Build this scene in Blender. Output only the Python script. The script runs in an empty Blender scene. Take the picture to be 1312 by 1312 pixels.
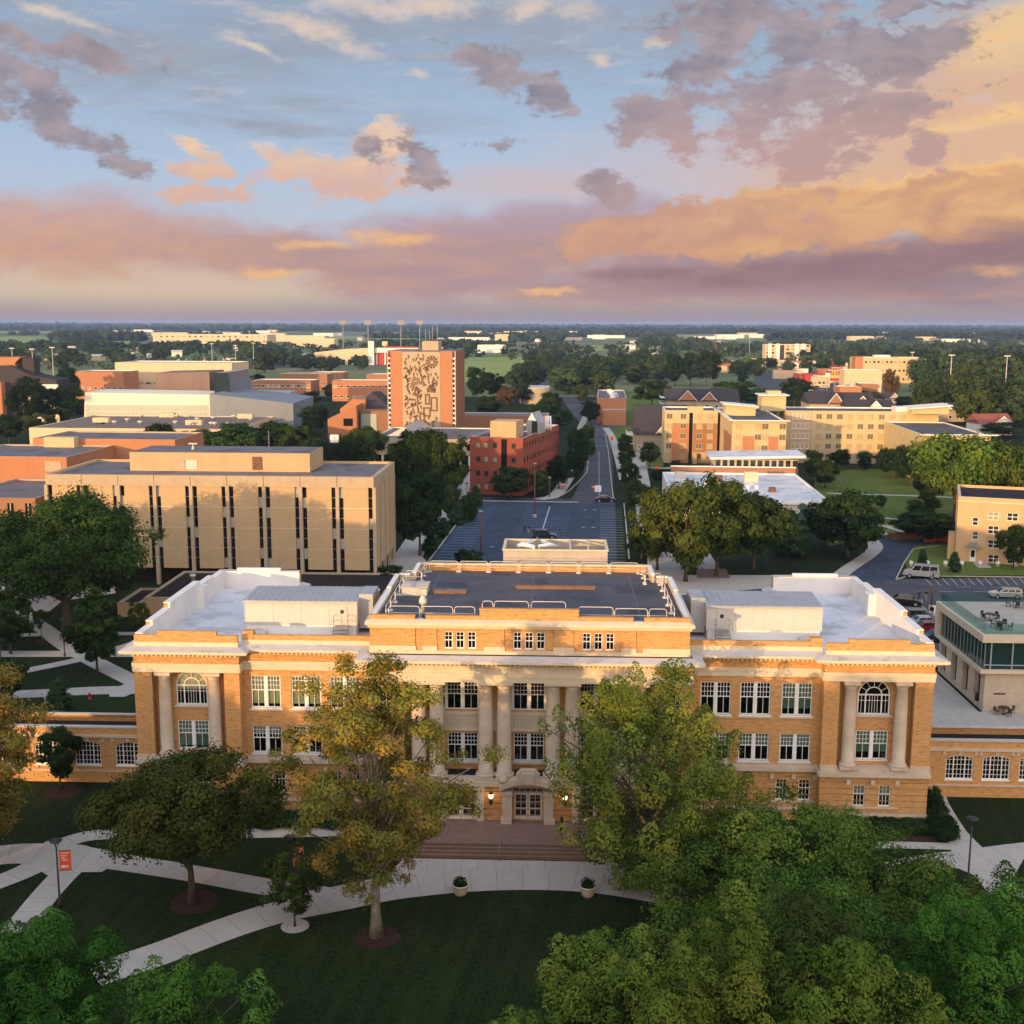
import bpy, bmesh, random
import numpy as np
from math import *
from mathutils import Vector, Matrix
SC = bpy.context.scene
COL = SC.collection

# ------------------------------------------------------------------ camera
F, CH = 1485.0, 40.0                       # focal length in pixels of the 1312 px photo, camera height
PITCH, ROLL = atan(242 / F), radians(0.15)
def ray(x, y):
    dx, dy = (x - 656) / F, (656 - y) / F
    c, s = cos(ROLL), sin(ROLL)
    a, b = dx * c - dy * s, dx * s + dy * c
    return (a, cos(PITCH) + b * sin(PITCH), -sin(PITCH) + b * cos(PITCH))
def G(x, y, z=0.0):                        # photo pixel -> point at height z
    d = ray(x, y); t = (z - CH) / d[2]
    return Vector((d[0] * t, d[1] * t, z))
def AT(x, y, Y):                           # photo pixel -> point at distance Y
    d = ray(x, y); t = Y / d[1]
    return Vector((d[0] * t, Y, CH + d[2] * t))
cam = bpy.data.cameras.new('camera'); co = bpy.data.objects.new('camera', cam); COL.objects.link(co)
cam.lens = 36 * F / 1312; cam.sensor_width = 36; cam.clip_start = 1; cam.clip_end = 80000
f_ = Vector((0, cos(PITCH), -sin(PITCH))); r_ = Vector((1, 0, 0)); u_ = Vector((0, sin(PITCH), cos(PITCH)))
R_ = r_ * cos(ROLL) + u_ * sin(ROLL); U_ = u_ * cos(ROLL) - r_ * sin(ROLL)
co.matrix_world = Matrix(((R_.x, U_.x, -f_.x, 0), (R_.y, U_.y, -f_.y, 0), (R_.z, U_.z, -f_.z, CH), (0, 0, 0, 1)))
SC.camera = co
SC.view_settings.view_transform = 'Standard'; SC.view_settings.look = 'None'
SC.view_settings.exposure = 0.45; SC.view_settings.gamma = 1.0
SC.cycles.use_denoising = True
SC.cycles.max_bounces = 6; SC.cycles.transparent_max_bounces = 12; SC.cycles.volume_bounces = 0

# ------------------------------------------------------------------ sun
SUN_AZ, SUN_EL = radians(180 + 35.5), radians(6.0)      # compass style: clockwise from +Y, towards the sun
sd = Vector((sin(SUN_AZ) * cos(SUN_EL), cos(SUN_AZ) * cos(SUN_EL), sin(SUN_EL)))
sl = bpy.data.lights.new('sun', 'SUN'); so = bpy.data.objects.new('sun', sl); COL.objects.link(so)
sl.energy = 3.9; sl.angle = radians(0.55); sl.color = (1.0, 0.60, 0.27)
so.rotation_euler = (-sd).to_track_quat('-Z', 'Y').to_euler()

# ------------------------------------------------------------------ sky
W = bpy.data.worlds.new('World'); SC.world = W; W.use_nodes = True
class NT:
    def __init__(s, nt): s.nt = nt; s.n = nt.nodes; s.l = nt.links
    def put(s, sock, v):
        if isinstance(v, bpy.types.NodeSocket): s.l.new(v, sock)
        elif v is not None:
            try: sock.default_value = v
            except Exception: sock.default_value = (*v, 1.0)
    def math(s, op, a, b=None, c=None, clamp=False):
        k = s.n.new('ShaderNodeMath'); k.operation = op; k.use_clamp = clamp
        s.put(k.inputs[0], a); s.put(k.inputs[1], b) if b is not None else None
        if c is not None: s.put(k.inputs[2], c)
        return k.outputs[0]
    def vmath(s, op, a, b=None):
        k = s.n.new('ShaderNodeVectorMath'); k.operation = op
        s.put(k.inputs[0], a); s.put(k.inputs[1], b) if b is not None else None
        return k.outputs['Value'] if op == 'LENGTH' else k.outputs[0]
    def comb(s, x, y, z=0.0):
        k = s.n.new('ShaderNodeCombineXYZ'); s.put(k.inputs[0], x); s.put(k.inputs[1], y); s.put(k.inputs[2], z); return k.outputs[0]
    def sep(s, v):
        k = s.n.new('ShaderNodeSeparateXYZ'); s.put(k.inputs[0], v); return k.outputs
    def mix(s, f, a, b, blend='MIX'):
        k = s.n.new('ShaderNodeMix'); k.data_type = 'RGBA'; k.blend_type = blend; k.clamp_factor = True
        s.put(k.inputs[0], f); s.put(k.inputs[6], a); s.put(k.inputs[7], b); return k.outputs[2]
    def noise(s, v, scale, detail=5, rough=0.55, dist=0.0, color=False):
        k = s.n.new('ShaderNodeTexNoise'); s.put(k.inputs['Vector'], v); k.inputs['Scale'].default_value = scale
        k.inputs['Detail'].default_value = detail; k.inputs['Roughness'].default_value = rough; k.inputs['Distortion'].default_value = dist
        return k.outputs['Color'] if color else k.outputs[0]
    def map(s, v, loc=(0, 0, 0), rot=(0, 0, 0), scale=(1, 1, 1), typ='POINT'):
        k = s.n.new('ShaderNodeMapping'); k.vector_type = typ; s.put(k.inputs[0], v)
        k.inputs[1].default_value = loc; k.inputs[2].default_value = rot; k.inputs[3].default_value = scale; return k.outputs[0]
    def rng(s, v, a, b, c=0.0, d=1.0, smooth=True):
        k = s.n.new('ShaderNodeMapRange'); k.interpolation_type = 'SMOOTHSTEP' if smooth else 'LINEAR'
        s.put(k.inputs[0], v); k.inputs[1].default_value = a; k.inputs[2].default_value = b
        k.inputs[3].default_value = c; k.inputs[4].default_value = d; return k.outputs[0]
    def ramp(s, v, stops):
        k = s.n.new('ShaderNodeValToRGB'); e = k.color_ramp.elements
        while len(e) < len(stops): e.new(0.5)
        for q, (p, c) in zip(e, stops): q.position = p; q.color = (*c, 1)
        s.put(k.inputs[0], v); return k.outputs[0]
def lin(r, g, b):
    f = lambda c: (c / 255 / 12.92) if c <= 10.3 else ((c / 255 + 0.055) / 1.055) ** 2.4
    return (f(r), f(g), f(b))
def azel(px, py):
    d = Vector(ray(px, py)).normalized(); return atan2(d.x, d.y), asin(d.z)
w = NT(W.node_tree); w.n.clear()
tc = w.n.new('ShaderNodeTexCoord'); D = tc.outputs['Generated']
dx, dy, dz = w.sep(D)
az = w.math('ARCTAN2', dx, dy); el = w.math('ARCSINE', dz)
P0 = w.comb(az, el, 0.0)
fine = w.noise(w.map(P0, scale=(1, 1.5, 1)), 26, 8, 0.62, color=True)
warp = w.vmath('SUBTRACT', fine, (0.5, 0.5, 0.5))
P = w.vmath('ADD', P0, w.vmath('MULTIPLY', warp, (0.034, 0.022, 0.0)))
PS = w.vmath('ADD', P0, w.vmath('MULTIPLY', warp, (0.08, 0.014, 0.0)))
n1 = w.noise(w.map(P0, scale=(1, 2.2, 1)), 14, 7, 0.6, 0.4)
n2 = w.noise(w.map(P0, loc=(3, 1, 0), scale=(1, 1.7, 1)), 24, 10, 0.66, 0.15)
r1 = w.noise(w.map(P, loc=(5, 4, 0), scale=(1, 1.8, 1)), 20, 4, 0.5, 0.5); r2 = w.noise(w.map(P, loc=(5.006, 3.99, 0), scale=(1, 1.8, 1)), 20, 4, 0.5, 0.5)
relief = w.rng(w.math('SUBTRACT', r1, r2), -0.13, 0.13, smooth=False)
n3 = w.noise(w.map(P0, loc=(7, 2, 0), rot=(0, 0, -0.12), scale=(1, 5.0, 1)), 9, 6, 0.6, 0.6)
S = 7.32                                                     # background strength 0.1
def L(r, g, b, k=1.0): c = lin(r, g, b); return (c[0] * S * k, c[1] * S * k, c[2] * S * k)
LAST = None                                                 # chains the cloud nodes one after another
def blobs(lst, src):
    global LAST
    out = None
    for px, py, rx, ry, rot in lst:
        a, e = azel(px, py); s_in = src
        if LAST is not None:
            k = w.n.new('ShaderNodeVectorMath'); k.operation = 'MULTIPLY_ADD'; w.put(k.inputs[0], LAST); k.inputs[1].default_value = (0, 0, 1e-6); w.put(k.inputs[2], src); s_in = k.outputs[0]
        ln = w.vmath('LENGTH', w.map(s_in, (a, e, 0), (0, 0, radians(rot)), (rx / 1500, ry / 1500, 1), 'TEXTURE'))
        v = w.math('SUBTRACT', 1.0, ln)
        out = v if out is None else w.math('SMOOTH_MAX', out, v, 0.25)
        LAST = out
    return out
def elr(y0, y1):                                             # 0 at photo row y0, 1 at row y1
    return w.rng(el, azel(656, y0)[1], azel(656, y1)[1])
def azr(x0, x1): return w.rng(az, azel(x0, 300)[0], azel(x1, 300)[0])
base = w.ramp(w.rng(el, 0.0, 0.5, smooth=False), [(0.0, L(163, 152, 158)), (0.045, L(198, 186, 182)), (0.14, L(196, 202, 220)), (0.26, L(180, 199, 225)), (0.44, L(158, 180, 206)), (1.0, L(142, 172, 210))])
nish = w.n.new('ShaderNodeTexSky'); nish.sky_type = 'NISHITA'; nish.sun_disc = False
nish.sun_elevation = SUN_EL; nish.sun_rotation = SUN_AZ
sky = w.mix(0.10, base, nish.outputs[0])
def layer(sky, cov, a, b, col, k=1.0):
    m = w.rng(cov, a, b)
    if k != 1.0: m = w.math('MULTIPLY', m, k)
    return w.mix(m, sky, col)
def broke(lst, src, nz, amp): return w.math('ADD', blobs(lst, src), w.math('MULTIPLY', w.math('SUBTRACT', nz, 0.5), amp))
# cream gap low on the left, warm veil on the right, thin grey-blue sheets above
sky = layer(sky, blobs([(190, 368, 420, 60, 0)], PS), 0.0, 0.8, L(216, 192, 168), 0.85)
sky = layer(sky, blobs([(1000, 215, 420, 90, 0), (700, 235, 260, 40, 0)], PS), 0.0, 0.9, w.mix(n1, L(214, 190, 186), L(198, 184, 192)), 0.8)
sky = layer(sky, blobs([(1290, 165, 330, 170, 0), (1200, 230, 300, 60, 0)], PS), 0.0, 0.75, w.mix(n1, L(230, 190, 152), L(218, 178, 156)), 0.95)
sky = layer(sky, broke([(1290, 148, 120, 14, 6), (1230, 162, 80, 9, 6), (1290, 40, 90, 50, 30)], PS, n2, 1.4), -0.1, 0.9, L(246, 206, 150), 0.8)
sheet = broke([(180, 75, 400, 80, -8), (430, 35, 320, 62, -5), (700, 45, 220, 70, 0), (600, 20, 220, 40, 0), (330, 160, 200, 18, -4), (900, 20, 160, 60, 0)], PS, n3, 2.4)
sky = layer(sky, sheet, -0.1, 1.1, w.mix(n2, L(140, 152, 172), L(176, 178, 188)), 0.92)
sky = layer(sky, broke([(395, 30, 90, 16, -10), (520, 10, 160, 18, 0), (325, 62, 60, 8, -22), (60, 15, 120, 10, -12), (540, 95, 24, 9, -15), (838, 55, 26, 9, 0), (770, 75, 22, 12, 0), (690, 8, 90, 16, 0), (420, 45, 80, 14, -16)], P, n2, 2.6), 0.0, 1.1, L(226, 206, 190), 0.85)
ci = w.noise(w.map(P, loc=(1, 9, 0), rot=(0, 0, -0.18), scale=(1, 7.0, 1)), 16, 8, 0.68, 0.5)
sky = layer(sky, w.math('MULTIPLY', ci, w.math('MULTIPLY', elr(330, 180), 1.0)), 0.5, 0.78, L(206, 200, 206), 0.55)
# long low band of mauve cloud
band = broke([(60, 300, 340, 66, 0), (330, 322, 300, 42, -3), (640, 318, 340, 60, 0), (560, 352, 260, 44, 0), (720, 285, 190, 40, 6), (930, 340, 420, 70, 4), (1220, 330, 330, 70, 6), (1250, 375, 240, 28, 0), (850, 372, 420, 28, 0)], PS, n1, 1.0)
band = w.math('ADD', band, w.math('MULTIPLY', w.math('SUBTRACT', n2, 0.5), 0.35))
bc = w.mix(azr(-40, 560), L(220, 172, 140), L(180, 149, 148))
bc = w.mix(azr(620, 1200), bc, L(156, 134, 138))
bc = w.mix(w.math('MULTIPLY', w.rng(n3, 0.40, 0.72), 0.8), bc, L(208, 164, 144)); bc = w.mix(w.math('MULTIPLY', relief, 0.35), bc, L(166, 144, 156))
bc = w.mix(w.math('MULTIPLY', elr(325, 245), 0.6), bc, L(186, 174, 192))
sky = layer(sky, band, 0.0, 0.62, bc, 0.95)
sky = layer(sky, broke([(495, 304, 90, 12, 3), (410, 312, 80, 8, 0), (350, 348, 60, 10, 0), (700, 375, 60, 8, 0), (1270, 345, 60, 10, 0)], P, n2, 1.8), 0.0, 0.95, L(240, 190, 142), 0.85)
# golden bank on the right
bank = broke([(790, 300, 90, 32, 8), (860, 296, 130, 40, 5), (1000, 280, 200, 50, 8), (1130, 266, 200, 50, 7), (1280, 252, 200, 46, 5), (1300, 275, 240, 48, 0)], P, n2, 1.9)
gc = w.mix(w.math('ADD', w.math('MULTIPLY', w.rng(n1, 0.3, 0.75), 0.5), w.math('MULTIPLY', relief, 0.5)), L(232, 184, 136), L(192, 148, 130))
gc = w.mix(w.math('MULTIPLY', azr(1100, 760), 0.55), gc, L(198, 154, 142))
gc = w.mix(w.math('MULTIPLY', w.rng(bank, 0.55, 0.1), w.math('MULTIPLY', elr(280, 235), azr(850, 1150))), gc, L(252, 208, 146))
sky = layer(sky, bank, 0.04, 0.36, gc, 0.95)
und = broke([(1010, 348, 300, 28, 4), (1230, 332, 230, 42, 7), (860, 352, 160, 18, 0)], PS, n3, 1.1)
sky = layer(sky, und, 0.0, 0.7, w.mix(w.math('MULTIPLY', relief, 0.4), L(146, 120, 126), L(170, 138, 138)), 0.92)
# peach puffs left of centre
puff = broke([(400, 212, 105, 26, -6), (470, 220, 110, 34, -4), (490, 185, 60, 30, 0), (445, 240, 80, 20, 0), (260, 216, 66, 14, -2), (268, 250, 80, 12, 2), (248, 192, 60, 11, -28)], P, n2, 3.2)
pc = w.mix(elr(245, 175), L(226, 184, 162), L(248, 214, 178)); pc = w.mix(w.math('MULTIPLY', relief, 0.5), pc, L(200, 176, 180))
sky = layer(sky, puff, 0.08, 0.6, pc, 0.93)
# darker broken cumulus
dark = broke([(930, 25, 110, 75, 20), (905, 80, 85, 70, 25), (850, 140, 90, 58, 25), (815, 160, 50, 36, 0), (880, 180, 44, 34, 0), (1050, 60, 130, 100, 0), (1020, 115, 95, 76, 20), (1140, 60, 130, 105, 0), (1100, 135, 140, 66, 0), (1050, 195, 75, 66, -50), (955, 165, 60, 46, 0), (1185, 185, 34, 50, 20), (1040, 228, 70, 24, 0),
    (14, 108, 74, 50, -20), (70, 158, 88, 36, -24), (140, 196, 66, 20, -18), (650, 92, 95, 30, -24), (705, 124, 66, 24, -32), (540, 205, 42, 44, 0), (470, 195, 40, 22, -40), (632, 184, 44, 12, 0), (775, 232, 40, 30, -30), (790, 252, 30, 30, 20), (60, 60, 160, 22, -10)], P, n2, 4.2)
dc = w.mix(w.math('ADD', w.math('MULTIPLY', w.rng(n1, 0.35, 0.7), 0.45), w.math('MULTIPLY', relief, 0.6)), L(132, 128, 140), L(182, 164, 166))
dc = w.mix(w.math('MULTIPLY', elr(60, 230), azr(700, 900)), dc, L(190, 158, 154))
dc = w.mix(w.math('MULTIPLY', w.rng(dark, 0.55, 0.12), azr(900, 1200)), dc, L(224, 188, 160))
sky = layer(sky, dark, 0.12, 0.72, dc, 0.9)
# haze line at the horizon, then the bright western half behind the camera
sky = w.mix(w.math('MULTIPLY', w.rng(el, 0.028, 0.0), 0.8), sky, L(160, 148, 154))
hs_ = w.n.new('ShaderNodeHueSaturation'); hs_.inputs['Saturation'].default_value = 1.06; w.put(hs_.inputs['Color'], sky); sky = hs_.outputs[0]
west = w.mix(w.rng(el, 0.0, 0.7), L(255, 220, 178, 3.5), L(206, 210, 226, 2.9))
west = w.mix(0.2, west, nish.outputs[0])
sky = w.mix(w.rng(dy, 0.35, -0.45), sky, west)
bg = w.n.new('ShaderNodeBackground'); w.put(bg.inputs[0], sky); bg.inputs[1].default_value = 0.1
wo = w.n.new('ShaderNodeOutputWorld'); w.l.new(bg.outputs[0], wo.inputs[0])
W.cycles.sampling_method = 'MANUAL'; W.cycles.sample_map_resolution = 1024

# ------------------------------------------------------------------ materials
MATS = {}
def newmat(name):
    m = bpy.data.materials.new(name); m.use_nodes = True; t = NT(m.node_tree); t.n.clear()
    o = t.n.new('ShaderNodeOutputMaterial'); b = t.n.new('ShaderNodeBsdfPrincipled'); t.l.new(b.outputs[0], o.inputs[0])
    MATS[name] = m; return m, t, b, o
def pm(name, c1, c2=None, scale=1.0, rough=0.75, spec=0.25, metal=0.0, stretch=(1, 1, 1), bump=0.0, detail=5, emit=None, es=0.0, spots=None):
    m, t, b, o = newmat(name)
    b.inputs['Roughness'].default_value = rough; b.inputs['Specular IOR Level'].default_value = spec; b.inputs['Metallic'].default_value = metal
    tcn = t.n.new('ShaderNodeTexCoord'); v = t.map(tcn.outputs['Object'], scale=stretch)
    if c2 is None: c2 = tuple(x * 0.86 for x in c1)
    nz = t.noise(v, scale, detail, 0.6)
    col = t.mix(t.rng(nz, 0.3, 0.7), c1, c2)
    if spots: col = t.mix(t.rng(t.noise(v, spots[0], 4, 0.65), spots[1], spots[1] + 0.12), col, spots[2])
    t.put(b.inputs['Base Color'], col)
    if bump:
        k = t.n.new('ShaderNodeBump'); k.inputs['Strength'].default_value = bump; k.inputs['Distance'].default_value = 0.05
        t.put(k.inputs['Height'], nz); t.l.new(k.outputs[0], b.inputs['Normal'])
    if emit: b.inputs['Emission Color'].default_value = (*emit, 1); b.inputs['Emission Strength'].default_value = es
    return m
def brick(name, c1, c2, mortar, bw=0.22, bh=0.075, streak=0.62, big=0.22, joint=0.012):
    m, t, b, o = newmat(name); b.inputs['Roughness'].default_value = 0.85; b.inputs['Specular IOR Level'].default_value = 0.2
    tcn = t.n.new('ShaderNodeTexCoord'); x, y, z = t.sep(tcn.outputs['Object'])
    v = t.comb(t.math('ADD', x, y), z, 0.0)
    k = t.n.new('ShaderNodeTexBrick'); t.put(k.inputs['Vector'], v); k.inputs['Scale'].default_value = 1.0
    k.inputs['Brick Width'].default_value = bw; k.inputs['Row Height'].default_value = bh; k.inputs['Mortar Size'].default_value = joint
    k.inputs['Color1'].default_value = (*c1, 1); k.inputs['Color2'].default_value = (*c2, 1); k.inputs['Mortar'].default_value = (*mortar, 1)
    s = t.noise(t.map(v, scale=(0.9, 5.0, 1)), 1.5, 5, 0.75)
    col = t.mix(t.math('MULTIPLY', t.rng(s, 0.47, 0.66), streak), k.outputs[0], tuple(q * 0.36 for q in c2))
    col = t.mix(t.math('MULTIPLY', t.rng(t.noise(v, 0.35, 5, 0.6), 0.4, 0.75), big), col, tuple(q * 0.6 for q in c1))
    col = t.mix(t.math('MULTIPLY', t.rng(t.noise(t.map(v, scale=(1.6, 0.10, 1)), 1.0, 5, 0.7), 0.52, 0.75), 0.38), col, tuple(q * 0.55 for q in c1))
    t.put(b.inputs['Base Color'], col); return m
def glassmat(name, tint=(0.012, 0.014, 0.016), rough=0.04, spec=0.6, vary=0.0, c2=(0.2, 0.22, 0.2)):
    m, t, b, o = newmat(name); b.inputs['Roughness'].default_value = rough; b.inputs['Specular IOR Level'].default_value = spec
    if vary:
        oi = t.n.new('ShaderNodeObjectInfo')
        t.put(b.inputs['Base Color'], t.mix(t.rng(oi.outputs['Random'], 1 - vary, 1 - vary + 0.05), tint, c2))
    else: b.inputs['Base Color'].default_value = (*tint, 1)
    return m
def clearglass(name, tint, op):
    m = bpy.data.materials.new(name); m.use_nodes = True; t = NT(m.node_tree); t.n.clear(); MATS[name] = m
    o = t.n.new('ShaderNodeOutputMaterial'); tr = t.n.new('ShaderNodeBsdfTransparent'); tr.inputs[0].default_value = (*tint, 1)
    gl = t.n.new('ShaderNodeBsdfGlossy'); gl.inputs['Roughness'].default_value = 0.03; fr = t.n.new('ShaderNodeFresnel'); fr.inputs[0].default_value = 1.5
    mx = t.n.new('ShaderNodeMixShader'); t.put(mx.inputs[0], t.math('ADD', t.math('MULTIPLY', fr.outputs[0], 0.6 if op > 0.025 else 0.3), op, clamp=True)); t.l.new(tr.outputs[0], mx.inputs[1]); t.l.new(gl.outputs[0], mx.inputs[2]); t.l.new(mx.outputs[0], o.inputs[0])
    return m
def leafmat(name, dark, light, warm=None, trans=0.35, scale=0.35):
    m = bpy.data.materials.new(name); m.use_nodes = True; t = NT(m.node_tree); t.n.clear(); MATS[name] = m
    o = t.n.new('ShaderNodeOutputMaterial'); ge = t.n.new('ShaderNodeNewGeometry'); tcn = t.n.new('ShaderNodeTexCoord'); oi = t.n.new('ShaderNodeObjectInfo')
    nz = t.noise(t.vmath('ADD', tcn.outputs['Object'], t.comb(t.math('MULTIPLY', oi.outputs['Random'], 50.0), 0.0, 0.0)), scale, 3, 0.6)
    f = t.math('ADD', t.math('MULTIPLY', ge.outputs['Random Per Island'], 0.55), t.math('MULTIPLY', t.rng(nz, 0.3, 0.7), 0.5))
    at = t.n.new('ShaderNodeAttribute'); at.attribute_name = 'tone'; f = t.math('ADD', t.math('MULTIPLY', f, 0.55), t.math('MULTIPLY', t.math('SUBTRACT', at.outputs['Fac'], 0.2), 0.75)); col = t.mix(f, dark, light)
    if warm: col = t.mix(t.math('MULTIPLY', t.rng(t.noise(tcn.outputs['Object'], scale * 0.7, 3, 0.6), 0.45, 0.7), 0.8), col, warm)
    hs = t.n.new('ShaderNodeHueSaturation'); t.put(hs.inputs['Color'], col)
    t.put(hs.inputs['Hue'], t.math('ADD', 0.485, t.math('MULTIPLY', oi.outputs['Random'], 0.03)))
    t.put(hs.inputs['Value'], t.math('ADD', 0.75, t.math('MULTIPLY', t.math('FRACT', t.math('MULTIPLY', oi.outputs['Random'], 7.3)), 0.55)))
    df = t.n.new('ShaderNodeBsdfDiffuse'); tl = t.n.new('ShaderNodeBsdfTranslucent'); mx = t.n.new('ShaderNodeMixShader'); mx.inputs[0].default_value = trans
    t.put(df.inputs[0], hs.outputs[0]); t.put(tl.inputs[0], hs.outputs[0])
    t.l.new(df.outputs[0], mx.inputs[1]); t.l.new(tl.outputs[0], mx.inputs[2]); t.l.new(mx.outputs[0], o.inputs[0])
    return m
# setting
def grassmat(name, c1, c2, c3, far=False):
    m, t, b, o = newmat(name); b.inputs['Roughness'].default_value = 0.9; b.inputs['Specular IOR Level'].default_value = 0.1
    tcn = t.n.new('ShaderNodeTexCoord'); v = tcn.outputs['Object']
    a = t.noise(t.map(v, rot=(0, 0, 0.3), scale=(1, 0.35, 1)), 0.5, 6, 0.7); fine2 = t.noise(t.map(v, scale=(1, 0.6, 1)), 4.5, 7, 0.8); bigz = t.noise(v, 0.045, 4, 0.6)
    col = t.mix(t.rng(fine2, 0.38, 0.62), c1, c2); col = t.mix(t.math('MULTIPLY', t.rng(a, 0.45, 0.7), 0.5), col, c3)
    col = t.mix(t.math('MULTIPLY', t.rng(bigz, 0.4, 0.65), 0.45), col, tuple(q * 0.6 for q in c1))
    x_, y_, _ = t.sep(t.map(v, rot=(0, 0, 0.22))); st = t.math('PINGPONG', t.math('ADD', x_, t.math('MULTIPLY', bigz, 1.2)), 0.75)
    col = t.mix(t.math('MULTIPLY', t.rng(st, 0.25, 0.5), 0.07), col, tuple(q * 1.5 for q in c3))
    col = t.mix(t.math('MULTIPLY', t.rng(t.noise(v, 0.9, 6, 0.75), 0.60, 0.70), 0.5), col, (c3[0] * 1.7, c3[1] * 1.15, c3[2] * 1.1))
    col = t.mix(t.rng(t.noise(v, 9.0, 2, 0.5), 0.735, 0.76), col, (0.11, 0.075, 0.025))
    t.put(b.inputs['Base Color'], col)
    k = t.n.new('ShaderNodeBump'); k.inputs['Strength'].default_value = 0.6; k.inputs['Distance'].default_value = 0.06; t.put(k.inputs['Height'], fine2); t.l.new(k.outputs[0], b.inputs['Normal'])
    return m
def slabmat(name, c1, c2, joint, size, jw=0.03):                      # concrete paths: joints across the walk from the ribbon's own uv
    m, t, b, o = newmat(name); b.inputs['Roughness'].default_value = 0.85; b.inputs['Specular IOR Level'].default_value = 0.2
    uv = t.n.new('ShaderNodeUVMap'); u, v, _ = t.sep(uv.outputs[0]); tcn = t.n.new('ShaderNodeTexCoord')
    fr = t.math('FRACT', t.math('DIVIDE', u, size)); j = t.math('LESS_THAN', fr, jw / size)
    nz = t.noise(tcn.outputs['Object'], 0.8, 6, 0.65); n2_ = t.noise(tcn.outputs['Object'], 7, 4, 0.6)
    k = t.n.new('ShaderNodeTexWhiteNoise'); k.noise_dimensions = '1D'; t.put(k.inputs['W'], t.math('FLOOR', t.math('DIVIDE', u, size)))
    col = t.mix(t.rng(nz, 0.3, 0.72), c1, c2); col = t.mix(t.math('MULTIPLY', n2_, 0.25), col, tuple(q * 0.6 for q in c1))
    col = t.mix(t.math('MULTIPLY', k.outputs[0], 0.22), col, tuple(q * 0.7 for q in c2)); col = t.mix(j, col, joint)
    t.put(b.inputs['Base Color'], col); return m
def pavemat(name, c1, c2, crack, patch):
    m, t, b, o = newmat(name); b.inputs['Roughness'].default_value = 0.9; b.inputs['Specular IOR Level'].default_value = 0.12
    v = t.n.new('ShaderNodeTexCoord').outputs['Object']; col = t.mix(t.rng(t.noise(v, 0.22, 6, 0.65), 0.3, 0.7), c1, c2)
    k = t.n.new('ShaderNodeTexVoronoi'); k.feature = 'DISTANCE_TO_EDGE'; k.inputs['Scale'].default_value = 0.16; t.put(k.inputs['Vector'], t.vmath('ADD', v, t.vmath('MULTIPLY', t.noise(v, 0.5, 4, 0.6, color=True), (3.0, 3.0, 0))))
    col = t.mix(t.math('MULTIPLY', t.math('LESS_THAN', k.outputs[0], 0.012), 0.6), col, crack)
    col = t.mix(t.math('MULTIPLY', t.rng(t.noise(t.map(v, scale=(1, 0.25, 1)), 0.09, 3, 0.5), 0.56, 0.6), 0.5), col, patch)
    col = t.mix(t.math('MULTIPLY', t.rng(t.noise(v, 1.1, 3, 0.5), 0.64, 0.7), 0.55), col, tuple(q * 0.5 for q in c1)); t.put(b.inputs['Base Color'], col)
def roofmat(name, c1, c2, seam, w_, stain):
    m, t, b, o = newmat(name); b.inputs['Roughness'].default_value = 0.65; b.inputs['Specular IOR Level'].default_value = 0.3
    v = t.n.new('ShaderNodeTexCoord').outputs['Object']; x, y, z = t.sep(v); nz = t.noise(v, 0.35, 6, 0.65); col = t.mix(t.rng(nz, 0.3, 0.7), c1, c2)
    col = t.mix(t.rng(t.noise(v, 0.22, 5, 0.6), 0.52, 0.62), col, stain); col = t.mix(t.math('MULTIPLY', t.rng(t.noise(t.map(v, scale=(1, 0.2, 1)), 1.2, 4, 0.6), 0.55, 0.72), 0.35), col, stain)
    f = t.math('LESS_THAN', t.math('FRACT', t.math('DIVIDE', t.math('ADD', y, t.math('MULTIPLY', nz, 0.05)), w_)), 0.045 / w_ * 1.6); g = t.math('LESS_THAN', t.math('FRACT', t.math('DIVIDE', x, w_ * 3.7)), 0.012)
    t.put(b.inputs['Base Color'], t.mix(t.math('MULTIPLY', t.math('MAXIMUM', f, g), 0.8), col, seam))
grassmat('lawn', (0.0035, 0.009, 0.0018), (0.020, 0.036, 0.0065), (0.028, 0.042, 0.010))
grassmat('field_green', (0.21, 0.27, 0.075), (0.26, 0.32, 0.09), (0.28, 0.33, 0.10))
grassmat('lawn_lit', (0.082, 0.115, 0.020), (0.11, 0.15, 0.028), (0.125, 0.16, 0.032))  # much brighter grass colour, standing for light on the courtyard lawns
pm('farm', (0.095, 0.135, 0.06), (0.19, 0.19, 0.095), 0.004, 0.95, 0.05)
pm('stubble', (0.36, 0.27, 0.16), (0.28, 0.22, 0.13), 0.02, 0.95, 0.05)
slabmat('concrete_walk', (0.40, 0.365, 0.315), (0.46, 0.42, 0.365), (0.16, 0.145, 0.125), 1.9)
slabmat('concrete_plaza', (0.40, 0.365, 0.32), (0.455, 0.42, 0.365), (0.2, 0.18, 0.155), 1.25)
pavemat('asphalt', (0.060, 0.064, 0.075), (0.088, 0.090, 0.098), (0.03, 0.03, 0.034), (0.045, 0.048, 0.056))
pavemat('asphalt_lot', (0.040, 0.052, 0.080), (0.058, 0.070, 0.096), (0.02, 0.025, 0.04), (0.032, 0.041, 0.065))
pm('road_paint', (0.42, 0.44, 0.46), None, 3, 0.7); pm('road_paint_blue', (0.16, 0.30, 0.46), (0.12, 0.22, 0.36), 2, 0.7)
pm('kerb', (0.42, 0.39, 0.34), None, 2); pm('mulch', (0.035, 0.020, 0.014), (0.06, 0.034, 0.024), 4, 0.95, 0.05)
pm('terrace_brick', (0.22, 0.135, 0.105), (0.17, 0.105, 0.085), 1.5, 0.85); pm('step_brick', (0.26, 0.165, 0.125), (0.19, 0.12, 0.092), 1.2, 0.85)
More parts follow.
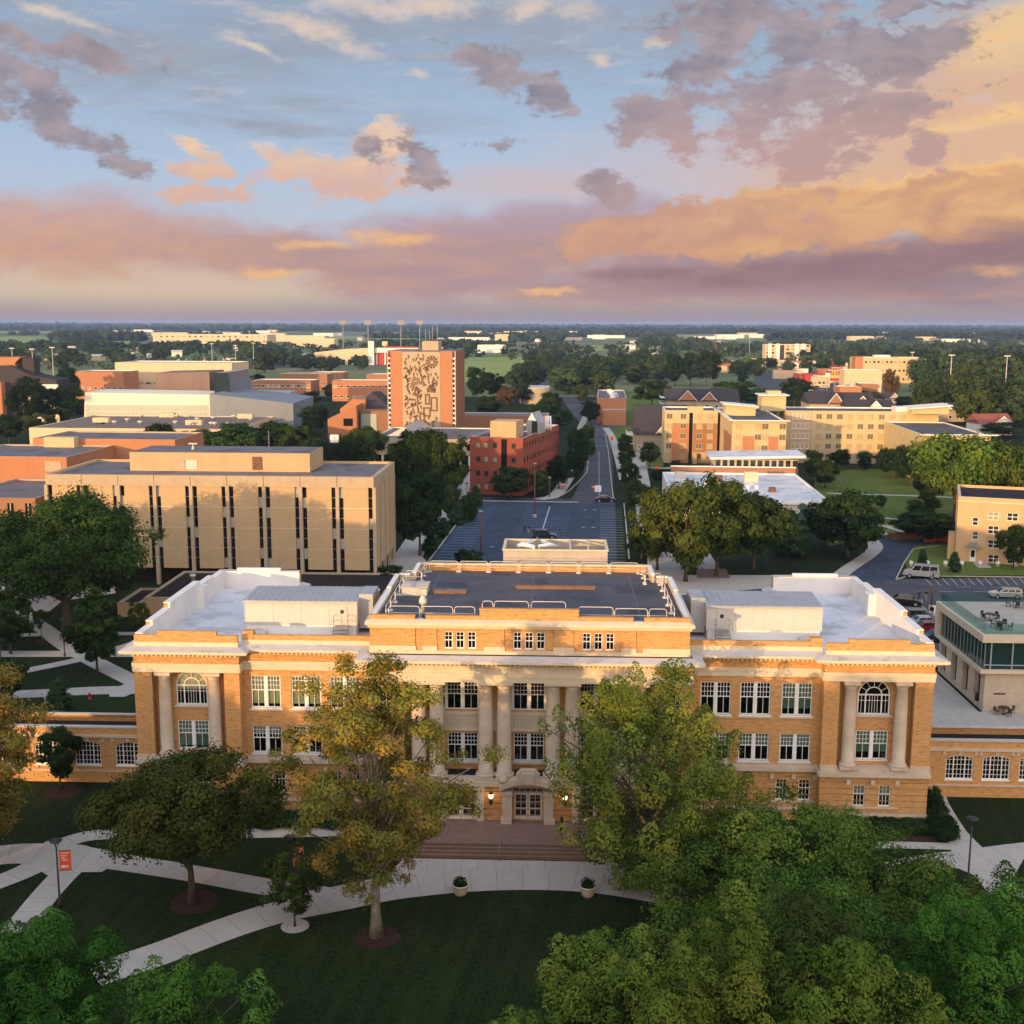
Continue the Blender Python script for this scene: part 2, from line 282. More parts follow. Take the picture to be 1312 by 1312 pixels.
# building skins
brick('buff_brick', (0.60, 0.315, 0.10), (0.48, 0.225, 0.066), (0.52, 0.32, 0.155))
brick('buff_brick_light', (0.56, 0.36, 0.17), (0.50, 0.30, 0.13), (0.52, 0.38, 0.24), streak=0.2)
brick('orange_brick', (0.42, 0.175, 0.078), (0.355, 0.135, 0.060), (0.42, 0.22, 0.12), streak=0.15)
brick('red_brick', (0.30, 0.062, 0.036), (0.24, 0.05, 0.03), (0.24, 0.09, 0.06), streak=0.15)
brick('brown_brick', (0.34, 0.16, 0.085), (0.28, 0.125, 0.065), (0.30, 0.18, 0.11), streak=0.25)
brick('tan_panel', (0.44, 0.325, 0.19), (0.40, 0.29, 0.165), (0.50, 0.34, 0.18), streak=0.15)
pm('limestone', (0.56, 0.455, 0.335), (0.47, 0.375, 0.275), 0.9, 0.8, 0.2, spots=(0.5, 0.6, (0.40, 0.33, 0.25)))
pm('cream_stone', (0.60, 0.51, 0.365), (0.53, 0.44, 0.31), 1.0, 0.75, 0.2, stretch=(1, 1, 2), spots=(0.8, 0.62, (0.50, 0.42, 0.32)))
pm('stone_top', (0.50, 0.46, 0.42), (0.42, 0.39, 0.36), 0.7, 0.85, 0.2, spots=(0.6, 0.58, (0.33, 0.31, 0.29)))
pm('concrete_grey', (0.42, 0.37, 0.30), (0.34, 0.30, 0.25), 0.6, 0.85, 0.2, spots=(0.9, 0.62, (0.26, 0.22, 0.17)))
pm('tan_concrete', (0.41, 0.325, 0.22), (0.35, 0.28, 0.19), 0.7, 0.85, 0.2, spots=(1.2, 0.6, (0.30, 0.23, 0.15)))
pm('white_paint', (0.80, 0.78, 0.74), None, 2, 0.5, 0.35); roofmat('white_membrane', (0.64, 0.64, 0.64), (0.54, 0.54, 0.55), (0.46, 0.46, 0.47), 1.9, (0.43, 0.43, 0.44))
pm('parapet_membrane', (0.72, 0.69, 0.65), (0.64, 0.61, 0.58), 0.5, 0.55, 0.3, spots=(0.9, 0.64, (0.58, 0.54, 0.50)))
pm('black_roof', (0.012, 0.010, 0.011), (0.02, 0.017, 0.018), 0.6, 0.8, 0.2)
roofmat('dark_roof', (0.058, 0.056, 0.066), (0.082, 0.078, 0.088), (0.12, 0.115, 0.125), 2.4, (0.040, 0.040, 0.048))
roofmat('grey_roof', (0.115, 0.105, 0.115), (0.15, 0.135, 0.14), (0.18, 0.165, 0.17), 3.2, (0.085, 0.08, 0.088))
pm('brown_roof', (0.16, 0.125, 0.11), (0.20, 0.155, 0.13), 0.2, 0.85, 0.15); pm('shingle', (0.045, 0.040, 0.042), (0.062, 0.055, 0.056), 1.5, 0.9, 0.1)
pm('metal_pale', (0.50, 0.475, 0.41), (0.45, 0.43, 0.38), 0.8, 0.5, 0.4, spots=(1.5, 0.62, (0.37, 0.35, 0.31))); pm('metal_roof', (0.40, 0.41, 0.42), (0.34, 0.35, 0.36), 0.5, 0.45, 0.4, metal=0.3)
pm('rail_white', (0.60, 0.56, 0.49), None, 2, 0.45, 0.4); pm('black_metal', (0.018, 0.017, 0.016), None, 2, 0.5, 0.4); pm('grey_metal', (0.24, 0.24, 0.23), None, 2, 0.5, 0.4)
pm('rust_metal', (0.16, 0.085, 0.05), (0.11, 0.06, 0.04), 2, 0.8); pm('timber', (0.20, 0.12, 0.075), (0.15, 0.09, 0.06), 2, 0.85)
pm('dark_interior', (0.010, 0.009, 0.008), None, 1, 0.9, 0.0); pm('dark_recess', (0.03, 0.026, 0.022), None, 1, 0.9, 0.1)
glassmat('window_glass'); glassmat('window_far', (0.03, 0.03, 0.032), 0.1, 0.5, 0.42, (0.30, 0.27, 0.19)); glassmat('strip_glass', (0.012, 0.011, 0.010), 0.1, 0.45); glassmat('hostel_glass', (0.14, 0.12, 0.085), 0.2, 0.4, 0.6, (0.40, 0.31, 0.17))
glassmat('window_blue', (0.02, 0.035, 0.04), 0.06, 0.8); glassmat('teal_glass', (0.008, 0.035, 0.03), 0.04, 0.7); glassmat('pale_glass', (0.42, 0.46, 0.38), 0.15, 0.6)
clearglass('clear_glass', (0.80, 0.86, 0.82), 0.03); clearglass('rail_glass', (0.76, 0.90, 0.87), 0.02)
pm('blind_pale', (0.46, 0.44, 0.34), (0.36, 0.36, 0.28), 4, 0.8, 0.2, stretch=(3, 1, 0.2)); pm('blind_green', (0.22, 0.32, 0.26), (0.15, 0.23, 0.19), 4, 0.7, 0.3, stretch=(3, 1, 0.2))
pm('hotel_cream', (0.50, 0.40, 0.225), (0.46, 0.365, 0.20), 0.4, 0.85, 0.15); pm('hotel_tan', (0.44, 0.33, 0.20), (0.40, 0.30, 0.18), 0.4, 0.85, 0.15)
pm('arts_white', (0.74, 0.68, 0.52), (0.70, 0.64, 0.5), 0.2, 0.7, 0.2); pm('arts_grey', (0.17, 0.19, 0.21), (0.20, 0.22, 0.24), 0.15, 0.6, 0.3, stretch=(1, 1, 0.3)); pm('arts_brown', (0.20, 0.145, 0.12), (0.17, 0.12, 0.10), 0.2, 0.7, 0.2, stretch=(4, 4, 0.2))
pm('orange_banner', (0.80, 0.10, 0.025), (0.70, 0.09, 0.02), 3, 0.7); pm('white_text', (0.85, 0.75, 0.65), None, 3, 0.7)
pm('soil', (0.02, 0.014, 0.010), None, 4, 0.95); pm('bark_brown', (0.10, 0.075, 0.05), (0.06, 0.045, 0.032), 3, 0.9, 0.1, stretch=(2, 2, 0.4), bump=0.5)
pm('bark_pale', (0.34, 0.30, 0.22), (0.13, 0.10, 0.07), 2.2, 0.85, 0.1, stretch=(1, 1, 0.6), bump=0.4, detail=7); pm('bark_grey', (0.16, 0.13, 0.10), (0.10, 0.08, 0.06), 3, 0.9, 0.1, bump=0.4)
pm('terracotta', (0.30, 0.09, 0.05), None, 2); pm('red_paint', (0.42, 0.03, 0.02), None, 2, 0.5, 0.4); pm('orange_plastic', (0.80, 0.12, 0.02), (0.62, 0.09, 0.02), 2, 0.5, 0.3); pm('yellow_paint', (0.85, 0.42, 0.02), None, 2, 0.5, 0.3)
pm('white_wall', (0.74, 0.70, 0.62), None, 1, 0.8); pm('beige_wall', (0.62, 0.47, 0.30), (0.56, 0.42, 0.27), 0.3, 0.85); pm('red_roof', (0.26, 0.08, 0.055), (0.2, 0.065, 0.05), 1, 0.85); pm('house_tan', (0.36, 0.30, 0.21), None, 1, 0.85)
pm('lamp_glow', (0.9, 0.7, 0.4), None, 1, 0.4, emit=(1.0, 0.72, 0.32), es=3.5)
leafmat('leaf_sycamore', (0.090, 0.092, 0.018), (0.24, 0.225, 0.044), (0.40, 0.215, 0.040), 0.25)  # orange patches put part of the crown's low sunlight into the leaf colour
leafmat('leaf_olive', (0.026, 0.044, 0.009), (0.085, 0.115, 0.024), (0.10, 0.10, 0.024), 0.2); leafmat('leaf_oak', (0.034, 0.068, 0.010), (0.170, 0.230, 0.034), (0.30, 0.28, 0.040), 0.22)
leafmat('leaf_locust', (0.024, 0.055, 0.009), (0.110, 0.185, 0.030), (0.16, 0.20, 0.032), 0.3); leafmat('leaf_linden', (0.026, 0.056, 0.008), (0.150, 0.220, 0.032), (0.22, 0.25, 0.036), 0.2)
leafmat('leaf_bright', (0.020, 0.052, 0.008), (0.105, 0.215, 0.030), None, 0.2); leafmat('leaf_deep', (0.014, 0.030, 0.010), (0.040, 0.070, 0.020), None, 0.3)
leafmat('leaf_mid', (0.022, 0.045, 0.011), (0.062, 0.098, 0.022), None, 0.3); leafmat('leaf_yellow', (0.040, 0.060, 0.012), (0.095, 0.115, 0.024), None, 0.35)
leafmat('leaf_far', (0.030, 0.055, 0.020), (0.080, 0.110, 0.038), None, 0.2); leafmat('leaf_fardeep', (0.022, 0.042, 0.018), (0.055, 0.080, 0.032), None, 0.2); leafmat('leaf_needle', (0.019, 0.041, 0.016), (0.040, 0.078, 0.030), None, 0.15); leafmat('leaf_spruce', (0.062, 0.111, 0.074), (0.116, 0.187, 0.128), None, 0.15); leafmat('leaf_rust', (0.093, 0.060, 0.024), (0.155, 0.093, 0.038), None, 0.3)

# ------------------------------------------------------------------ mesh and object helpers
class MB:
    def __init__(s): s.v, s.f, s.m, s.sm = [], [], [], []; s.T = None; s.uv = None
    def P(s, p):
        p = Vector(p)
        if s.T is not None: p = s.T @ p
        s.v.append(tuple(p)); return len(s.v) - 1
    def face(s, pts, m=0, sm=False):
        s.f.append([s.P(p) for p in pts]); s.m.append(m); s.sm.append(sm)
    def box(s, x0, x1, y0, y1, z0, z1, m=0, top=None, bot=True):
        a, b, c, d = (x0, y0), (x1, y0), (x1, y1), (x0, y1)
        s.face([(*a, z0), (*b, z0), (*b, z1), (*a, z1)], m); s.face([(*b, z0), (*c, z0), (*c, z1), (*b, z1)], m)
        s.face([(*c, z0), (*d, z0), (*d, z1), (*c, z1)], m); s.face([(*d, z0), (*a, z0), (*a, z1), (*d, z1)], m)
        s.face([(*a, z1), (*b, z1), (*c, z1), (*d, z1)], m if top is None else top)
        if bot: s.face([(*d, z0), (*c, z0), (*b, z0), (*a, z0)], m)
    def prism(s, poly, z0, z1, m=0, top=None):               # poly counter-clockwise seen from above
        n = len(poly)
        for i in range(n):
            a, b = poly[i], poly[(i + 1) % n]; s.face([(*a, z0), (*b, z0), (*b, z1), (*a, z1)], m)
        s.face([(*p, z1) for p in poly], m if top is None else top); s.face([(*p, z0) for p in reversed(poly)], m)
    def ext(s, prof, y0, y1, m=0):                            # x-z profile pushed along y; profile counter-clockwise seen from -y
        n = len(prof)
        for i in range(n):
            a, b = prof[i], prof[(i + 1) % n]; s.face([(a[0], y1, a[1]), (b[0], y1, b[1]), (b[0], y0, b[1]), (a[0], y0, a[1])], m)
        s.face([(p[0], y0, p[1]) for p in prof], m); s.face([(p[0], y1, p[1]) for p in reversed(prof)], m)
    def tube(s, pts, rad, n=6, m=0, cap=True, sm=True):
        pts = [Vector(p) for p in pts]; rings = []
        for i, p in enumerate(pts):
            t = (pts[min(i + 1, len(pts) - 1)] - pts[max(i - 1, 0)]).normalized()
            a = t.cross(Vector((0, 0, 1)) if abs(t.z) < 0.9 else Vector((1, 0, 0))).normalized(); b = t.cross(a)
            r = rad[i] if isinstance(rad, (list, tuple)) else rad
            rings.append([s.P(p + (a * cos(2 * pi * k / n) + b * sin(2 * pi * k / n)) * r) for k in range(n)])
        for i in range(len(rings) - 1):
            for k in range(n):
                s.f.append([rings[i][k], rings[i][(k + 1) % n], rings[i + 1][(k + 1) % n], rings[i + 1][k]]); s.m.append(m); s.sm.append(sm)
        if cap:
            s.f.append(rings[0][::-1]); s.f.append(rings[-1][:]); s.m += [m, m]; s.sm += [False, False]
    def lathe(s, prof, cx=0, cy=0, n=16, m=0, sm=True, a0=0.0):
        rings = [[s.P((cx + r * cos(a0 + 2 * pi * k / n), cy + r * sin(a0 + 2 * pi * k / n), z)) for k in range(n)] for r, z in prof]
        for i in range(len(rings) - 1):
            for k in range(n):
                s.f.append([rings[i][k], rings[i][(k + 1) % n], rings[i + 1][(k + 1) % n], rings[i + 1][k]]); s.m.append(m); s.sm.append(sm)
        s.f.append(rings[0][::-1]); s.f.append(rings[-1][:]); s.m += [m, m]; s.sm += [False, False]
    def front(s, u0, u1, z0, z1, v, ops=(), d=0.35, m=0, mb=1, mr=None):     # a wall facing -y with openings, reveals and a dark back
        ops = [(max(a, u0), min(b, u1), max(c, z0), min(e, z1)) for a, b, c, e in ops]; ops = [o for o in ops if o[1] - o[0] > 1e-4 and o[3] - o[2] > 1e-4]
        xs = sorted({round(q, 4) for o in ops for q in o[:2]} | {u0, u1}); zs = sorted({round(q, 4) for o in ops for q in o[2:]} | {z0, z1})
        for j in range(len(zs) - 1):
            i = 0; zc = (zs[j] + zs[j + 1]) / 2; inside = lambda xc: any(o[0] < xc < o[1] and o[2] < zc < o[3] for o in ops)
            while i < len(xs) - 1:
                if inside((xs[i] + xs[i + 1]) / 2): i += 1; continue
                k = i
                while k < len(xs) - 1 and not inside((xs[k] + xs[k + 1]) / 2): k += 1
                s.face([(xs[i], v, zs[j]), (xs[k], v, zs[j]), (xs[k], v, zs[j + 1]), (xs[i], v, zs[j + 1])], m); i = k
        mr = m if mr is None else mr
        for a, b, c, e in ops:
            w_ = v + d
            s.face([(a, v, c), (a, v, e), (a, w_, e), (a, w_, c)], mr); s.face([(b, v, e), (b, v, c), (b, w_, c), (b, w_, e)], mr)
            s.face([(a, v, e), (b, v, e), (b, w_, e), (a, w_, e)], mr); s.face([(a, w_, c), (b, w_, c), (b, v, c), (a, v, c)], mr)
            if mb is not None: s.face([(a, w_, c), (b, w_, c), (b, w_, e), (a, w_, e)], mb)
    def mesh(s, name, mats):
        me = bpy.data.meshes.new(name); me.from_pydata(s.v, [], s.f)
        for q in (mats if isinstance(mats, (list, tuple)) else [mats]): me.materials.append(MATS[q])
        me.polygons.foreach_set('material_index', s.m); me.polygons.foreach_set('use_smooth', s.sm)
        if s.uv:
            lay = me.uv_layers.new(name='UVMap'); lay.data.foreach_set('uv', [c for q in s.uv for c in q])
        me.update(); return me
    def build(s, name, mats, parent=None, loc=None, rz=None, label=None):
        return obj(name, s.mesh(name, mats), parent, loc, rz, label)
def obj(name, me, parent=None, loc=None, rz=None, label=None):
    o = bpy.data.objects.new(name, me); COL.objects.link(o)
    if parent is not None: o.parent = parent
    if loc is not None: o.location = loc
    if rz is not None: o.rotation_euler = (0, 0, rz)
    if label: o['label'] = label
    return o
def tag(o, label, cat, group=None, kind=None):
    o['label'] = label; o['category'] = cat
    if group: o['group'] = group
    if kind: o['kind'] = kind
    return o
def thing(name, label, cat, loc=(0, 0, 0), rz=0.0, group=None):
    o = bpy.data.objects.new(name, None); COL.objects.link(o); o.location = loc; o.rotation_euler = (0, 0, rz); o.empty_display_size = 0.2
    return tag(o, label, cat, group)
def dup(root, loc, rz=0.0, label=None, group=None, scale=None):
    def cp(o, par):
        c = o.copy(); COL.objects.link(c); c.parent = par
        for ch in o.children: cp(ch, c)
        return c
    r = cp(root, None); r.location = loc; r.rotation_euler = (0, 0, rz)
    if scale is not None: r.scale = scale
    if label: r['label'] = label
    if group: r['group'] = group
    return r
def struct(name, mb, mats, parent=None):
    o = mb.build(name, mats, parent); o['kind'] = 'structure'; return o
def RZ(a, loc=(0, 0, 0)): return Matrix.Translation(Vector(loc)) @ Matrix.Rotation(a, 4, 'Z')
def frame(pl, pr, z):                                        # two photo pixels on a level edge at height z -> foot of the left one, width, rotation
    a, b = G(*pl, z), G(*pr, z); d = b - a
    return Vector((a.x, a.y, 0)), hypot(d.x, d.y), atan2(d.y, d.x)

# ------------------------------------------------------------------ ground, lawns, paths, roads
HA = -radians(2.1)                                            # the hall's rotation; its foot is the middle of the facade line
HO = Vector((33.376 - 32 * cos(HA), 88.15 - 32 * sin(HA), 0))
def HL(u, v, z=0.0): return Vector((HO.x + u * cos(HA) - v * sin(HA), HO.y + u * sin(HA) + v * cos(HA), z))
GA = -radians(4.6)                                            # campus street grid

def smooth_line(P, n=6):
    P = [Vector(p) for p in P]
    if len(P) < 3: return P
    Q = [P[0] * 2 - P[1]] + P + [P[-1] * 2 - P[-2]]; out = []
    for i in range(1, len(Q) - 2):
        a, b, c, d = Q[i - 1:i + 3]
        for k in range(n):
            t = k / n
            out.append(0.5 * (2 * b + (c - a) * t + (2 * a - 5 * b + 4 * c - d) * t * t + (3 * b - a - 3 * c + d) * t ** 3))
    return out + [P[-1]]
def ribbon(name, px, width, z, mat, world=False, n=6):
    pts = smooth_line([Vector(p).to_3d() if world else G(*p) for p in px], n)
    mb = MB(); mb.uv = []; u = 0.0; prev = None
    wd = width if isinstance(width, (list, tuple)) else [width] * 2
    for i, p in enumerate(pts):
        t = (pts[min(i + 1, len(pts) - 1)] - pts[max(i - 1, 0)]); t.z = 0; t.normalize(); nrm = Vector((-t.y, t.x, 0))
        hw = np.interp(i / (len(pts) - 1), np.linspace(0, 1, len(wd)), wd) / 2
        cur = (p + nrm * hw, p - nrm * hw)
        if prev:
            du = (p - pp).length
            mb.face([(prev[1].x, prev[1].y, z), (cur[1].x, cur[1].y, z), (cur[0].x, cur[0].y, z), (prev[0].x, prev[0].y, z)])
            mb.uv += [(u, -hw), (u + du, -hw), (u + du, hw), (u, hw)]; u += du
        prev, pp = cur, p
    return struct(name, mb, mat)
def area(name, px, z, mat, world=False):
    mb = MB(); pts = [Vector(p).to_3d() if world else G(*p) for p in px]; mb.uv = [(p.x, p.y) for p in pts]
    ar = sum(pts[i].x * pts[(i + 1) % len(pts)].y - pts[(i + 1) % len(pts)].x * pts[i].y for i in range(len(pts)))
    if ar < 0: pts.reverse(); mb.uv.reverse()
    mb.face([(p.x, p.y, z) for p in pts])
    o = struct(name, mb, mat)
    if len(pts) > 4:
        bm = bmesh.new(); bm.from_mesh(o.data); bmesh.ops.triangulate(bm, faces=bm.faces[:]); bm.to_mesh(o.data); bm.free()
    return o
mb = MB(); mb.face([(-40000, -6000, -0.3), (40000, -6000, -0.3), (40000, 60000, -0.3), (-40000, 60000, -0.3)]); struct('ground', mb, 'farm')
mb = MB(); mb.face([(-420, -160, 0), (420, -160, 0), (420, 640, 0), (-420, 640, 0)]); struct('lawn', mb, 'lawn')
# far fields
area('field', [(592, 490), (700, 490), (722, 470), (668, 457), (596, 458)], -0.1, 'field_green')
area('field.001', [(735, 450), (960, 446), (880, 440), (720, 443)], -0.1, 'field_green')
area('field.002', [(-60, 429), (82, 429), (82, 425), (-60, 425)], 0.2, 'stubble')
area('field.003', [(180, 433), (250, 433), (260, 428), (180, 428)], 0.2, 'stubble')
area('field.004', [(840, 434), (1500, 437), (1500, 431), (840, 429)], 0.1, 'field_green')
area('field.005', [(1180, 441), (1500, 444), (1500, 441), (1200, 439)], 0.2, 'stubble')
area('field.006', [(-80, 440), (170, 441), (170, 432), (-80, 431)], 0.1, 'field_green')
area('courtyard_lawn', [(1062, 700), (1230, 665), (1215, 612), (1160, 600), (1045, 602), (1040, 640)], 0.008, 'lawn_lit')
area('courtyard_lawn.001', [(780, 560), (815, 600), (850, 600), (850, 505), (800, 500)], 0.008, 'lawn_lit')
area('verge_lawn', [(1160, 722), (1172, 700), (1205, 696), (1330, 722), (1330, 738), (1165, 737)], 0.06, 'lawn_lit')
rnf = random.Random(4)
for k in range(26):
    x0 = rnf.uniform(-150, 1400); y0 = rnf.uniform(419.5, 436); hh = (y0 - 414) * rnf.uniform(0.10, 0.22); ww = rnf.uniform(60, 260)
    area('field', [(x0, y0), (x0 + ww, y0), (x0 + ww * rnf.uniform(0.9, 1.05), y0 - hh), (x0 + 8, y0 - hh)], 0.3 + 0.05 * k, rnf.choice(['field_green', 'stubble', 'field_green', 'lawn_lit']))
# the front walks
ribbon('footpath', [(120, 1250), (205, 1222), (290, 1190), (360, 1168), (430, 1152), (500, 1138), (575, 1130), (660, 1127), (745, 1130), (830, 1142), (900, 1160), (990, 1195)], [2.9, 2.9, 3.0, 3.6, 3.6, 3.2, 3.0, 2.9, 2.9], 0.024, 'concrete_walk')
area('forecourt', [HL(-9.2, -7.3), HL(9.4, -7.3), (12.4, 77.6), (8, 78.6), (1, 79.2), (-6, 78.8), (-9.8, 77.8)], 0.020, 'concrete_plaza', world=True)
ribbon('footpath', [(-60, 1105), (20, 1094), (90, 1097), (150, 1104), (250, 1120), (350, 1138), (450, 1152)], [3.4, 3.4, 3.4, 2.5, 2.3, 2.3, 2.4], 0.028, 'concrete_walk')
ribbon('footpath', [(125, 1090), (92, 1112), (60, 1145), (20, 1195)], [3.2, 2.2, 2.1, 2.1], 0.032, 'concrete_walk')
ribbon('footpath', [(-50, 1148), (20, 1122), (60, 1104), (110, 1090)], [2.2, 2.2, 2.4, 2.6], 0.036, 'concrete_walk')
ribbon('footpath', [(60, 1088), (125, 1070), (250, 1069), (350, 1067), (500, 1064)], 1.9, 0.040, 'concrete_walk')
area('footpath', [(60, 1078), (110, 1084), (160, 1100), (130, 1118), (105, 1118), (60, 1122), (30, 1100)], 0.044, 'concrete_walk')
# walks east of the hall
ribbon('footpath', [(1195, 1005), (1203, 1030), (1222, 1065), (1245, 1095), (1278, 1130), (1310, 1175)], [1.7, 1.7, 2.0, 2.8, 2.6, 2.6], 0.024, 'concrete_walk')
ribbon('footpath', [(1090, 1083), (1150, 1083), (1230, 1085)], 1.2, 0.028, 'concrete_walk')
ribbon('footpath', [(1060, 1150), (1140, 1116), (1200, 1104), (1260, 1100), (1312, 1089), (1400, 1080)], [2.2, 2.2, 2.4, 3.4, 2.2, 2.2], 0.032, 'concrete_walk')
area('footpath', [(1222, 1068), (1246, 1090), (1268, 1108), (1295, 1107), (1312, 1100), (1300, 1122), (1288, 1135), (1262, 1128), (1225, 1112), (1190, 1110), (1226, 1094)], 0.036, 'concrete_walk')
# west lawn walks
ribbon('footpath', [(-80, 893), (40, 889), (120, 885), (180, 884)], 2.8, 0.024, 'concrete_walk')
area('footpath', [(140, 893), (160, 893), (175, 886), (175, 874), (162, 876), (140, 884)], 0.028, 'concrete_walk')
ribbon('footpath', [(-80, 838), (60, 838), (180, 838)], 2.6, 0.032, 'concrete_walk')
ribbon('footpath', [(-60, 878), (20, 862), (80, 850), (130, 838), (180, 822)], 1.9, 0.036, 'concrete_walk')
ribbon('footpath', [(20, 785), (55, 805), (85, 828), (125, 850), (185, 880)], 2.5, 0.040, 'concrete_walk')
ribbon('footpath', [(-60, 818), (60, 813), (180, 812)], 1.6, 0.044, 'concrete_walk')
area('plaza', [(-60, 795), (20, 793), (60, 786), (80, 770), (150, 760), (150, 735), (-60, 740)], 0.022, 'concrete_plaza')
# paths among the middle buildings
area('plaza', [(488, 770), (530, 772), (560, 735), (540, 712), (545, 700), (520, 690), (500, 720)], 0.022, 'concrete_plaza')
ribbon('footpath', [(512, 735), (535, 702), (560, 672), (583, 645), (596, 622), (612, 600)], [4.5, 3.6, 3.4, 3.2, 3, 3], 0.026, 'concrete_walk')
ribbon('footpath', [(560, 632), (585, 632), (600, 628)], 2.5, 0.030, 'concrete_walk')
ribbon('footpath', [(540, 598), (600, 600)], 3, 0.030, 'concrete_walk'); ribbon('footpath', [(540, 588), (605, 590)], 2, 0.034, 'concrete_walk')
area('plaza', [(786, 770), (905, 760), (1090, 745), (1085, 735), (985, 737), (880, 737), (850, 700), (828, 690), (830, 730), (800, 740)], 0.022, 'concrete_plaza')
ribbon('footpath', [(868, 745), (850, 712), (833, 680), (826, 645), (820, 605), (815, 575)], 4.2, 0.026, 'concrete_walk')
ribbon('footpath', [(915, 742), (897, 710), (885, 690)], 3.6, 0.030, 'concrete_walk')
ribbon('footpath', [(820, 598), (850, 600), (900, 597), (930, 598)], 3.2, 0.034, 'concrete_walk')
area('planting_bed', [(893, 741), (936, 741), (930, 729), (892, 729)], 0.034, 'terrace_brick')
ribbon('footpath', [(1070, 742), (1088, 728), (1112, 712), (1122, 700), (1112, 688)], 2.6, 0.030, 'concrete_walk')
ribbon('footpath', [(1060, 632), (1130, 634), (1230, 638), (1280, 645)], 1.7, 0.030, 'concrete_walk')
ribbon('footpath', [(1110, 662), (1160, 666)], 1.8, 0.030, 'concrete_walk'); ribbon('footpath', [(1110, 686), (1150, 683), (1180, 680), (1225, 675)], 2, 0.034, 'concrete_walk'); ribbon('footpath', [(1130, 673), (1170, 684)], 2, 0.038, 'concrete_walk')
ribbon('footpath', [(1222, 696), (1245, 712), (1262, 728)], 2.2, 0.075, 'concrete_walk')
# streets and car parks
area('street', [(845, 800), (872, 762), (905, 748), (1090, 745), (1148, 742), (1400, 740), (1500, 800), (1500, 868), (1225, 868), (1205, 850), (1150, 830), (1100, 800)], 0.016, 'asphalt')
area('driveway', [(1072, 748), (1092, 729), (1116, 713), (1128, 699), (1116, 687), (1165, 684), (1214, 694), (1205, 699), (1170, 703), (1158, 722), (1148, 744)], 0.020, 'asphalt_lot')
area('car_park', [(500, 790), (557, 711), (610, 636.5), (714, 638.5), (788, 640), (790, 712), (792, 790)], 0.016, 'asphalt_lot')
ribbon('street', [(757, 645), (766, 610), (768, 575), (766, 553), (752, 538), (738, 522), (728, 508)], [9.5, 8, 7.5, 8.5, 8, 8, 8], 0.020, 'asphalt')
ribbon('street', [(766, 553), (780, 548), (812, 543), (860, 540)], 6, 0.024, 'asphalt')
ribbon('street', [(640, 512), (690, 514), (740, 515), (800, 512)], 7, 0.024, 'asphalt')
ribbon('street', [(688, 505), (695, 490), (710, 474), (724, 463)], 9, 0.1, 'asphalt')
ribbon('street', [(700, 450), (830, 449), (960, 446), (1060, 443)], 9, 0.12, 'asphalt')
area('street', [(965, 500), (1000, 505), (1008, 487), (985, 474), (968, 478)], 0.05, 'asphalt'); area('car_park', [(1000, 500), (1095, 512), (1100, 480), (1000, 474)], 0.06, 'asphalt')
area('car_park', [(290, 471), (400, 470), (390, 455), (300, 456)], 0.03, 'asphalt'); area('street', [(-60, 560), (30, 548), (30, 540), (-60, 546)], 0.03, 'asphalt')
ribbon('footpath', [(726, 610), (738, 575), (744, 548), (752, 530)], 2.6, 0.028, 'concrete_walk'); ribbon('footpath', [(800, 615), (792, 585), (784, 560), (776, 548)], 2.6, 0.028, 'concrete_walk')
ribbon('footpath', [(690, 640), (712, 634), (728, 612)], 3.2, 0.032, 'concrete_walk')
# painted lines
mb = MB()
def line(a, b, w_, z, m=0):
    a, b = Vector(a).to_3d(), Vector(b).to_3d(); t = (b - a).normalized(); n_ = Vector((-t.y, t.x, 0)) * w_ / 2
    mb.face([(a.x - n_.x, a.y - n_.y, z), (b.x - n_.x, b.y - n_.y, z), (b.x + n_.x, b.y + n_.y, z), (a.x + n_.x, a.y + n_.y, z)], m)
gu, gv = Vector((cos(GA), sin(GA), 0)), Vector((-sin(GA), cos(GA), 0))
lotL, lotR = G(557, 711), G(790, 711)
y_far = 268.0
def lot(u, v): return lotL + gu * u + gv * v                   # u across from the west kerb, v away from the hall
for k in range(24):
    v = -8 + k * 2.75
    if v < 60: line(lot(0.6, v), lot(5.6, v), 0.22, 0.026, 1)
    if v < 56:
        line(lot(12.3, v), lot(17.2, v), 0.17, 0.026, 1); line(lot(17.6, v), lot(22.2, v), 0.17, 0.026, 1)
    if v < 60: line(lot(28.6, v), lot(33.2, v), 0.18, 0.026, 0)
line(lot(17.4, -8), lot(17.4, 56), 0.25, 0.030, 0)
for u, v in ((25, 30), (27, 30), (25, 8), (27.2, 8), (9, 8), (25, 52), (27, 52)): line(lot(u, v), lot(u + 0.6, v + 0.5), 0.5, 0.026, 0)
for a, b in (((1160, 742), (1330, 744)),):
    pass
for k in range(16):
    x = 1185 + k * 11; line(G(x, 741), G(x + 9, 750), 0.12, 0.022, 0)
for x in (1203, 1247): line(G(x, 758), G(x + 22, 758.3), 0.15, 0.022, 0)
line(G(1225, 752), G(1245, 752.3), 0.15, 0.022, 0); line(G(1173, 769), G(1190, 784), 0.15, 0.022, 0)
for k in range(6): line(G(760 + k * 4, 572), G(762 + k * 4, 572), 0.9, 0.03, 0); line(G(758.5 + k * 3.6, 551), G(760 + k * 3.6, 551), 0.9, 0.03, 0)
line(G(768, 640), G(767.3, 578), 0.12, 0.030, 0)
struct('road_markings', mb, ['road_paint', 'road_paint_blue'])
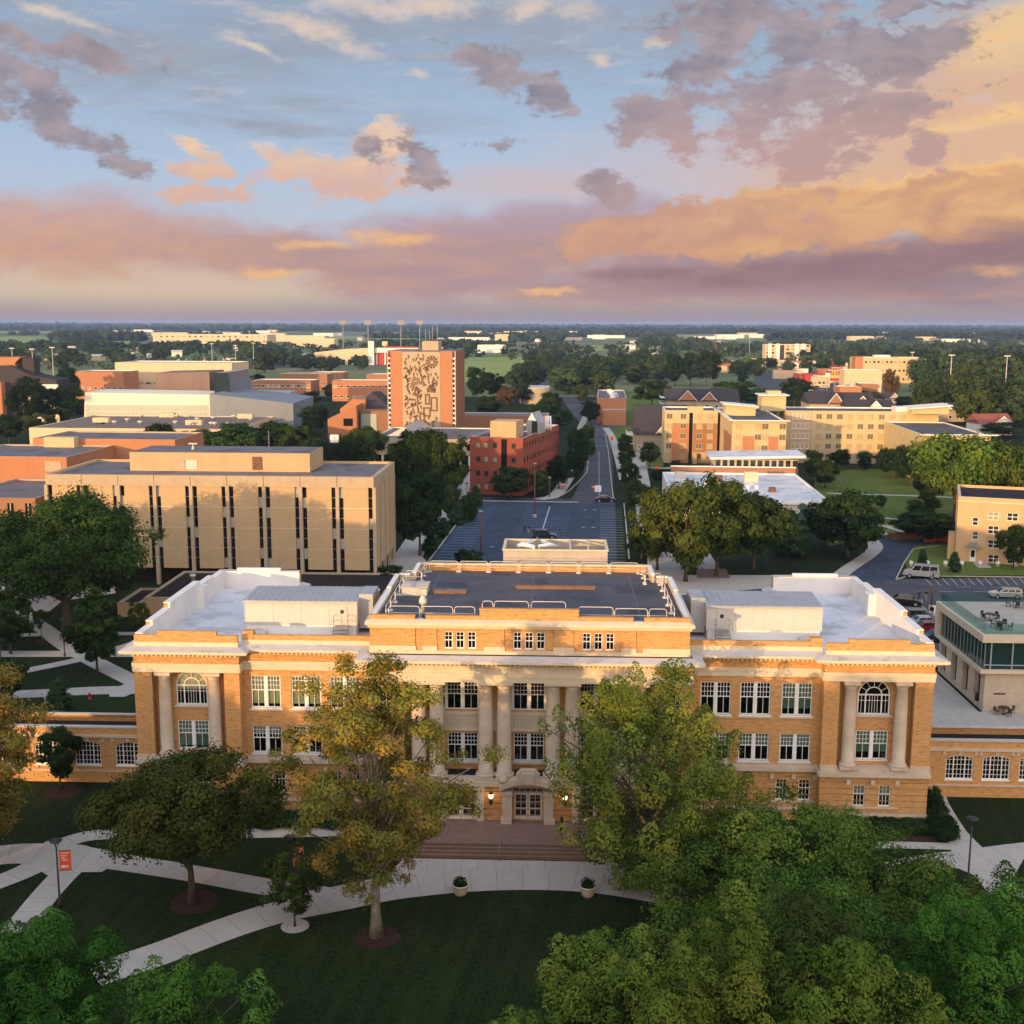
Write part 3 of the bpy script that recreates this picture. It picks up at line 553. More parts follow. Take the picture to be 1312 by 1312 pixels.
# kerbs round the car park and streets
mb = MB()
def kerb(px, h=0.13, w_=0.22):
    P = [p if isinstance(p, Vector) else G(*p) for p in px]
    for a, b in zip(P, P[1:]):
        t = (b - a).normalized(); n_ = Vector((-t.y, t.x, 0)) * w_ / 2
        p = [a - n_, b - n_, b + n_, a + n_]; mb.prism([(q.x, q.y) for q in p], 0.0, h)
kerb([lot(-0.2, -12), lot(-0.2, 62.5)]); kerb([lot(-0.2, 62.5), lot(23.5, 62.5)], 0.15, 0.4); kerb([lot(33.8, 0), lot(33.8, 62)])
kerb([(714, 638), (728, 630), (741, 618), (752, 605), (756, 575), (757, 556)]); kerb([(786, 640), (783, 615), (779, 575), (775, 556)])
kerb([(1148, 743), (1158, 722), (1170, 704), (1205, 699)]); kerb([(1148, 743), (1165, 738), (1400, 741)])
struct('kerb_line', mb, 'kerb')
# mulch rings round the lawn trees
def mulch(px, py, r, sx=1.0):
    c = G(px, py); rnd = random.Random(px); area('mulch_ring', [Vector((c.x + cos(a) * r * sx * rnd.uniform(0.9, 1.1), c.y + sin(a) * r * rnd.uniform(0.9, 1.1), 0)) for a in [k * pi / 9 for k in range(18)]], 0.012, 'mulch', world=True)
mulch(484, 1200, 1.5); mulch(250, 1156, 1.75); mulch(80, 1015, 1.6); mulch(60, 822, 1.5); mulch(125, 862, 0.9)
c_ = G(378, 1187); area('tree_ring', [Vector((c_.x + 0.95 * cos(k * pi / 10), c_.y + 0.95 * sin(k * pi / 10), 0)) for k in range(20)], 0.03, 'concrete_plaza', world=True)
area('planting_bed', [(1192, 1030), (1204, 1055), (1218, 1078), (1150, 1078), (1060, 1062), (1060, 1056)], 0.010, 'mulch')
area('planting_bed.001', [(120, 1058), (520, 1050), (520, 1042), (120, 1048)], 0.010, 'mulch')
# terrace and steps before the hall
mb = MB(); mb.T = RZ(HA, HO)
mb.box(-10.2, 10.2, -6.0, 0.5, 0.0, 0.6); struct('terrace', mb, 'terrace_brick')
mb = MB(); mb.T = RZ(HA, HO)
for k in range(3): mb.box(-9.0, 9.0, -6.0 - 0.37 * (k + 1), -6.0 - 0.37 * k, 0.0, 0.6 - 0.15 * (k + 1))
for k in range(4): mb.box(-9.0, 9.0, -6.03 - 0.37 * k, -5.85 - 0.37 * k, 0.585 - 0.15 * k, 0.606 - 0.15 * k, 1)
struct('steps', mb, ['step_brick', 'rust_metal'])
mb = MB(); mb.T = RZ(HA, HO)
for s in (-1, 1): mb.box(min(s * 9.0, s * 10.2), max(s * 9.0, s * 10.2), -7.6, -6.0, 0.0, 0.75, 0); mb.box(min(s * 8.95, s * 10.25), max(s * 8.95, s * 10.25), -7.65, -5.95, 0.75, 0.85, 1)
struct('step_kerb', mb, ['step_brick', 'limestone'])

# ------------------------------------------------------------------ the main hall
hall = thing('academic_hall', 'long three storey buff brick hall with columned portico and flat roofs', 'hall', HO, HA)
WT = 0.13                                                      # how far the sashes sit behind the wall face
WC = {}
def sash_mesh(w_, h, kind):
    k = (round(w_, 3), round(h, 3), kind)
    if k in WC: return WC[k]
    fr, gl = MB(), MB(); t = 0.07; y0, y1 = -0.05, 0.04
    def bar(a, b, c, e, d0=-0.02, d1=0.03): fr.box(a, b, d0, d1, c, e)
    def one(a, b, z0, z1, cols, rows, cols2, split=0.45):
        bar(a, a + t, z0, z1, y0, y1); bar(b - t, b, z0, z1, y0, y1); bar(a + t, b - t, z1 - t, z1, y0, y1); bar(a + t, b - t, z0, z0 + t * 1.4, y0, y1)
        zm = z1 - (z1 - z0) * split; bar(a + t, b - t, zm - 0.035, zm + 0.035, -0.04, 0.03)
        for i in range(1, cols): x = a + t + (b - a - 2 * t) * i / cols; bar(x - 0.02, x + 0.02, zm + 0.035, z1 - t)
        for j in range(1, rows): z = zm + (z1 - zm) * j / rows; bar(a + t, b - t, z - 0.018, z + 0.018, -0.015, 0.025)
        for i in range(1, cols2): x = a + t + (b - a - 2 * t) * i / cols2; bar(x - 0.02, x + 0.02, z0 + t, zm - 0.035)
        gl.box(a + t * 0.5, b - t * 0.5, 0.0, 0.01, z0 + t * 0.5, z1 - t * 0.5)
    hw = w_ / 2
    if kind == 'pair':
        one(-hw, -0.09, 0, h, 4, 3, 2); one(0.09, hw, 0, h, 4, 3, 2); bar(-0.09, 0.09, 0, h, -0.07, 0.05); bar(-hw - 0.08, hw + 0.08, -0.1, 0.0, -0.15, 0.05)
    elif kind == 'single': one(-hw, hw, 0, h, 3, 2, 3, 0.42); bar(-hw - 0.05, hw + 0.05, -0.08, 0.0, -0.12, 0.05)
    elif kind == 'attic': one(-hw, hw, 0, h, 2, 2, 2, 0.5)
    elif kind == 'triple':                                     # pair with side lights
        c = hw - 0.55; one(-c, -0.09, 0, h, 4, 3, 2); one(0.09, c, 0, h, 4, 3, 2); bar(-0.09, 0.09, 0, h, -0.07, 0.05)
        one(-hw, -c - 0.1, 0, h, 1, 3, 1); one(c + 0.1, hw, 0, h, 1, 3, 1); bar(-c - 0.1, -c, 0, h, -0.06, 0.05); bar(c, c + 0.1, 0, h, -0.06, 0.05)
    elif kind == 'arch':
        sp = h - hw; N = 20
        def ring(r0, r1, d0, d1, ang0=0, ang1=pi):
            for i in range(N):
                p, q = ang0 + (ang1 - ang0) * i / N, ang0 + (ang1 - ang0) * (i + 1) / N
                pr = [(r0 * cos(p), sp + r0 * sin(p)), (r1 * cos(p), sp + r1 * sin(p)), (r1 * cos(q), sp + r1 * sin(q)), (r0 * cos(q), sp + r0 * sin(q))]
                fr.ext(pr, d0, d1)
        ring(hw - 0.09, hw, y0, y1); ring(hw * 0.46, hw * 0.46 + 0.09, -0.03, 0.03)
        for a in (pi * 0.17, pi * 0.34, pi * 0.5, pi * 0.66, pi * 0.83):
            fr.ext([(hw * 0.5 * cos(a) + 0.02 * sin(a), sp + hw * 0.5 * sin(a) - 0.02 * cos(a)), (hw * 0.96 * cos(a) + 0.02 * sin(a), sp + hw * 0.96 * sin(a) - 0.02 * cos(a)), (hw * 0.96 * cos(a) - 0.02 * sin(a), sp + hw * 0.96 * sin(a) + 0.02 * cos(a)), (hw * 0.5 * cos(a) - 0.02 * sin(a), sp + hw * 0.5 * sin(a) + 0.02 * cos(a))], -0.02, 0.02)
        for x in (-hw, hw - 0.09): bar(x, x + 0.09, 0, sp, y0, y1)
        bar(-hw + 0.09, hw - 0.09, 0, 0.12, y0, y1); bar(-hw + 0.09, hw - 0.09, sp - 0.05, sp + 0.06, -0.045, 0.035)
        for x in (-hw * 0.5, hw * 0.5): bar(x - 0.05, x + 0.05, 0.12, sp - 0.05, -0.04, 0.03)
        for x in (-0.75, -0.25, -0.08, 0.08, 0.25, 0.75): bar(x * hw - 0.015, x * hw + 0.015, 0.12, sp - 0.05)
        bar(-hw + 0.09, hw - 0.09, sp - 0.5, sp - 0.46, -0.012, 0.022)
        gl.face([(-hw + 0.03, 0, 0.03), (hw - 0.03, 0, 0.03), *[((hw - 0.03) * cos(pi * i / N), 0, sp + (hw - 0.03) * sin(pi * i / N)) for i in range(N + 1)]])
        bar(-hw - 0.1, hw + 0.1, -0.13, 0.0, -0.18, 0.05)
    elif kind == 'segment':                                    # wide window with a shallow curved head
        rise = 0.28; N = 10; top = lambda x: h - rise * (x / hw) ** 2
        for i in range(N):
            a, b = -hw + 2 * hw * i / N, -hw + 2 * hw * (i + 1) / N; fr.ext([(a, top(a) - 0.08), (b, top(b) - 0.08), (b, top(b)), (a, top(a))], y0, y1)
        bar(-hw, -hw + 0.08, 0, h - rise, y0, y1); bar(hw - 0.08, hw, 0, h - rise, y0, y1); bar(-hw, hw, 0, 0.1, y0 + 0.003, y1 + 0.003); bar(-hw - 0.06, hw + 0.06, -0.1, 0, -0.15, 0.05)
        for x in (-0.42, 0.42): bar(x * hw - 0.045, x * hw + 0.045, 0.1, top(x * hw) - 0.05, -0.045, 0.035)
        for x in (-0.71, -0.14, 0.14, 0.71): bar(x * hw - 0.018, x * hw + 0.018, 0.1, top(x * hw) - 0.05)
        for j in range(1, 5): z = h * j / 5; bar(-hw + 0.08, hw - 0.08, z - 0.018, z + 0.018, -0.012, 0.022)
        gl.face([(-hw + 0.03, 0, 0.03), (hw - 0.03, 0, 0.03), *[(x, 0, top(x) - 0.03) for x in [(hw - 0.03) * (1 - 2 * i / N) for i in range(N + 1)]]])
    elif kind == 'door':
        for s in (-1, 1):
            a, b = (-hw, -0.02) if s < 0 else (0.02, hw); dh = h * 0.8
            bar(a, a + 0.14, 0, dh, -0.04, 0.04); bar(b - 0.14, b, 0, dh, -0.04, 0.04); bar(a + 0.14, b - 0.14, 0, 0.3, -0.04, 0.04); bar(a + 0.14, b - 0.14, dh - 0.15, dh, -0.04, 0.04)
            bar((a + b) / 2 - 0.02, (a + b) / 2 + 0.02, 0.3, dh - 0.15); bar(a + 0.14, b - 0.14, dh * 0.4, dh * 0.4 + 0.07, -0.03, 0.03); bar(a + 0.14, b - 0.14, dh * 0.66, dh * 0.66 + 0.04)
        bar(-hw, hw, h * 0.8, h * 0.8 + 0.12, -0.06, 0.05)
        for i in range(1, 5): x = -hw + 2 * hw * i / 5; bar(x - 0.018, x + 0.018, h * 0.8 + 0.12, h)
        gl.box(-hw, hw, 0.0, 0.01, 0.05, h)
    WC[k] = (fr.mesh('window_frame', 'white_paint'), gl.mesh('glass', 'clear_glass')); return WC[k]
BL = {}
def blind(par, w_, h, drop, mat):
    k = (round(w_, 2), round(h, 2), drop, mat)
    if k not in BL: b = MB(); b.box(-w_ / 2 + 0.1, w_ / 2 - 0.1, 0.07, 0.09, h * (1 - drop), h - 0.08); BL[k] = b.mesh('blind', mat)
    obj('blind', BL[k], par)
def window(par, u, v, z, w_, h, kind, rz=0.0, bl=None, name='window'):
    fr, gl = sash_mesh(w_, h, kind); o = obj(name, fr, par, (u - WT * sin(rz), v + WT * cos(rz), z), rz); obj('glass', gl, o)
    if bl: blind(o, w_ if kind != 'pair' else w_, h, *bl)
    return o
# levels
Z_PL, Z_WT0, Z_WT1, Z_AR0, Z_AR1, Z_FR, Z_CO, Z_PA = 0.85, 4.2, 4.75, 12.1, 12.85, 13.45, 14.0, 14.55
BR, LS, CS, ST, DK, WM = 0, 1, 2, 3, 4, 5
HM = ['buff_brick', 'limestone', 'cream_stone', 'stone_top', 'dark_interior', 'parapet_membrane']
walls, stone, cornice, parapet, roof, dent = MB(), MB(), MB(), MB(), MB(), MB()
def rusticated(u0, u1, z0, z1, v, ops, n):                     # banded ground storey: raised courses with real grooves between
    h = (z1 - z0) / n
    walls.front(u0, u1, z0, z1, v + 0.08, ops, 0.32, BR, DK)
    for k in range(n):
        a, b = z0 + k * h + 0.04, z0 + (k + 1) * h - 0.04
        walls.front(u0, u1, a, b, v, [o for o in ops], 0.08, BR, None)
        us = [u0] + sorted(q for o in ops if o[2] < b and o[3] > a for q in o[:2]) + [u1]
        for i in range(0, len(us), 2): walls.face([(us[i], v, b), (us[i + 1], v, b), (us[i + 1], v + 0.08, b), (us[i], v + 0.08, b)], BR)
def entab(u0, u1, v, vb, ends=(0, 0), stonefrieze=None):       # architrave, frieze, dentils, cornice along one front
    stone.box(u0 - 0.06 * ends[0], u1 + 0.06 * ends[1], v - 0.10, v + 0.2, Z_AR0, Z_AR0 + 0.42, CS); stone.box(u0 - 0.10 * ends[0], u1 + 0.1 * ends[1], v - 0.15, v + 0.2, Z_AR0 + 0.42, Z_AR1, CS)
    if stonefrieze is None: walls.front(u0, u1, Z_AR1, Z_FR + 0.1, v, (), 0, BR)
    e0, e1 = ends
    stone.box(u0 - 0.12 * e0, u1 + 0.12 * e1, v - 0.14, v + 0.2, Z_FR, Z_FR + 0.06, CS)
    n = int((u1 - u0) / 0.36)
    for k in range(n): x = u0 + (k + 0.5) * (u1 - u0) / n; dent.box(x - 0.085, x + 0.085, v - 0.46, v - 0.02, Z_FR + 0.06, Z_FR + 0.24, CS)
    cornice.box(u0 - 0.72 * e0, u1 + 0.72 * e1, v - 0.62, v + 0.1, Z_FR + 0.24, Z_FR + 0.36, CS)
    cornice.box(u0 - 0.88 * e0, u1 + 0.88 * e1, v - 0.85, v + 0.1, Z_FR + 0.36, Z_CO, CS)
    # weathered top slope
    a, b = u0 - 0.88 * e0, u1 + 0.88 * e1
    cornice.face([(a, v - 0.85, Z_CO), (b, v - 0.85, Z_CO), (u1, v + 0.12, Z_CO + 0.22), (u0, v + 0.12, Z_CO + 0.22)], ST)
    if e1: cornice.face([(b, v - 0.85, Z_CO), (b, vb, Z_CO), (u1, vb, Z_CO + 0.22), (u1, v + 0.12, Z_CO + 0.22)], ST)
    if e0: cornice.face([(a, vb, Z_CO), (a, v - 0.85, Z_CO), (u0, v + 0.12, Z_CO + 0.22), (u0, vb, Z_CO + 0.22)], ST)
def column(u, v, z0, z1, r, plinth=True):
    m = MB(); h = z1 - z0
    m.box(-r * 1.35, r * 1.35, -r * 1.35, r * 1.35, 0, 0.22); m.lathe([(r * 1.3, 0.22), (r * 1.34, 0.3), (r * 1.25, 0.38), (r * 1.08, 0.43), (r * 1.12, 0.5), (r, 0.58), (r * 0.995, h * 0.35), (r * 0.93, h * 0.7), (r * 0.85, h - 0.62), (r * 0.92, h - 0.58), (r * 0.88, h - 0.5), (r * 0.9, h - 0.38), (r * 1.15, h - 0.24)], n=20)
    m.box(-r * 1.22, r * 1.22, -r * 1.22, r * 1.22, h - 0.24, h)
    m.build('column', 'limestone', hall, (u, v, z0))
# --- end pavilions
for s in (-1, 1):
    o0, o1 = (23.4, 32.0) if s > 0 else (-32.0, -23.4); c = s * 27.6
    gw = [(c - 1.02 - 0.48, c - 1.02 + 0.48, 1.65, 3.45), (c + 1.02 - 0.48, c + 1.02 + 0.48, 1.65, 3.45)]
    walls.front(o0, o1, 0, Z_PL, -0.05, (), 0, BR); stone.box(o0 - 0.03, o1 + 0.03, -0.12, 0.1, Z_PL, 1.1, LS)
    rusticated(o0, o1, 1.1, Z_WT0, 0.0, gw, 6)
    stone.box(c - 2.1, c + 2.1, -0.1, 0.05, 1.48, 1.64, LS)
    for x in (c - 1.95, c, c + 1.95): stone.box(x - 0.16, x + 0.16, -0.14, 0.05, 3.5, 3.92, LS)
    for q in (-1.02, 1.02): window(hall, c + q, 0.0, 1.65, 0.94, 1.8, 'single', bl=(0.45, 'blind_green') if s > 0 else None)
    stone.box(o0 - 0.12, o1 + 0.12, -0.30, 0.3, Z_WT0, 4.55, LS); stone.box(o0 - 0.05, o1 + 0.05, -0.22, 0.3, 4.55, Z_WT1, LS)
    # piers each side, recessed middle with two columns
    p0, p1 = c - 2.95, c + 2.95
    for a, b in ((o0, p0), (p1, o1)):
        walls.front(a, b, Z_WT1, Z_AR0, 0.0, (), 0, BR)
        stone.box(a - 0.06, b + 0.06, -0.12, 0.2, Z_WT1, 5.1, LS)
    walls.face([(p0, 0, Z_WT1), (p0, 0.85, Z_WT1), (p0, 0.85, Z_AR0), (p0, 0, Z_AR0)], BR); walls.face([(p1, 0.85, Z_WT1), (p1, 0, Z_WT1), (p1, 0, Z_AR0), (p1, 0.85, Z_AR0)], BR)
    walls.front(p0, p1, Z_WT1, Z_AR0, 0.85, [(c - 1.3, c + 1.3, 5.3, 7.75), (c - 1.3, c + 1.3, 9.05, 12.0)], 0.4, BR, DK)
    # brick corners above the arched head
    for q in (-1, 1):
        N = 10; arc = [(c + q * 1.3 * cos(pi / 2 * i / N), 10.7 + 1.3 * sin(pi / 2 * i / N)) for i in range(N + 1)]
        for i in range(N):
            a, b = arc[i], arc[i + 1]; pts = [(a[0], 0.852, a[1]), (c + q * 1.3, 0.852, a[1]), (c + q * 1.3, 0.852, b[1]), (b[0], 0.852, b[1])]
            walls.face(pts if q > 0 else pts[::-1], BR); soff = [(a[0], 0.852, a[1]), (b[0], 0.852, b[1]), (b[0], 1.2, b[1]), (a[0], 1.2, a[1])]; walls.face(soff if q > 0 else soff[::-1], BR)
    window(hall, c, 0.85, 5.3, 2.56, 2.42, 'pair', bl=(0.75, 'blind_green') if s > 0 else (0.9, 'blind_green'))
    window(hall, c, 0.85, 9.05, 2.56, 2.93, 'arch', bl=(0.55, 'blind_pale') if s < 0 else None)
    stone.box(c - 1.5, c + 1.5, 0.72, 0.9, 8.88, 9.02, LS)
    stone.box(p0 + 0.02, p1 - 0.02, -0.02, 0.83, Z_AR0 - 0.006, Z_AR0 + 0.2, CS)
    for q in (-1, 1): column(c + q * 2.02, 0.28, Z_WT1 + 0.1, Z_AR0, 0.52)
    stone.box(p0 + 0.02, p1 - 0.02, -0.14, 0.84, Z_WT1, Z_WT1 + 0.1, LS)
    entab(o0, o1, 0.0, 24.0 if s else 0, (1, 1))
    # parapet: stone base course, brick above, raised middle
    stone.box(o0 + 0.05, o1 - 0.05, 0.1, 0.55, 14.2, Z_PA, CS)
    parapet.box(o0 + 0.1, o1 - 0.1, 0.15, 0.5, Z_PA, 15.12, BR); parapet.box(c - 2.4, c + 2.4, 0.12, 0.53, 15.12, 15.46, BR)
    parapet.box(o0 + 0.06, o1 - 0.06, 0.11, 0.54, 15.12, 15.20, LS) if False else None
# --- recessed wings between
V1 = 1.0
blinds_up = {(-1, 0): 'blind_pale', (-1, 1): None, (1, 2): 'blind_green', (1, 0): None}
for s in (-1, 1):
    w0, w1 = (12.8, 23.4) if s > 0 else (-23.4, -12.8); ws = [s * q for q in (21.52, 18.2, 15.02)]
    ops = [(x - 1.22, x + 1.22, z, z + h) for x in ws for z, h in ((5.0, 2.3), (8.85, 2.72))]
    gops = [(x + q - 0.48, x + q + 0.48, 1.65, 3.45) for x in (s * 21.5, s * 15.0) for q in (-0.92, 0.92)]
    walls.front(w0, w1, 0, Z_PL, V1 - 0.05, (), 0, BR); stone.box(w0, w1, V1 - 0.12, V1 + 0.1, Z_PL, 1.1, LS)
    rusticated(w0, w1, 1.1, Z_WT0, V1, gops, 6)
    for x in (s * 21.5, s * 15.0):
        stone.box(x - 1.8, x + 1.8, V1 - 0.1, V1 + 0.05, 1.48, 1.64, LS)
        for q in (-1.75, 0, 1.75): stone.box(x + q - 0.15, x + q + 0.15, V1 - 0.12, V1 + 0.05, 3.5, 3.9, LS)
        for q in (-0.92, 0.92): window(hall, x + q, V1, 1.65, 0.94, 1.8, 'single')
    stone.box(w0, w1, V1 - 0.30, V1 + 0.3, Z_WT0, 4.55, LS); stone.box(w0, w1, V1 - 0.2, V1 + 0.3, 4.55, Z_WT1, LS)
    walls.front(w0, w1, Z_WT1, Z_AR0, V1, ops, 0.42, BR, DK)
    for i, x in enumerate(ws):
        for z, h in ((5.0, 2.3), (8.85, 2.72)):
            up = z > 7; b = None
            if s < 0 and up: b = (0.88, 'blind_pale')
            if s > 0 and i == 0 and up: b = (0.8, 'blind_green')
            if s < 0 and not up and i == 0: b = (0.3, 'blind_pale')
            if s > 0 and not up: b = (0.45, 'blind_green')
            window(hall, x, V1, z, 2.40, h, 'pair', bl=b); stone.box(x - 1.4, x + 1.4, V1 - 0.1, V1 + 0.05, z - 0.22, z - 0.1, LS)
    entab(w0, w1, V1, 24, (0, 0))
    stone.box(w0, w1, V1 + 0.1, V1 + 0.55, 14.2, Z_PA, CS); parapet.box(w0, w1, V1 + 0.15, V1 + 0.5, Z_PA, 14.95, BR)
    px = s * 22.9; parapet.box(px - 0.45, px + 0.45, V1 + 0.1, V1 + 0.9, Z_PA, 15.25, BR)
for s in (-1, 1):                                              # short returns where the end pavilions stand forward
    walls.T = Matrix.Translation((s * 23.4, 0, 0)) @ Matrix.Rotation(-s * pi / 2, 4, 'Z'); a, b = (-1.0, 0.0) if s > 0 else (0.0, 1.0)
    walls.front(a, b, 0, Z_FR + 0.3, 0.0, (), 0, BR); walls.T = None
    x0, x1 = (23.28, 23.4) if s > 0 else (-23.4, -23.28); stone.box(x0, x1, -0.1, 0.9, Z_AR0, Z_AR1, CS); stone.box(x0 - (0.1 if s > 0 else 0), x1 + (0 if s > 0 else 0.1), -0.2, 0.75, Z_WT0, 4.6, LS)
# --- side walls and rear
for s in (-1, 1):
    walls.T = Matrix.Translation((s * 32.0, 0, 0)) @ Matrix.Rotation(s * pi / 2, 4, 'Z')
    L_ = 24.5; a, b = (0.0, L_) if s > 0 else (-L_, 0.0)
    sops = [((x if s > 0 else -x) - 1.2, (x if s > 0 else -x) + 1.2, z, z + h) for x in (4.2, 8.5, 12.8, 17.1, 21.4) for z, h in ((5.0, 2.3), (8.85, 2.72))]
    walls.front(a, b, 0, Z_FR + 0.3, 0.0, sops, 0.42, BR, DK); walls.T = None
    for x in (4.2, 8.5, 12.8, 17.1, 21.4):
        for z, h in ((5.0, 2.3), (8.85, 2.72)): window(hall, s * (32.0), x, z, 2.36, h, 'pair', rz=s * pi / 2)
    x0, x1 = (32.0, 32.2) if s > 0 else (-32.2, -32.0)
    stone.box(x0, x1, 0.3, L_, Z_WT0, Z_WT1, LS); stone.box(x0, x1 if s > 0 else x1, 0.2, L_, Z_AR0, Z_AR1, CS)
    q0, q1 = (32.0, 32.88) if s > 0 else (-32.88, -32.0); cornice.box(q0, q1, 0.1, L_, Z_FR + 0.36, Z_CO - 0.003, CS)
    # side parapet stepping up to its middle, white sheet inside
    for v0, v1, zt in ((0.5, 3.0, 15.12), (3.0, 7.5, 15.5), (7.5, 16.0, 15.95), (16.0, 20.5, 15.5), (20.5, 24.2, 15.2)):
        i0, i1 = (31.35, 31.55) if s > 0 else (-31.55, -31.35); o_0, o_1 = (31.55, 31.9) if s > 0 else (-31.9, -31.55)
        parapet.box(i0, i1, v0, v1, 13.6, zt + 0.004, WM); parapet.box(o_0, o_1, v0, v1, 14.2, zt, BR); parapet.box(min(i0, o_0) - 0.04, max(i1, o_1) + 0.04, v0, v1, zt + 0.004, zt + 0.07, WM)
    ii = (30.75, 31.35) if s > 0 else (-31.35, -30.75); parapet.box(ii[0], ii[1], 15.2, 16.6, 13.6, 15.6, WM)
    # rear wall and rear parapet of the wing
    a, b = (23.6, 32.0) if s > 0 else (-32.0, -23.6)
    walls.box(a, b, 24.2, 24.5, 0, 15.1, BR); parapet.box(a + 0.1, b - 0.1, 24.0, 24.2, 13.6, 15.3, WM); parapet.box(a + 2.0, b - 2.0, 23.98, 24.45, 15.3, 15.55, WM); parapet.box(a + 0.1, b - 0.1, 24.0, 24.5, 15.24, 15.30, WM)
    a, b = (11.5, 23.6) if s > 0 else (-23.6, -11.5)
    walls.box(a, b, 15.0, 15.3, 0, 13.7, BR)
    iw = (23.5, 23.8) if s > 0 else (-23.8, -23.5); walls.box(iw[0], iw[1], 15.3, 24.2, 0, 13.9, BR); parapet.box(iw[0] - 0.05, iw[1] + 0.05, 15.0, 24.2, 13.9, 14.05, WM)
    # roofs
    a, b = (23.8, 31.4) if s > 0 else (-31.4, -23.8); roof.box(a, b, 0.5, 24.1, 13.3, 13.6, 0)
    a, b = (12.6, 23.8) if s > 0 else (-23.8, -12.6); roof.box(a, b, 1.5, 15.2, 13.3, 13.596, 0)
    # white sheet behind the front parapet
    a, b = (23.5, 31.9) if s > 0 else (-31.9, -23.5); parapet.box(a, b, 0.5, 0.56, 13.6, 15.05, WM); a, b = (12.8, 23.4) if s > 0 else (-23.4, -12.8); parapet.box(a, b, 1.5, 1.56, 13.6, 14.9, WM)
# --- centre block with the portico
VC = -1.6
walls.front(-12.8, 12.8, 0, 0.6, VC, (), 0, BR)
cops = [(-6.6, -4.14, 0.62, 3.2), (-1.15, 1.15, 0.62, 3.35), (4.14, 6.6, 0.62, 3.2)]
gops = cops + [(x - 0.48, x + 0.48, 1.65, 3.3) for x in (-11.4, 11.4)]
rusticated(-12.8, 12.8, 0.6, 3.55, VC, gops, 6)
for x in (-11.4, 11.4): window(hall, x, VC, 1.65, 0.94, 1.65, 'single')
for s in (-1, 1):
    walls.T = Matrix.Translation((s * 12.8, 0, 0)) @ Matrix.Rotation(s * pi / 2, 4, 'Z'); a, b = (VC, 1.0) if s > 0 else (-1.0, -VC)
    walls.front(a, b, 0, Z_FR + 0.3, 0, (), 0, BR); walls.T = None
stone.box(-12.9, 12.9, VC - 0.28, VC + 0.5, 3.55, 3.9, LS)
# door surrounds
for x, w_ in ((-5.37, 1.25), (5.37, 1.25)):
    for q in (-1, 1): stone.box(x + q * (w_ + 0.28) - 0.3, x + q * (w_ + 0.28) + 0.3, VC - 0.16, VC + 0.3, 0.6, 3.2, LS); stone.box(x + q * (w_ + 0.28) - 0.36, x + q * (w_ + 0.28) + 0.36, VC - 0.22, VC + 0.3, 3.2, 3.55, LS)
    stone.box(x - w_ - 0.1, x + w_ + 0.1, VC - 0.12, VC + 0.3, 3.2, 3.55, LS)
    window(hall, x, VC + 0.1, 0.62, 2.4, 2.56, 'door', name='door')
for q in (-1, 1):
    stone.box(q * 1.65 - 0.38, q * 1.65 + 0.38, VC - 0.55, VC + 0.3, 0.6, 3.0, LS); stone.box(q * 1.75 - 0.52, q * 1.75 + 0.52, VC - 0.65, VC + 0.3, 3.0, 3.3, LS); stone.box(q * 1.75 - 0.42, q * 1.75 + 0.42, VC - 0.65, VC + 0.3, 0.6, 1.0, LS)
N = 12
for i in range(N):                                             # curved hood over the middle door
    a, b = -1.0 + 2.0 * i / N, -1.0 + 2.0 * (i + 1) / N; f = lambda t: 3.35 + 0.62 * (1 - t * t)
    stone.ext([(a * 2.25, f(a)), (b * 2.25, f(b)), (b * 2.3, f(b) + 0.42), (a * 2.3, f(a) + 0.42)], VC - 0.75, VC + 0.2, LS)
stone.ext([(-0.85, 4.3), (0.85, 4.3), (0.95, 4.75), (0.55, 5.15), (-0.55, 5.15), (-0.95, 4.75)], VC - 0.7, VC - 0.25, LS); stone.ext([(-0.42, 4.0), (0.42, 4.0), (0.5, 4.9), (-0.5, 4.9)], VC - 0.85, VC - 0.7, LS)
for q in (-1, 1): stone.lathe([(0.05, 3.9), (0.34, 4.0), (0.38, 4.2), (0.25, 4.45), (0.05, 4.5)], q * 1.95, VC - 0.35, 10, LS)
window(hall, 0, VC + 0.25, 0.62, 2.26, 2.75, 'door', name='door')
# ledge behind the columns
stone.box(-9.75, 9.75, VC - 0.2, VC + 1.3, 3.9, 4.02, LS); roof.box(-9.7, 9.7, VC + 0.95, 0.9, 4.02, 4.10, 2)
for x in (-8.78, -7.32, -3.42, -1.95, 1.95, 3.42, 7.32, 8.78): column(x, VC + 0.62, 4.02, Z_AR0 + 0.02, 0.60)
VB = 0.45                                                      # glazed wall behind the columns
bops = [(x - 1.25, x + 1.25, 4.85, 7.2) for x in (-5.37, 0, 5.37)] + [(x - 1.85, x + 1.85, 9.15, 11.5) for x in (-5.37, 0, 5.37)]
walls.front(-9.9, 9.9, 3.9, Z_AR0 + 0.1, VB, bops, 0.4, BR, DK)
for x in (-5.37, 0, 5.37):
    window(hall, x, VB, 4.85, 2.46, 2.35, 'pair'); window(hall, x, VB, 9.15, 3.64, 2.35, 'triple'); stone.box(x - 1.5, x + 1.5, VB - 0.15, VB + 0.05, 4.6, 4.75, LS)
stone.box(-9.9, 9.9, VB - 0.12, VB + 0.02, 7.55, 8.75, CS); stone.box(-9.9, 9.9, VB - 0.22, VB + 0.02, 8.75, 9.05, CS); stone.box(-9.9, 9.9, VB - 0.2, VB + 0.02, 7.4, 7.55, CS)
for x in (-5.37, 0, 5.37):
    for k in range(14): xx = x - 1.7 + k * 3.4 / 13; stone.box(xx - 0.05, xx + 0.05, VB - 0.16, VB - 0.12, 7.75, 8.55, LS)
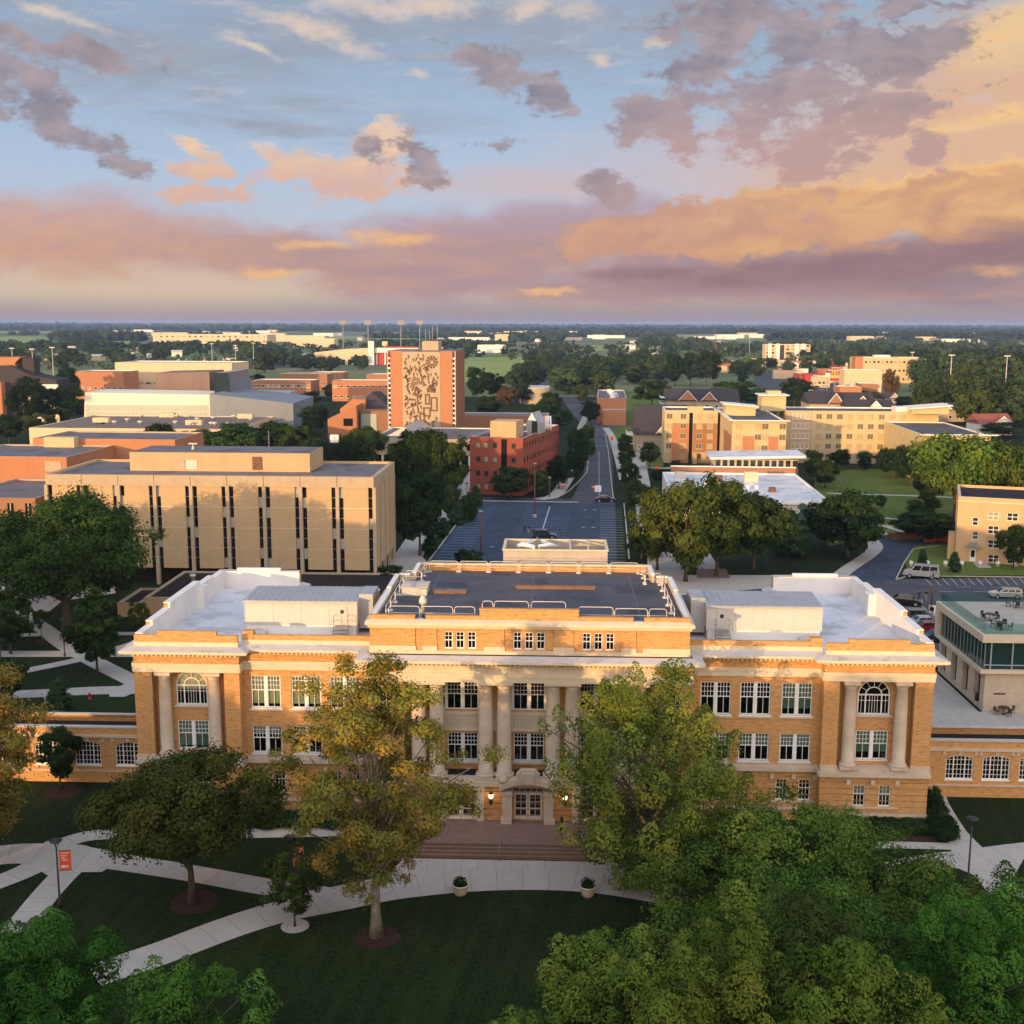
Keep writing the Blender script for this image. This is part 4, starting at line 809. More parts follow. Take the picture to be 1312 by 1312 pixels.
for s in (-1, 1):
    a, b = (9.9, 12.8) if s > 0 else (-12.8, -9.9); walls.front(a, b, 3.9, Z_AR0, VC, [(s * 11.4 - 0.5, s * 11.4 + 0.5, 5.0, 7.2), (s * 11.4 - 0.5, s * 11.4 + 0.5, 8.9, 11.5)], 0.4, BR, DK)
    for z, h in ((5.0, 2.2), (8.9, 2.6)): window(hall, s * 11.4, VC, z, 0.98, h, 'single')
    x = s * 9.9; pts = [(x, VC, 3.9), (x, VB, 3.9), (x, VB, Z_AR0), (x, VC, Z_AR0)]; walls.face(pts[::-1] if s > 0 else pts, BR)
stone.box(-9.9, 9.9, VC + 0.2, VB - 0.02, Z_AR0 + 0.006, Z_AR0 + 0.3, CS)
entab(-12.8, 12.8, VC, 1.0, (1, 1), stonefrieze=True)
stone.box(-9.9, 9.9, VC - 0.06, VC + 0.3, Z_AR1, Z_FR + 0.02, CS)
for s in (-1, 1): a, b = (9.9, 12.8) if s > 0 else (-12.8, -9.9); walls.front(a, b, Z_AR1, Z_FR + 0.1, VC, (), 0, BR)
# attic storey
VA = -0.75; ZA0, ZA1 = 14.15, 16.25
aops = [(x + q - 0.34, x + q + 0.34, 14.55, 15.95) for x in (-5.45, 0, 5.45) for q in (-0.92, 0, 0.92)]
walls.front(-12.6, 12.6, ZA0, ZA1, VA, aops, 0.3, BR, DK); stone.box(-12.7, 12.7, VA - 0.16, VA + 0.1, ZA0, ZA0 + 0.28, CS)
for x in (-5.45, 0, 5.45):
    for q in (-0.92, 0, 0.92): window(hall, x + q, VA, 14.55, 0.66, 1.4, 'attic')
for a, b in ((-12.6, -9.0), (-8.4, -7.3), (-3.5, -1.95), (1.95, 3.5), (7.3, 8.4), (9.0, 12.6)):
    walls.box(a, b, VA - 0.09, VA + 0.02, ZA0 + 0.28, ZA1 - 0.003, BR); stone.box(a - 0.04, b + 0.04, VA - 0.15, VA + 0.02, ZA0 + 0.28, ZA0 + 0.62, CS)
for s in (-1, 1):
    x = s * 12.6; pts = [(x, VA, ZA0 - 0.6), (x, 15.2, ZA0 - 0.6), (x, 15.2, ZA1 + 0.4), (x, VA, ZA1 + 0.4)]; walls.face(pts if s > 0 else pts[::-1], BR)
    x0, x1 = (12.6, 12.95) if s > 0 else (-12.95, -12.6); cornice.box(x0, x1, VA, 15.0, ZA1 + 0.25, ZA1 + 0.55, CS)
cornice.box(-12.75, 12.75, VA - 0.2, VA + 0.1, ZA1, ZA1 + 0.25, CS); cornice.box(-12.95, 12.95, VA - 0.42, VA + 0.1, ZA1 + 0.25, ZA1 + 0.5, CS)
cornice.face([(-12.95, VA - 0.42, ZA1 + 0.5), (12.95, VA - 0.42, ZA1 + 0.5), (12.6, VA + 0.02, ZA1 + 0.66), (-12.6, VA + 0.02, ZA1 + 0.66)], CS)
for a, b, z in ((-12.6, -9.05, 17.22), (-8.15, -3.9, 17.22), (-3.9, 3.9, 17.82), (3.9, 8.15, 17.22), (9.05, 12.6, 17.22)):
    parapet.box(a, b, VA + 0.02, VA + 0.42, ZA1 + 0.5, z - 0.1, BR); parapet.box(a - 0.04, b + 0.04, VA - 0.02, VA + 0.46, z - 0.1, z, BR)
for a, b in ((-9.05, -8.15), (8.15, 9.05)): parapet.box(a, b, VA + 0.06, VA + 0.4, ZA1 + 0.5, 16.9, ST)
# attic roof: wide front part, narrower rear part, low kerbs with pale coping
roof.box(-12.5, 12.5, VA + 0.42, 14.6, 16.3, 16.6, 1); roof.box(-10.9, 10.9, 14.6, 19.3, 16.3, 16.598, 1)
walls.box(-10.9, 10.9, 19.0, 19.4, 12.5, 16.7, BR); walls.box(-12.6, -10.9, 14.5, 14.8, 12.5, 16.6, BR); walls.box(10.9, 12.6, 14.5, 14.8, 12.5, 16.6, BR)
for s in (-1, 1):
    def kb(u0, u1, v0, v1, zt): a, b = (u0, u1) if s > 0 else (-u1, -u0); parapet.box(a, b, v0, v1, 16.3, zt - 0.1, LS); parapet.box(a - 0.05, b + 0.05, v0 - 0.05, v1 + 0.05, zt - 0.1, zt, WM)
    kb(12.3, 12.6, VA + 0.5, 9.0, 17.05); kb(12.3, 12.6, 9.1, 14.3, 17.25); kb(11.3, 12.25, 14.45, 14.75, 17.25); kb(10.8, 11.1, 14.85, 18.9, 17.35)
parapet.box(-11.05, 11.05, 19.05, 19.35, 16.3, 17.15, BR); parapet.box(-11.1, 11.1, 19.0, 19.42, 17.15, 17.3, CS)
# low rear block with white roof
walls.box(-11.2, 11.2, 19.45, 28.5, 0, 14.3, BR); roof.box(-11.1, 11.1, 19.5, 28.4, 14.3, 14.42, 0)
for a, b, c, d in ((-11.3, 11.3, 28.2, 28.6), (-11.3, -10.9, 19.45, 28.2), (10.9, 11.3, 19.45, 28.2)): parapet.box(a, b, c, d, 14.42, 15.0, WM)
# lanterns each side of the middle door, lit
for x in (-2.95, 2.95):
    m = MB(); m.box(-0.09, 0.09, -0.32, 0.0, -0.32, -0.2); m.lathe([(0.05, -0.5), (0.12, -0.3), (0.15, 0.0), (0.13, 0.06)], 0, -0.3, 8); m.lathe([(0.2, 0.42), (0.17, 0.5), (0.03, 0.62)], 0, -0.3, 8)
    ln = m.build('wall_lantern', 'black_metal', hall, (x, VC - 0.02, 2.55)); m = MB(); m.lathe([(0.12, 0.06), (0.19, 0.2), (0.19, 0.36), (0.15, 0.42)], 0, -0.3, 10); m.build('lamp_globe', 'lamp_glow', ln)
    pl = bpy.data.lights.new('lantern_light', 'POINT'); pl.energy = 9; pl.color = (1, 0.62, 0.25); pl.shadow_soft_size = 0.12; q = bpy.data.objects.new('lantern_light', pl); COL.objects.link(q); q.parent = ln; q.location = (0, -0.62, 0.25)
for mbx, n in ((walls, 'brick_wall'), (stone, 'stone_trim'), (cornice, 'cornice'), (dent, 'dentil_course'), (parapet, 'parapet')):
    ob = mbx.build(n, HM, hall)
    if n == 'dentil_course': ob['kind'] = 'stuff'
roof.build('roof', ['white_membrane', 'dark_roof', 'black_roof'], hall)

# ------------------------------------------------------------------ trees
def leaf_mesh(name, pts, nrm, size, mat, rs, aspect=0.62, tone=None):
    n = len(pts); r = rs.normal(size=(n, 3)); nrm = nrm / np.linalg.norm(nrm, axis=1, keepdims=True)
    a = np.cross(nrm, r); a /= np.linalg.norm(a, axis=1, keepdims=True) + 1e-9; b = np.cross(nrm, a)
    sz = size * rs.uniform(0.6, 1.25, (n, 1)); A, B = a * sz, b * sz * aspect
    k = nrm * sz * 0.22
    v = np.stack([pts - A, pts - B * 1.0 + k, pts + A, pts + B + k], 1).reshape(-1, 3).astype(np.float32)
    me = bpy.data.meshes.new(name); me.vertices.add(4 * n); me.vertices.foreach_set('co', v.ravel())
    me.loops.add(4 * n); me.loops.foreach_set('vertex_index', np.arange(4 * n, dtype=np.int32)); me.polygons.add(n)
    me.polygons.foreach_set('loop_start', np.arange(0, 4 * n, 4, dtype=np.int32)); me.polygons.foreach_set('loop_total', np.full(n, 4, dtype=np.int32))
    me.attributes.new('tone', 'FLOAT', 'FACE').data.foreach_set('value', (np.full(n, 0.5) if tone is None else tone).astype(np.float32)); me.materials.append(MATS[mat]); me.update(calc_edges=True); me.validate(); return me
def crown(name, seed, rx, rz, cz, mat, nclump=60, per=90, leaf=0.3, shape='round', clump=0.2, squash=0.7, rag=0.25, ry=None, shell=0.55, plume=0.0, core=0):
    """leaf cloud: clumps spread through an irregular crown; returns the mesh and the clump centres"""
    rs = np.random.RandomState(seed); ry = ry or rx; C = []
    ph = rs.uniform(0, 2 * pi, 6)
    while len(C) < nclump:
        d = rs.normal(size=3); d /= np.linalg.norm(d); r = rs.uniform(0, 1) ** (1 / 3) * (1 - shell) + shell * rs.uniform(0.75, 1) ; t = d[2]; az_ = atan2(d[1], d[0])
        lob = 1 + rag * (0.5 * sin(3 * az_ + ph[0] + 2 * t) + 0.5 * sin(5 * az_ + ph[1] - 3 * t) + 0.4 * sin(2 * az_ + ph[2]) + 0.35 * rs.normal())
        hr = 1.0
        if shape == 'cone': hr = (1 - t) * 0.62
        elif shape == 'oval': hr = 0.9 + 0.1 * t if t < 0 else 1 - 0.18 * t
        elif shape == 'spread': hr = 1.0 + 0.15 * (t > 0.1); t = t * (0.75 if t < 0 else 1)
        elif shape == 'pyramid': hr = 1.12 - 0.42 * t if t > -0.45 else 0.9
        C.append((d[0] * r * rx * lob * hr, d[1] * r * ry * lob * hr, cz + t * r * rz * (1 + 0.3 * (lob - 1)), rs.uniform(0.55, 1.5)))
    C = np.array(C); P, Nn, TN = [], [], []
    for x, y, z, s in C:
        k = int(per * s * s); rad = clump * rx * s; q = rs.normal(size=(k, 3)); ln = np.linalg.norm(q, axis=1, keepdims=True); dq = q / ln
        rr = rad * rs.uniform(0.2, 1.0, (k, 1)) ** 0.38 * (1 + 0.25 * rs.normal(size=(k, 1)))
        p = dq * rr * np.array([1, 1, squash]) + np.array([x, y, z]); out = np.array([x / rx, y / ry, (z - cz) / rz + 0.5])
        if plume:                                              # upward pointing tapered sprays with gaps between them
            zz = rs.uniform(-1, 1, (k, 1)) ; th = rs.uniform(0, 2 * pi, (k, 1)); wv = np.sqrt(np.clip(1 - zz * zz, 0, 1)) * (1 - 0.42 * zz) * rs.uniform(0.4, 1.12, (k, 1)) ** 0.5 * (1 + 0.22 * np.sin(3 * th + 4 * zz + x * 9))
            ll = np.array([x / rx, y / ry, 0]) * 0.35
            p = np.hstack([wv * np.cos(th) * rad, wv * np.sin(th) * rad, zz * rad * plume]) + np.array([x, y, z]) + zz * rad * plume * ll
            dq = np.hstack([np.cos(th), np.sin(th), 0.25 + 0.35 * zz])
        P.append(p); TN.append(np.full(k, np.clip(rs.normal(0.5, 0.3), 0, 1))); Nn.append(dq * 1.1 + out * 0.3 + np.array([0, 0, 0.35]) + rs.normal(size=(k, 3)) * 0.35)
    if core:                                                    # inner leaves, toned darker to put shade in the gaps between sprays
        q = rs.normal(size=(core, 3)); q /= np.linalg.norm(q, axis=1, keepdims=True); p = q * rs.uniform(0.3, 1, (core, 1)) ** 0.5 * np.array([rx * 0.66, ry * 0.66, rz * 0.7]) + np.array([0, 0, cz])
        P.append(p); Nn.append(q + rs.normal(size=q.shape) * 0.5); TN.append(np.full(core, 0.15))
    P = np.vstack(P); Nn = np.vstack(Nn); P[:, 2] = np.maximum(P[:, 2], 0.25)
    return leaf_mesh(name, P, Nn, leaf, mat, rs, tone=np.concatenate(TN)), C
def trunk_mesh(seed, h, r0, C, limbs, bark, base=0.35, lean=0.0, twigs=0):
    rnd = random.Random(seed); m = MB(); top = h * 0.72; k = 7
    ax = [Vector((lean * (i / k) * h * 0.1 + 0.12 * sin(i * 1.7 + seed) * i / k, 0.1 * cos(i * 1.3 + seed) * i / k, top * i / k)) for i in range(k + 1)]
    m.tube(ax, [r0 * 1.45] + [r0 * (1 - 0.82 * i / k) for i in range(1, k + 1)], 9)
    for i in range(min(limbs, len(C))):
        c = Vector(C[i][:3]); t = min(0.95, max(base, base + (c.z / h - base) * 0.55 - 0.08)) ; p0 = ax[min(k, int(t / 0.72 * k))] if t < 0.72 else ax[k]
        mid = p0.lerp(c, 0.5) + Vector((0, 0, (c.z - p0.z) * 0.12)) + Vector((rnd.uniform(-1, 1), rnd.uniform(-1, 1), 0)) * 0.06 * (c - p0).length
        rb = r0 * max(0.16, 0.5 * (1 - t)); m.tube([p0, p0.lerp(mid, 0.5) + Vector((0, 0, 0.1)), mid, mid.lerp(c, 0.55), c], [rb, rb * 0.75, rb * 0.55, rb * 0.35, rb * 0.15], 5)
        for _ in range(twigs):
            s = mid.lerp(c, rnd.uniform(0, 0.8)); e = s + Vector((rnd.uniform(-1, 1), rnd.uniform(-1, 1), rnd.uniform(-0.2, 1))) * 0.16 * h * 0.5; m.tube([s, e], [rb * 0.3, rb * 0.08], 4)
    return m.mesh('trunk', bark)
def tree_at(loc, label, cat, crown_me, trunk_me, rz=0.0, sc=(1, 1, 1), group=None, name='tree'):
    t = thing(name, label, cat, loc, rz, group); t.scale = sc if isinstance(sc, (tuple, list)) else (sc,) * 3
    if trunk_me: obj('trunk', trunk_me, t)
    obj('crown', crown_me, t); return t
# --- lawn trees in front of the hall, each its own mesh
def big(seed, loc, label, h, rx, rz, cz, leafm, bark, r0, limbs=22, name='shade_tree', base=0.3, twigs=1, rz_=0.0, **kw):
    cm, C = crown('crown', seed, rx, rz, cz, leafm, **kw); tm = trunk_mesh(seed, h, r0, C, limbs, bark, base, twigs=twigs)
    return tree_at(loc, label, 'tree', cm, tm, rz_, name=name)
big(11, G(482, 1199), 'tall loose sycamore with mottled pale trunk and gold lit top', 19.4, 5.3, 8.0, 11.5, 'leaf_sycamore', 'bark_pale', 0.34, 60, 'sycamore_tree', 0.26, 2, nclump=220, per=220, leaf=0.11, shape='pyramid', clump=0.135, squash=0.65, rag=0.42, shell=0.22)
big(12, G(246, 1156), 'low round olive maple with forked trunk on the front lawn', 10.8, 4.9, 3.7, 7.0, 'leaf_olive', 'bark_brown', 0.27, 30, 'maple_tree', 0.25, 1, nclump=120, per=300, leaf=0.135, shape='spread', clump=0.2, rag=0.3, shell=0.45)
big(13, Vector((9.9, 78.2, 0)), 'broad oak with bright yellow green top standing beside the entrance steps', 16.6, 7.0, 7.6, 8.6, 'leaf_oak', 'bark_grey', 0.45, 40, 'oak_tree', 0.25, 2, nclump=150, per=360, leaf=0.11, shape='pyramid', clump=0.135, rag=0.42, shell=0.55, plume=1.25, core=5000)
for i, (x, y, h, rx, lb) in enumerate(((12.8, 69.0, 7.4, 4.4, 'feathery honey locust crowding the oak beside the entrance'), (19.0, 71.0, 9.3, 5.4, 'tallest feathery honey locust before the east pavilion'), (25.0, 67.5, 7.2, 4.4, 'feathery honey locust next to the east walk lamp'), (17.5, 64.0, 8.0, 4.4, 'feathery honey locust behind the mottled linden crowns'))):
    big(20 + i, (x, y, 0), lb, h, rx, h * 0.36, h * 0.63, 'leaf_locust', 'bark_brown', 0.2, 26, 'locust_tree', 0.3, 2, nclump=120, per=240, leaf=0.115, shape='spread', clump=0.2, squash=0.55, rag=0.42, shell=0.4)
for i, (x, y, h, rx, lb) in enumerate(((4.6, 53.0, 10.2, 3.9, 'yellow green linden cut by the lower picture edge, nearest the lawn centre'), (11.0, 53.0, 12.0, 4.0, 'yellow green linden with a bare forked twig at its top'), (15.8, 56.0, 10.8, 3.6, 'dark green linden between the yellow green lindens and the locusts'), (8.2, 48.5, 11.6, 3.8, 'lowest yellow green linden along the bottom edge'), (1.2, 50.2, 7.6, 3.2, 'low yellow green linden reaching farthest left along the bottom edge'), (16.4, 50.0, 11.8, 3.8, 'olive linden beside the bright green tree in the corner'))):
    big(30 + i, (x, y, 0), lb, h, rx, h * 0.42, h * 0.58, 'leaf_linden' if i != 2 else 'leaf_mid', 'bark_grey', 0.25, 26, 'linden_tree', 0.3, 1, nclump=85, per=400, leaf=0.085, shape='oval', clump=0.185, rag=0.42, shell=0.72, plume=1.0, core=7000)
for i, (x, y, h, rx, lb) in enumerate(((22.8, 54.0, 12.3, 3.9, 'bright green ash filling the lower right corner'), (27.6, 56.5, 11.0, 3.7, 'second bright green ash against the right picture edge'))):
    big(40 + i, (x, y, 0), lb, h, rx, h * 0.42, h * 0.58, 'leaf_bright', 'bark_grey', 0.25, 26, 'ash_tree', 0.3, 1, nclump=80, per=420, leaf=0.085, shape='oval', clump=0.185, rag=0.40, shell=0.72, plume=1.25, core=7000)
for i, (x, y, h, rx, lb) in enumerate(((-23.2, 53.5, 11.0, 4.2, 'dense green ash in the lower left corner'), (-15.8, 49.5, 10.6, 4.0, 'lower green ash beside the arc of the front walk'), (-27.0, 51.0, 10.2, 3.6, 'deep green ash at the very corner below the lamp with banner'))):
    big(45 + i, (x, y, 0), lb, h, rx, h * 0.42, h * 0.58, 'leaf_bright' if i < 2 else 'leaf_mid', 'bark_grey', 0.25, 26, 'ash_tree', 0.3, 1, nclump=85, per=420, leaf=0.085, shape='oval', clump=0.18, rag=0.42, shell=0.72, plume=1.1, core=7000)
big(51, (-39.6, 81.5, 0), 'gold lit sycamore leaning in at the left picture edge', 15.5, 5.2, 6.6, 9.0, 'leaf_sycamore', 'bark_pale', 0.36, 40, 'sycamore_tree', 0.25, 2, nclump=140, per=230, leaf=0.135, shape='oval', clump=0.17, squash=0.7, rag=0.3, shell=0.35)
big(59, G(378, 1187), 'slim young tree in a pale ring beside the arc of the front walk', 5.7, 2.0, 2.4, 3.4, 'leaf_olive', 'bark_brown', 0.07, 22, 'young_tree', 0.2, 2, nclump=60, per=70, leaf=0.12, shape='oval', clump=0.2, rag=0.4, shell=0.3)
big(52, G(78, 1012), 'small dark ornamental tree before the west arcade windows', 5.6, 1.7, 2.1, 3.6, 'leaf_deep', 'bark_brown', 0.1, 14, 'young_tree', 0.25, 1, nclump=45, per=90, leaf=0.18, shape='oval', clump=0.26)
big(53, G(125, 864), 'young dark green tree with rounded top where the west walks cross', 9.6, 3.0, 4.0, 5.7, 'leaf_mid', 'bark_brown', 0.16, 20, 'young_tree', 0.22, 1, nclump=75, per=110, leaf=0.24, shape='oval', clump=0.23)
big(54, G(14, 838), 'young dark green tree at the left edge beside the west walk', 8.2, 2.7, 3.4, 5.0, 'leaf_mid', 'bark_brown', 0.15, 20, 'young_tree', 0.22, 1, nclump=70, per=100, leaf=0.24, shape='oval', clump=0.24)
big(55, G(16, 905), 'small dark tree behind the gold lit sycamore', 5.2, 1.8, 2.0, 3.2, 'leaf_deep', 'bark_brown', 0.1, 14, 'young_tree', 0.25, 1, nclump=40, per=80, leaf=0.2, shape='oval', clump=0.26)
big(56, G(54, 822), 'thin sapling in a mulch ring on the west lawn', 4.4, 0.9, 1.3, 3.0, 'leaf_mid', 'bark_brown', 0.06, 8, 'young_tree', 0.3, 0, nclump=18, per=40, leaf=0.18, clump=0.35)
big(57, G(76, 912), 'small upright dark conifer on the lawn behind the west arcade', 4.0, 1.5, 2.0, 1.9, 'leaf_needle', 'bark_brown', 0.1, 8, 'conifer', 0.15, 0, nclump=40, per=80, leaf=0.17, shape='cone', clump=0.28)
big(58, Vector((-58.5, 148, 0)), 'wide old elm with dark drooping crown before the tan office block', 18.5, 9.8, 7.2, 11.0, 'leaf_mid', 'bark_brown', 0.6, 40, 'elm_tree', 0.28, 2, nclump=220, per=200, leaf=0.24, shape='spread', clump=0.17, rag=0.28, shell=0.45)
# --- trees further off: a few shared meshes
KINDS = {}
def kind(key, leafm, bark='bark_brown', h=10.0, rx=4.0, rz=4.0, cz=6.0, r0=0.22, n=2, **kw):
    a = dict(nclump=66, per=120, leaf=0.27, clump=0.24, rag=0.30); a.update(kw); L_ = []
    for i in range(n):
        cm, C = crown('crown', hash_(key) + i, rx, rz, cz, leafm, **a); L_.append((cm, trunk_mesh(i, h, r0, C, 9, bark, 0.25), h, rx))
    KINDS[key] = L_
def hash_(s): return sum(ord(c) * (i + 3) for i, c in enumerate(s)) % 9000
kind('mid', 'leaf_mid', n=3); kind('deep', 'leaf_deep', n=3); kind('yellow', 'leaf_yellow', n=2); kind('oak', 'leaf_yellow', n=2); kind('rust', 'leaf_rust', n=1)
kind('spread', 'leaf_locust', h=10, rx=5.4, rz=3.2, cz=6.8, shape='spread', nclump=80, n=2); kind('pillar', 'leaf_deep', h=10, rx=1.6, rz=4.7, cz=5.2, nclump=45, clump=0.42, squash=1.2, n=1)
kind('cone', 'leaf_needle', h=10, rx=3.2, rz=4.8, cz=4.6, shape='cone', nclump=60, clump=0.3, squash=0.6, n=2); kind('spruce', 'leaf_spruce', h=10, rx=3.0, rz=4.8, cz=4.6, shape='cone', nclump=60, clump=0.3, squash=0.5, n=1)
kind('bush', 'leaf_deep', h=3, rx=2.0, rz=1.3, cz=1.3, r0=0.06, nclump=40, per=50, leaf=0.26, clump=0.32, n=2)
kind('far', 'leaf_far', rx=4.8, rz=4.4, cz=5.4, nclump=38, per=60, leaf=0.6, clump=0.32, n=3); kind('fardark', 'leaf_fardeep', rx=4.8, rz=4.4, cz=5.4, nclump=38, per=60, leaf=0.6, clump=0.32, n=3); kind('farlight', 'leaf_yellow', rx=4.6, rz=4.2, cz=5.6, nclump=38, per=60, leaf=0.58, clump=0.32, n=2)
TR = random.Random(77); NAMES = {'pillar': 'columnar_tree', 'cone': 'conifer', 'spruce': 'spruce_tree', 'bush': 'shrub'}; CATS = {'bush': 'shrub'}
def T(px, by, ty, wpx, kd, label, group=None):                 # foot pixel, crown-top row and crown width in the photo -> a tree of that real size
    b = G(px, by); h = max(1.2, AT(px, ty, b.y).z); zc = b.y * cos(PITCH) + (CH - h * 0.6) * sin(PITCH); rad = wpx / 2 / F * zc
    cm, tm, h0, r0 = TR.choice(KINDS[kd]); s = rad / (r0 * 1.08)
    return tree_at(b, label, CATS.get(kd, 'tree'), cm, tm, TR.uniform(0, 6.28), (s, s, h / (h0 * 1.02)), group, NAMES.get(kd, 'broadleaf_tree'))
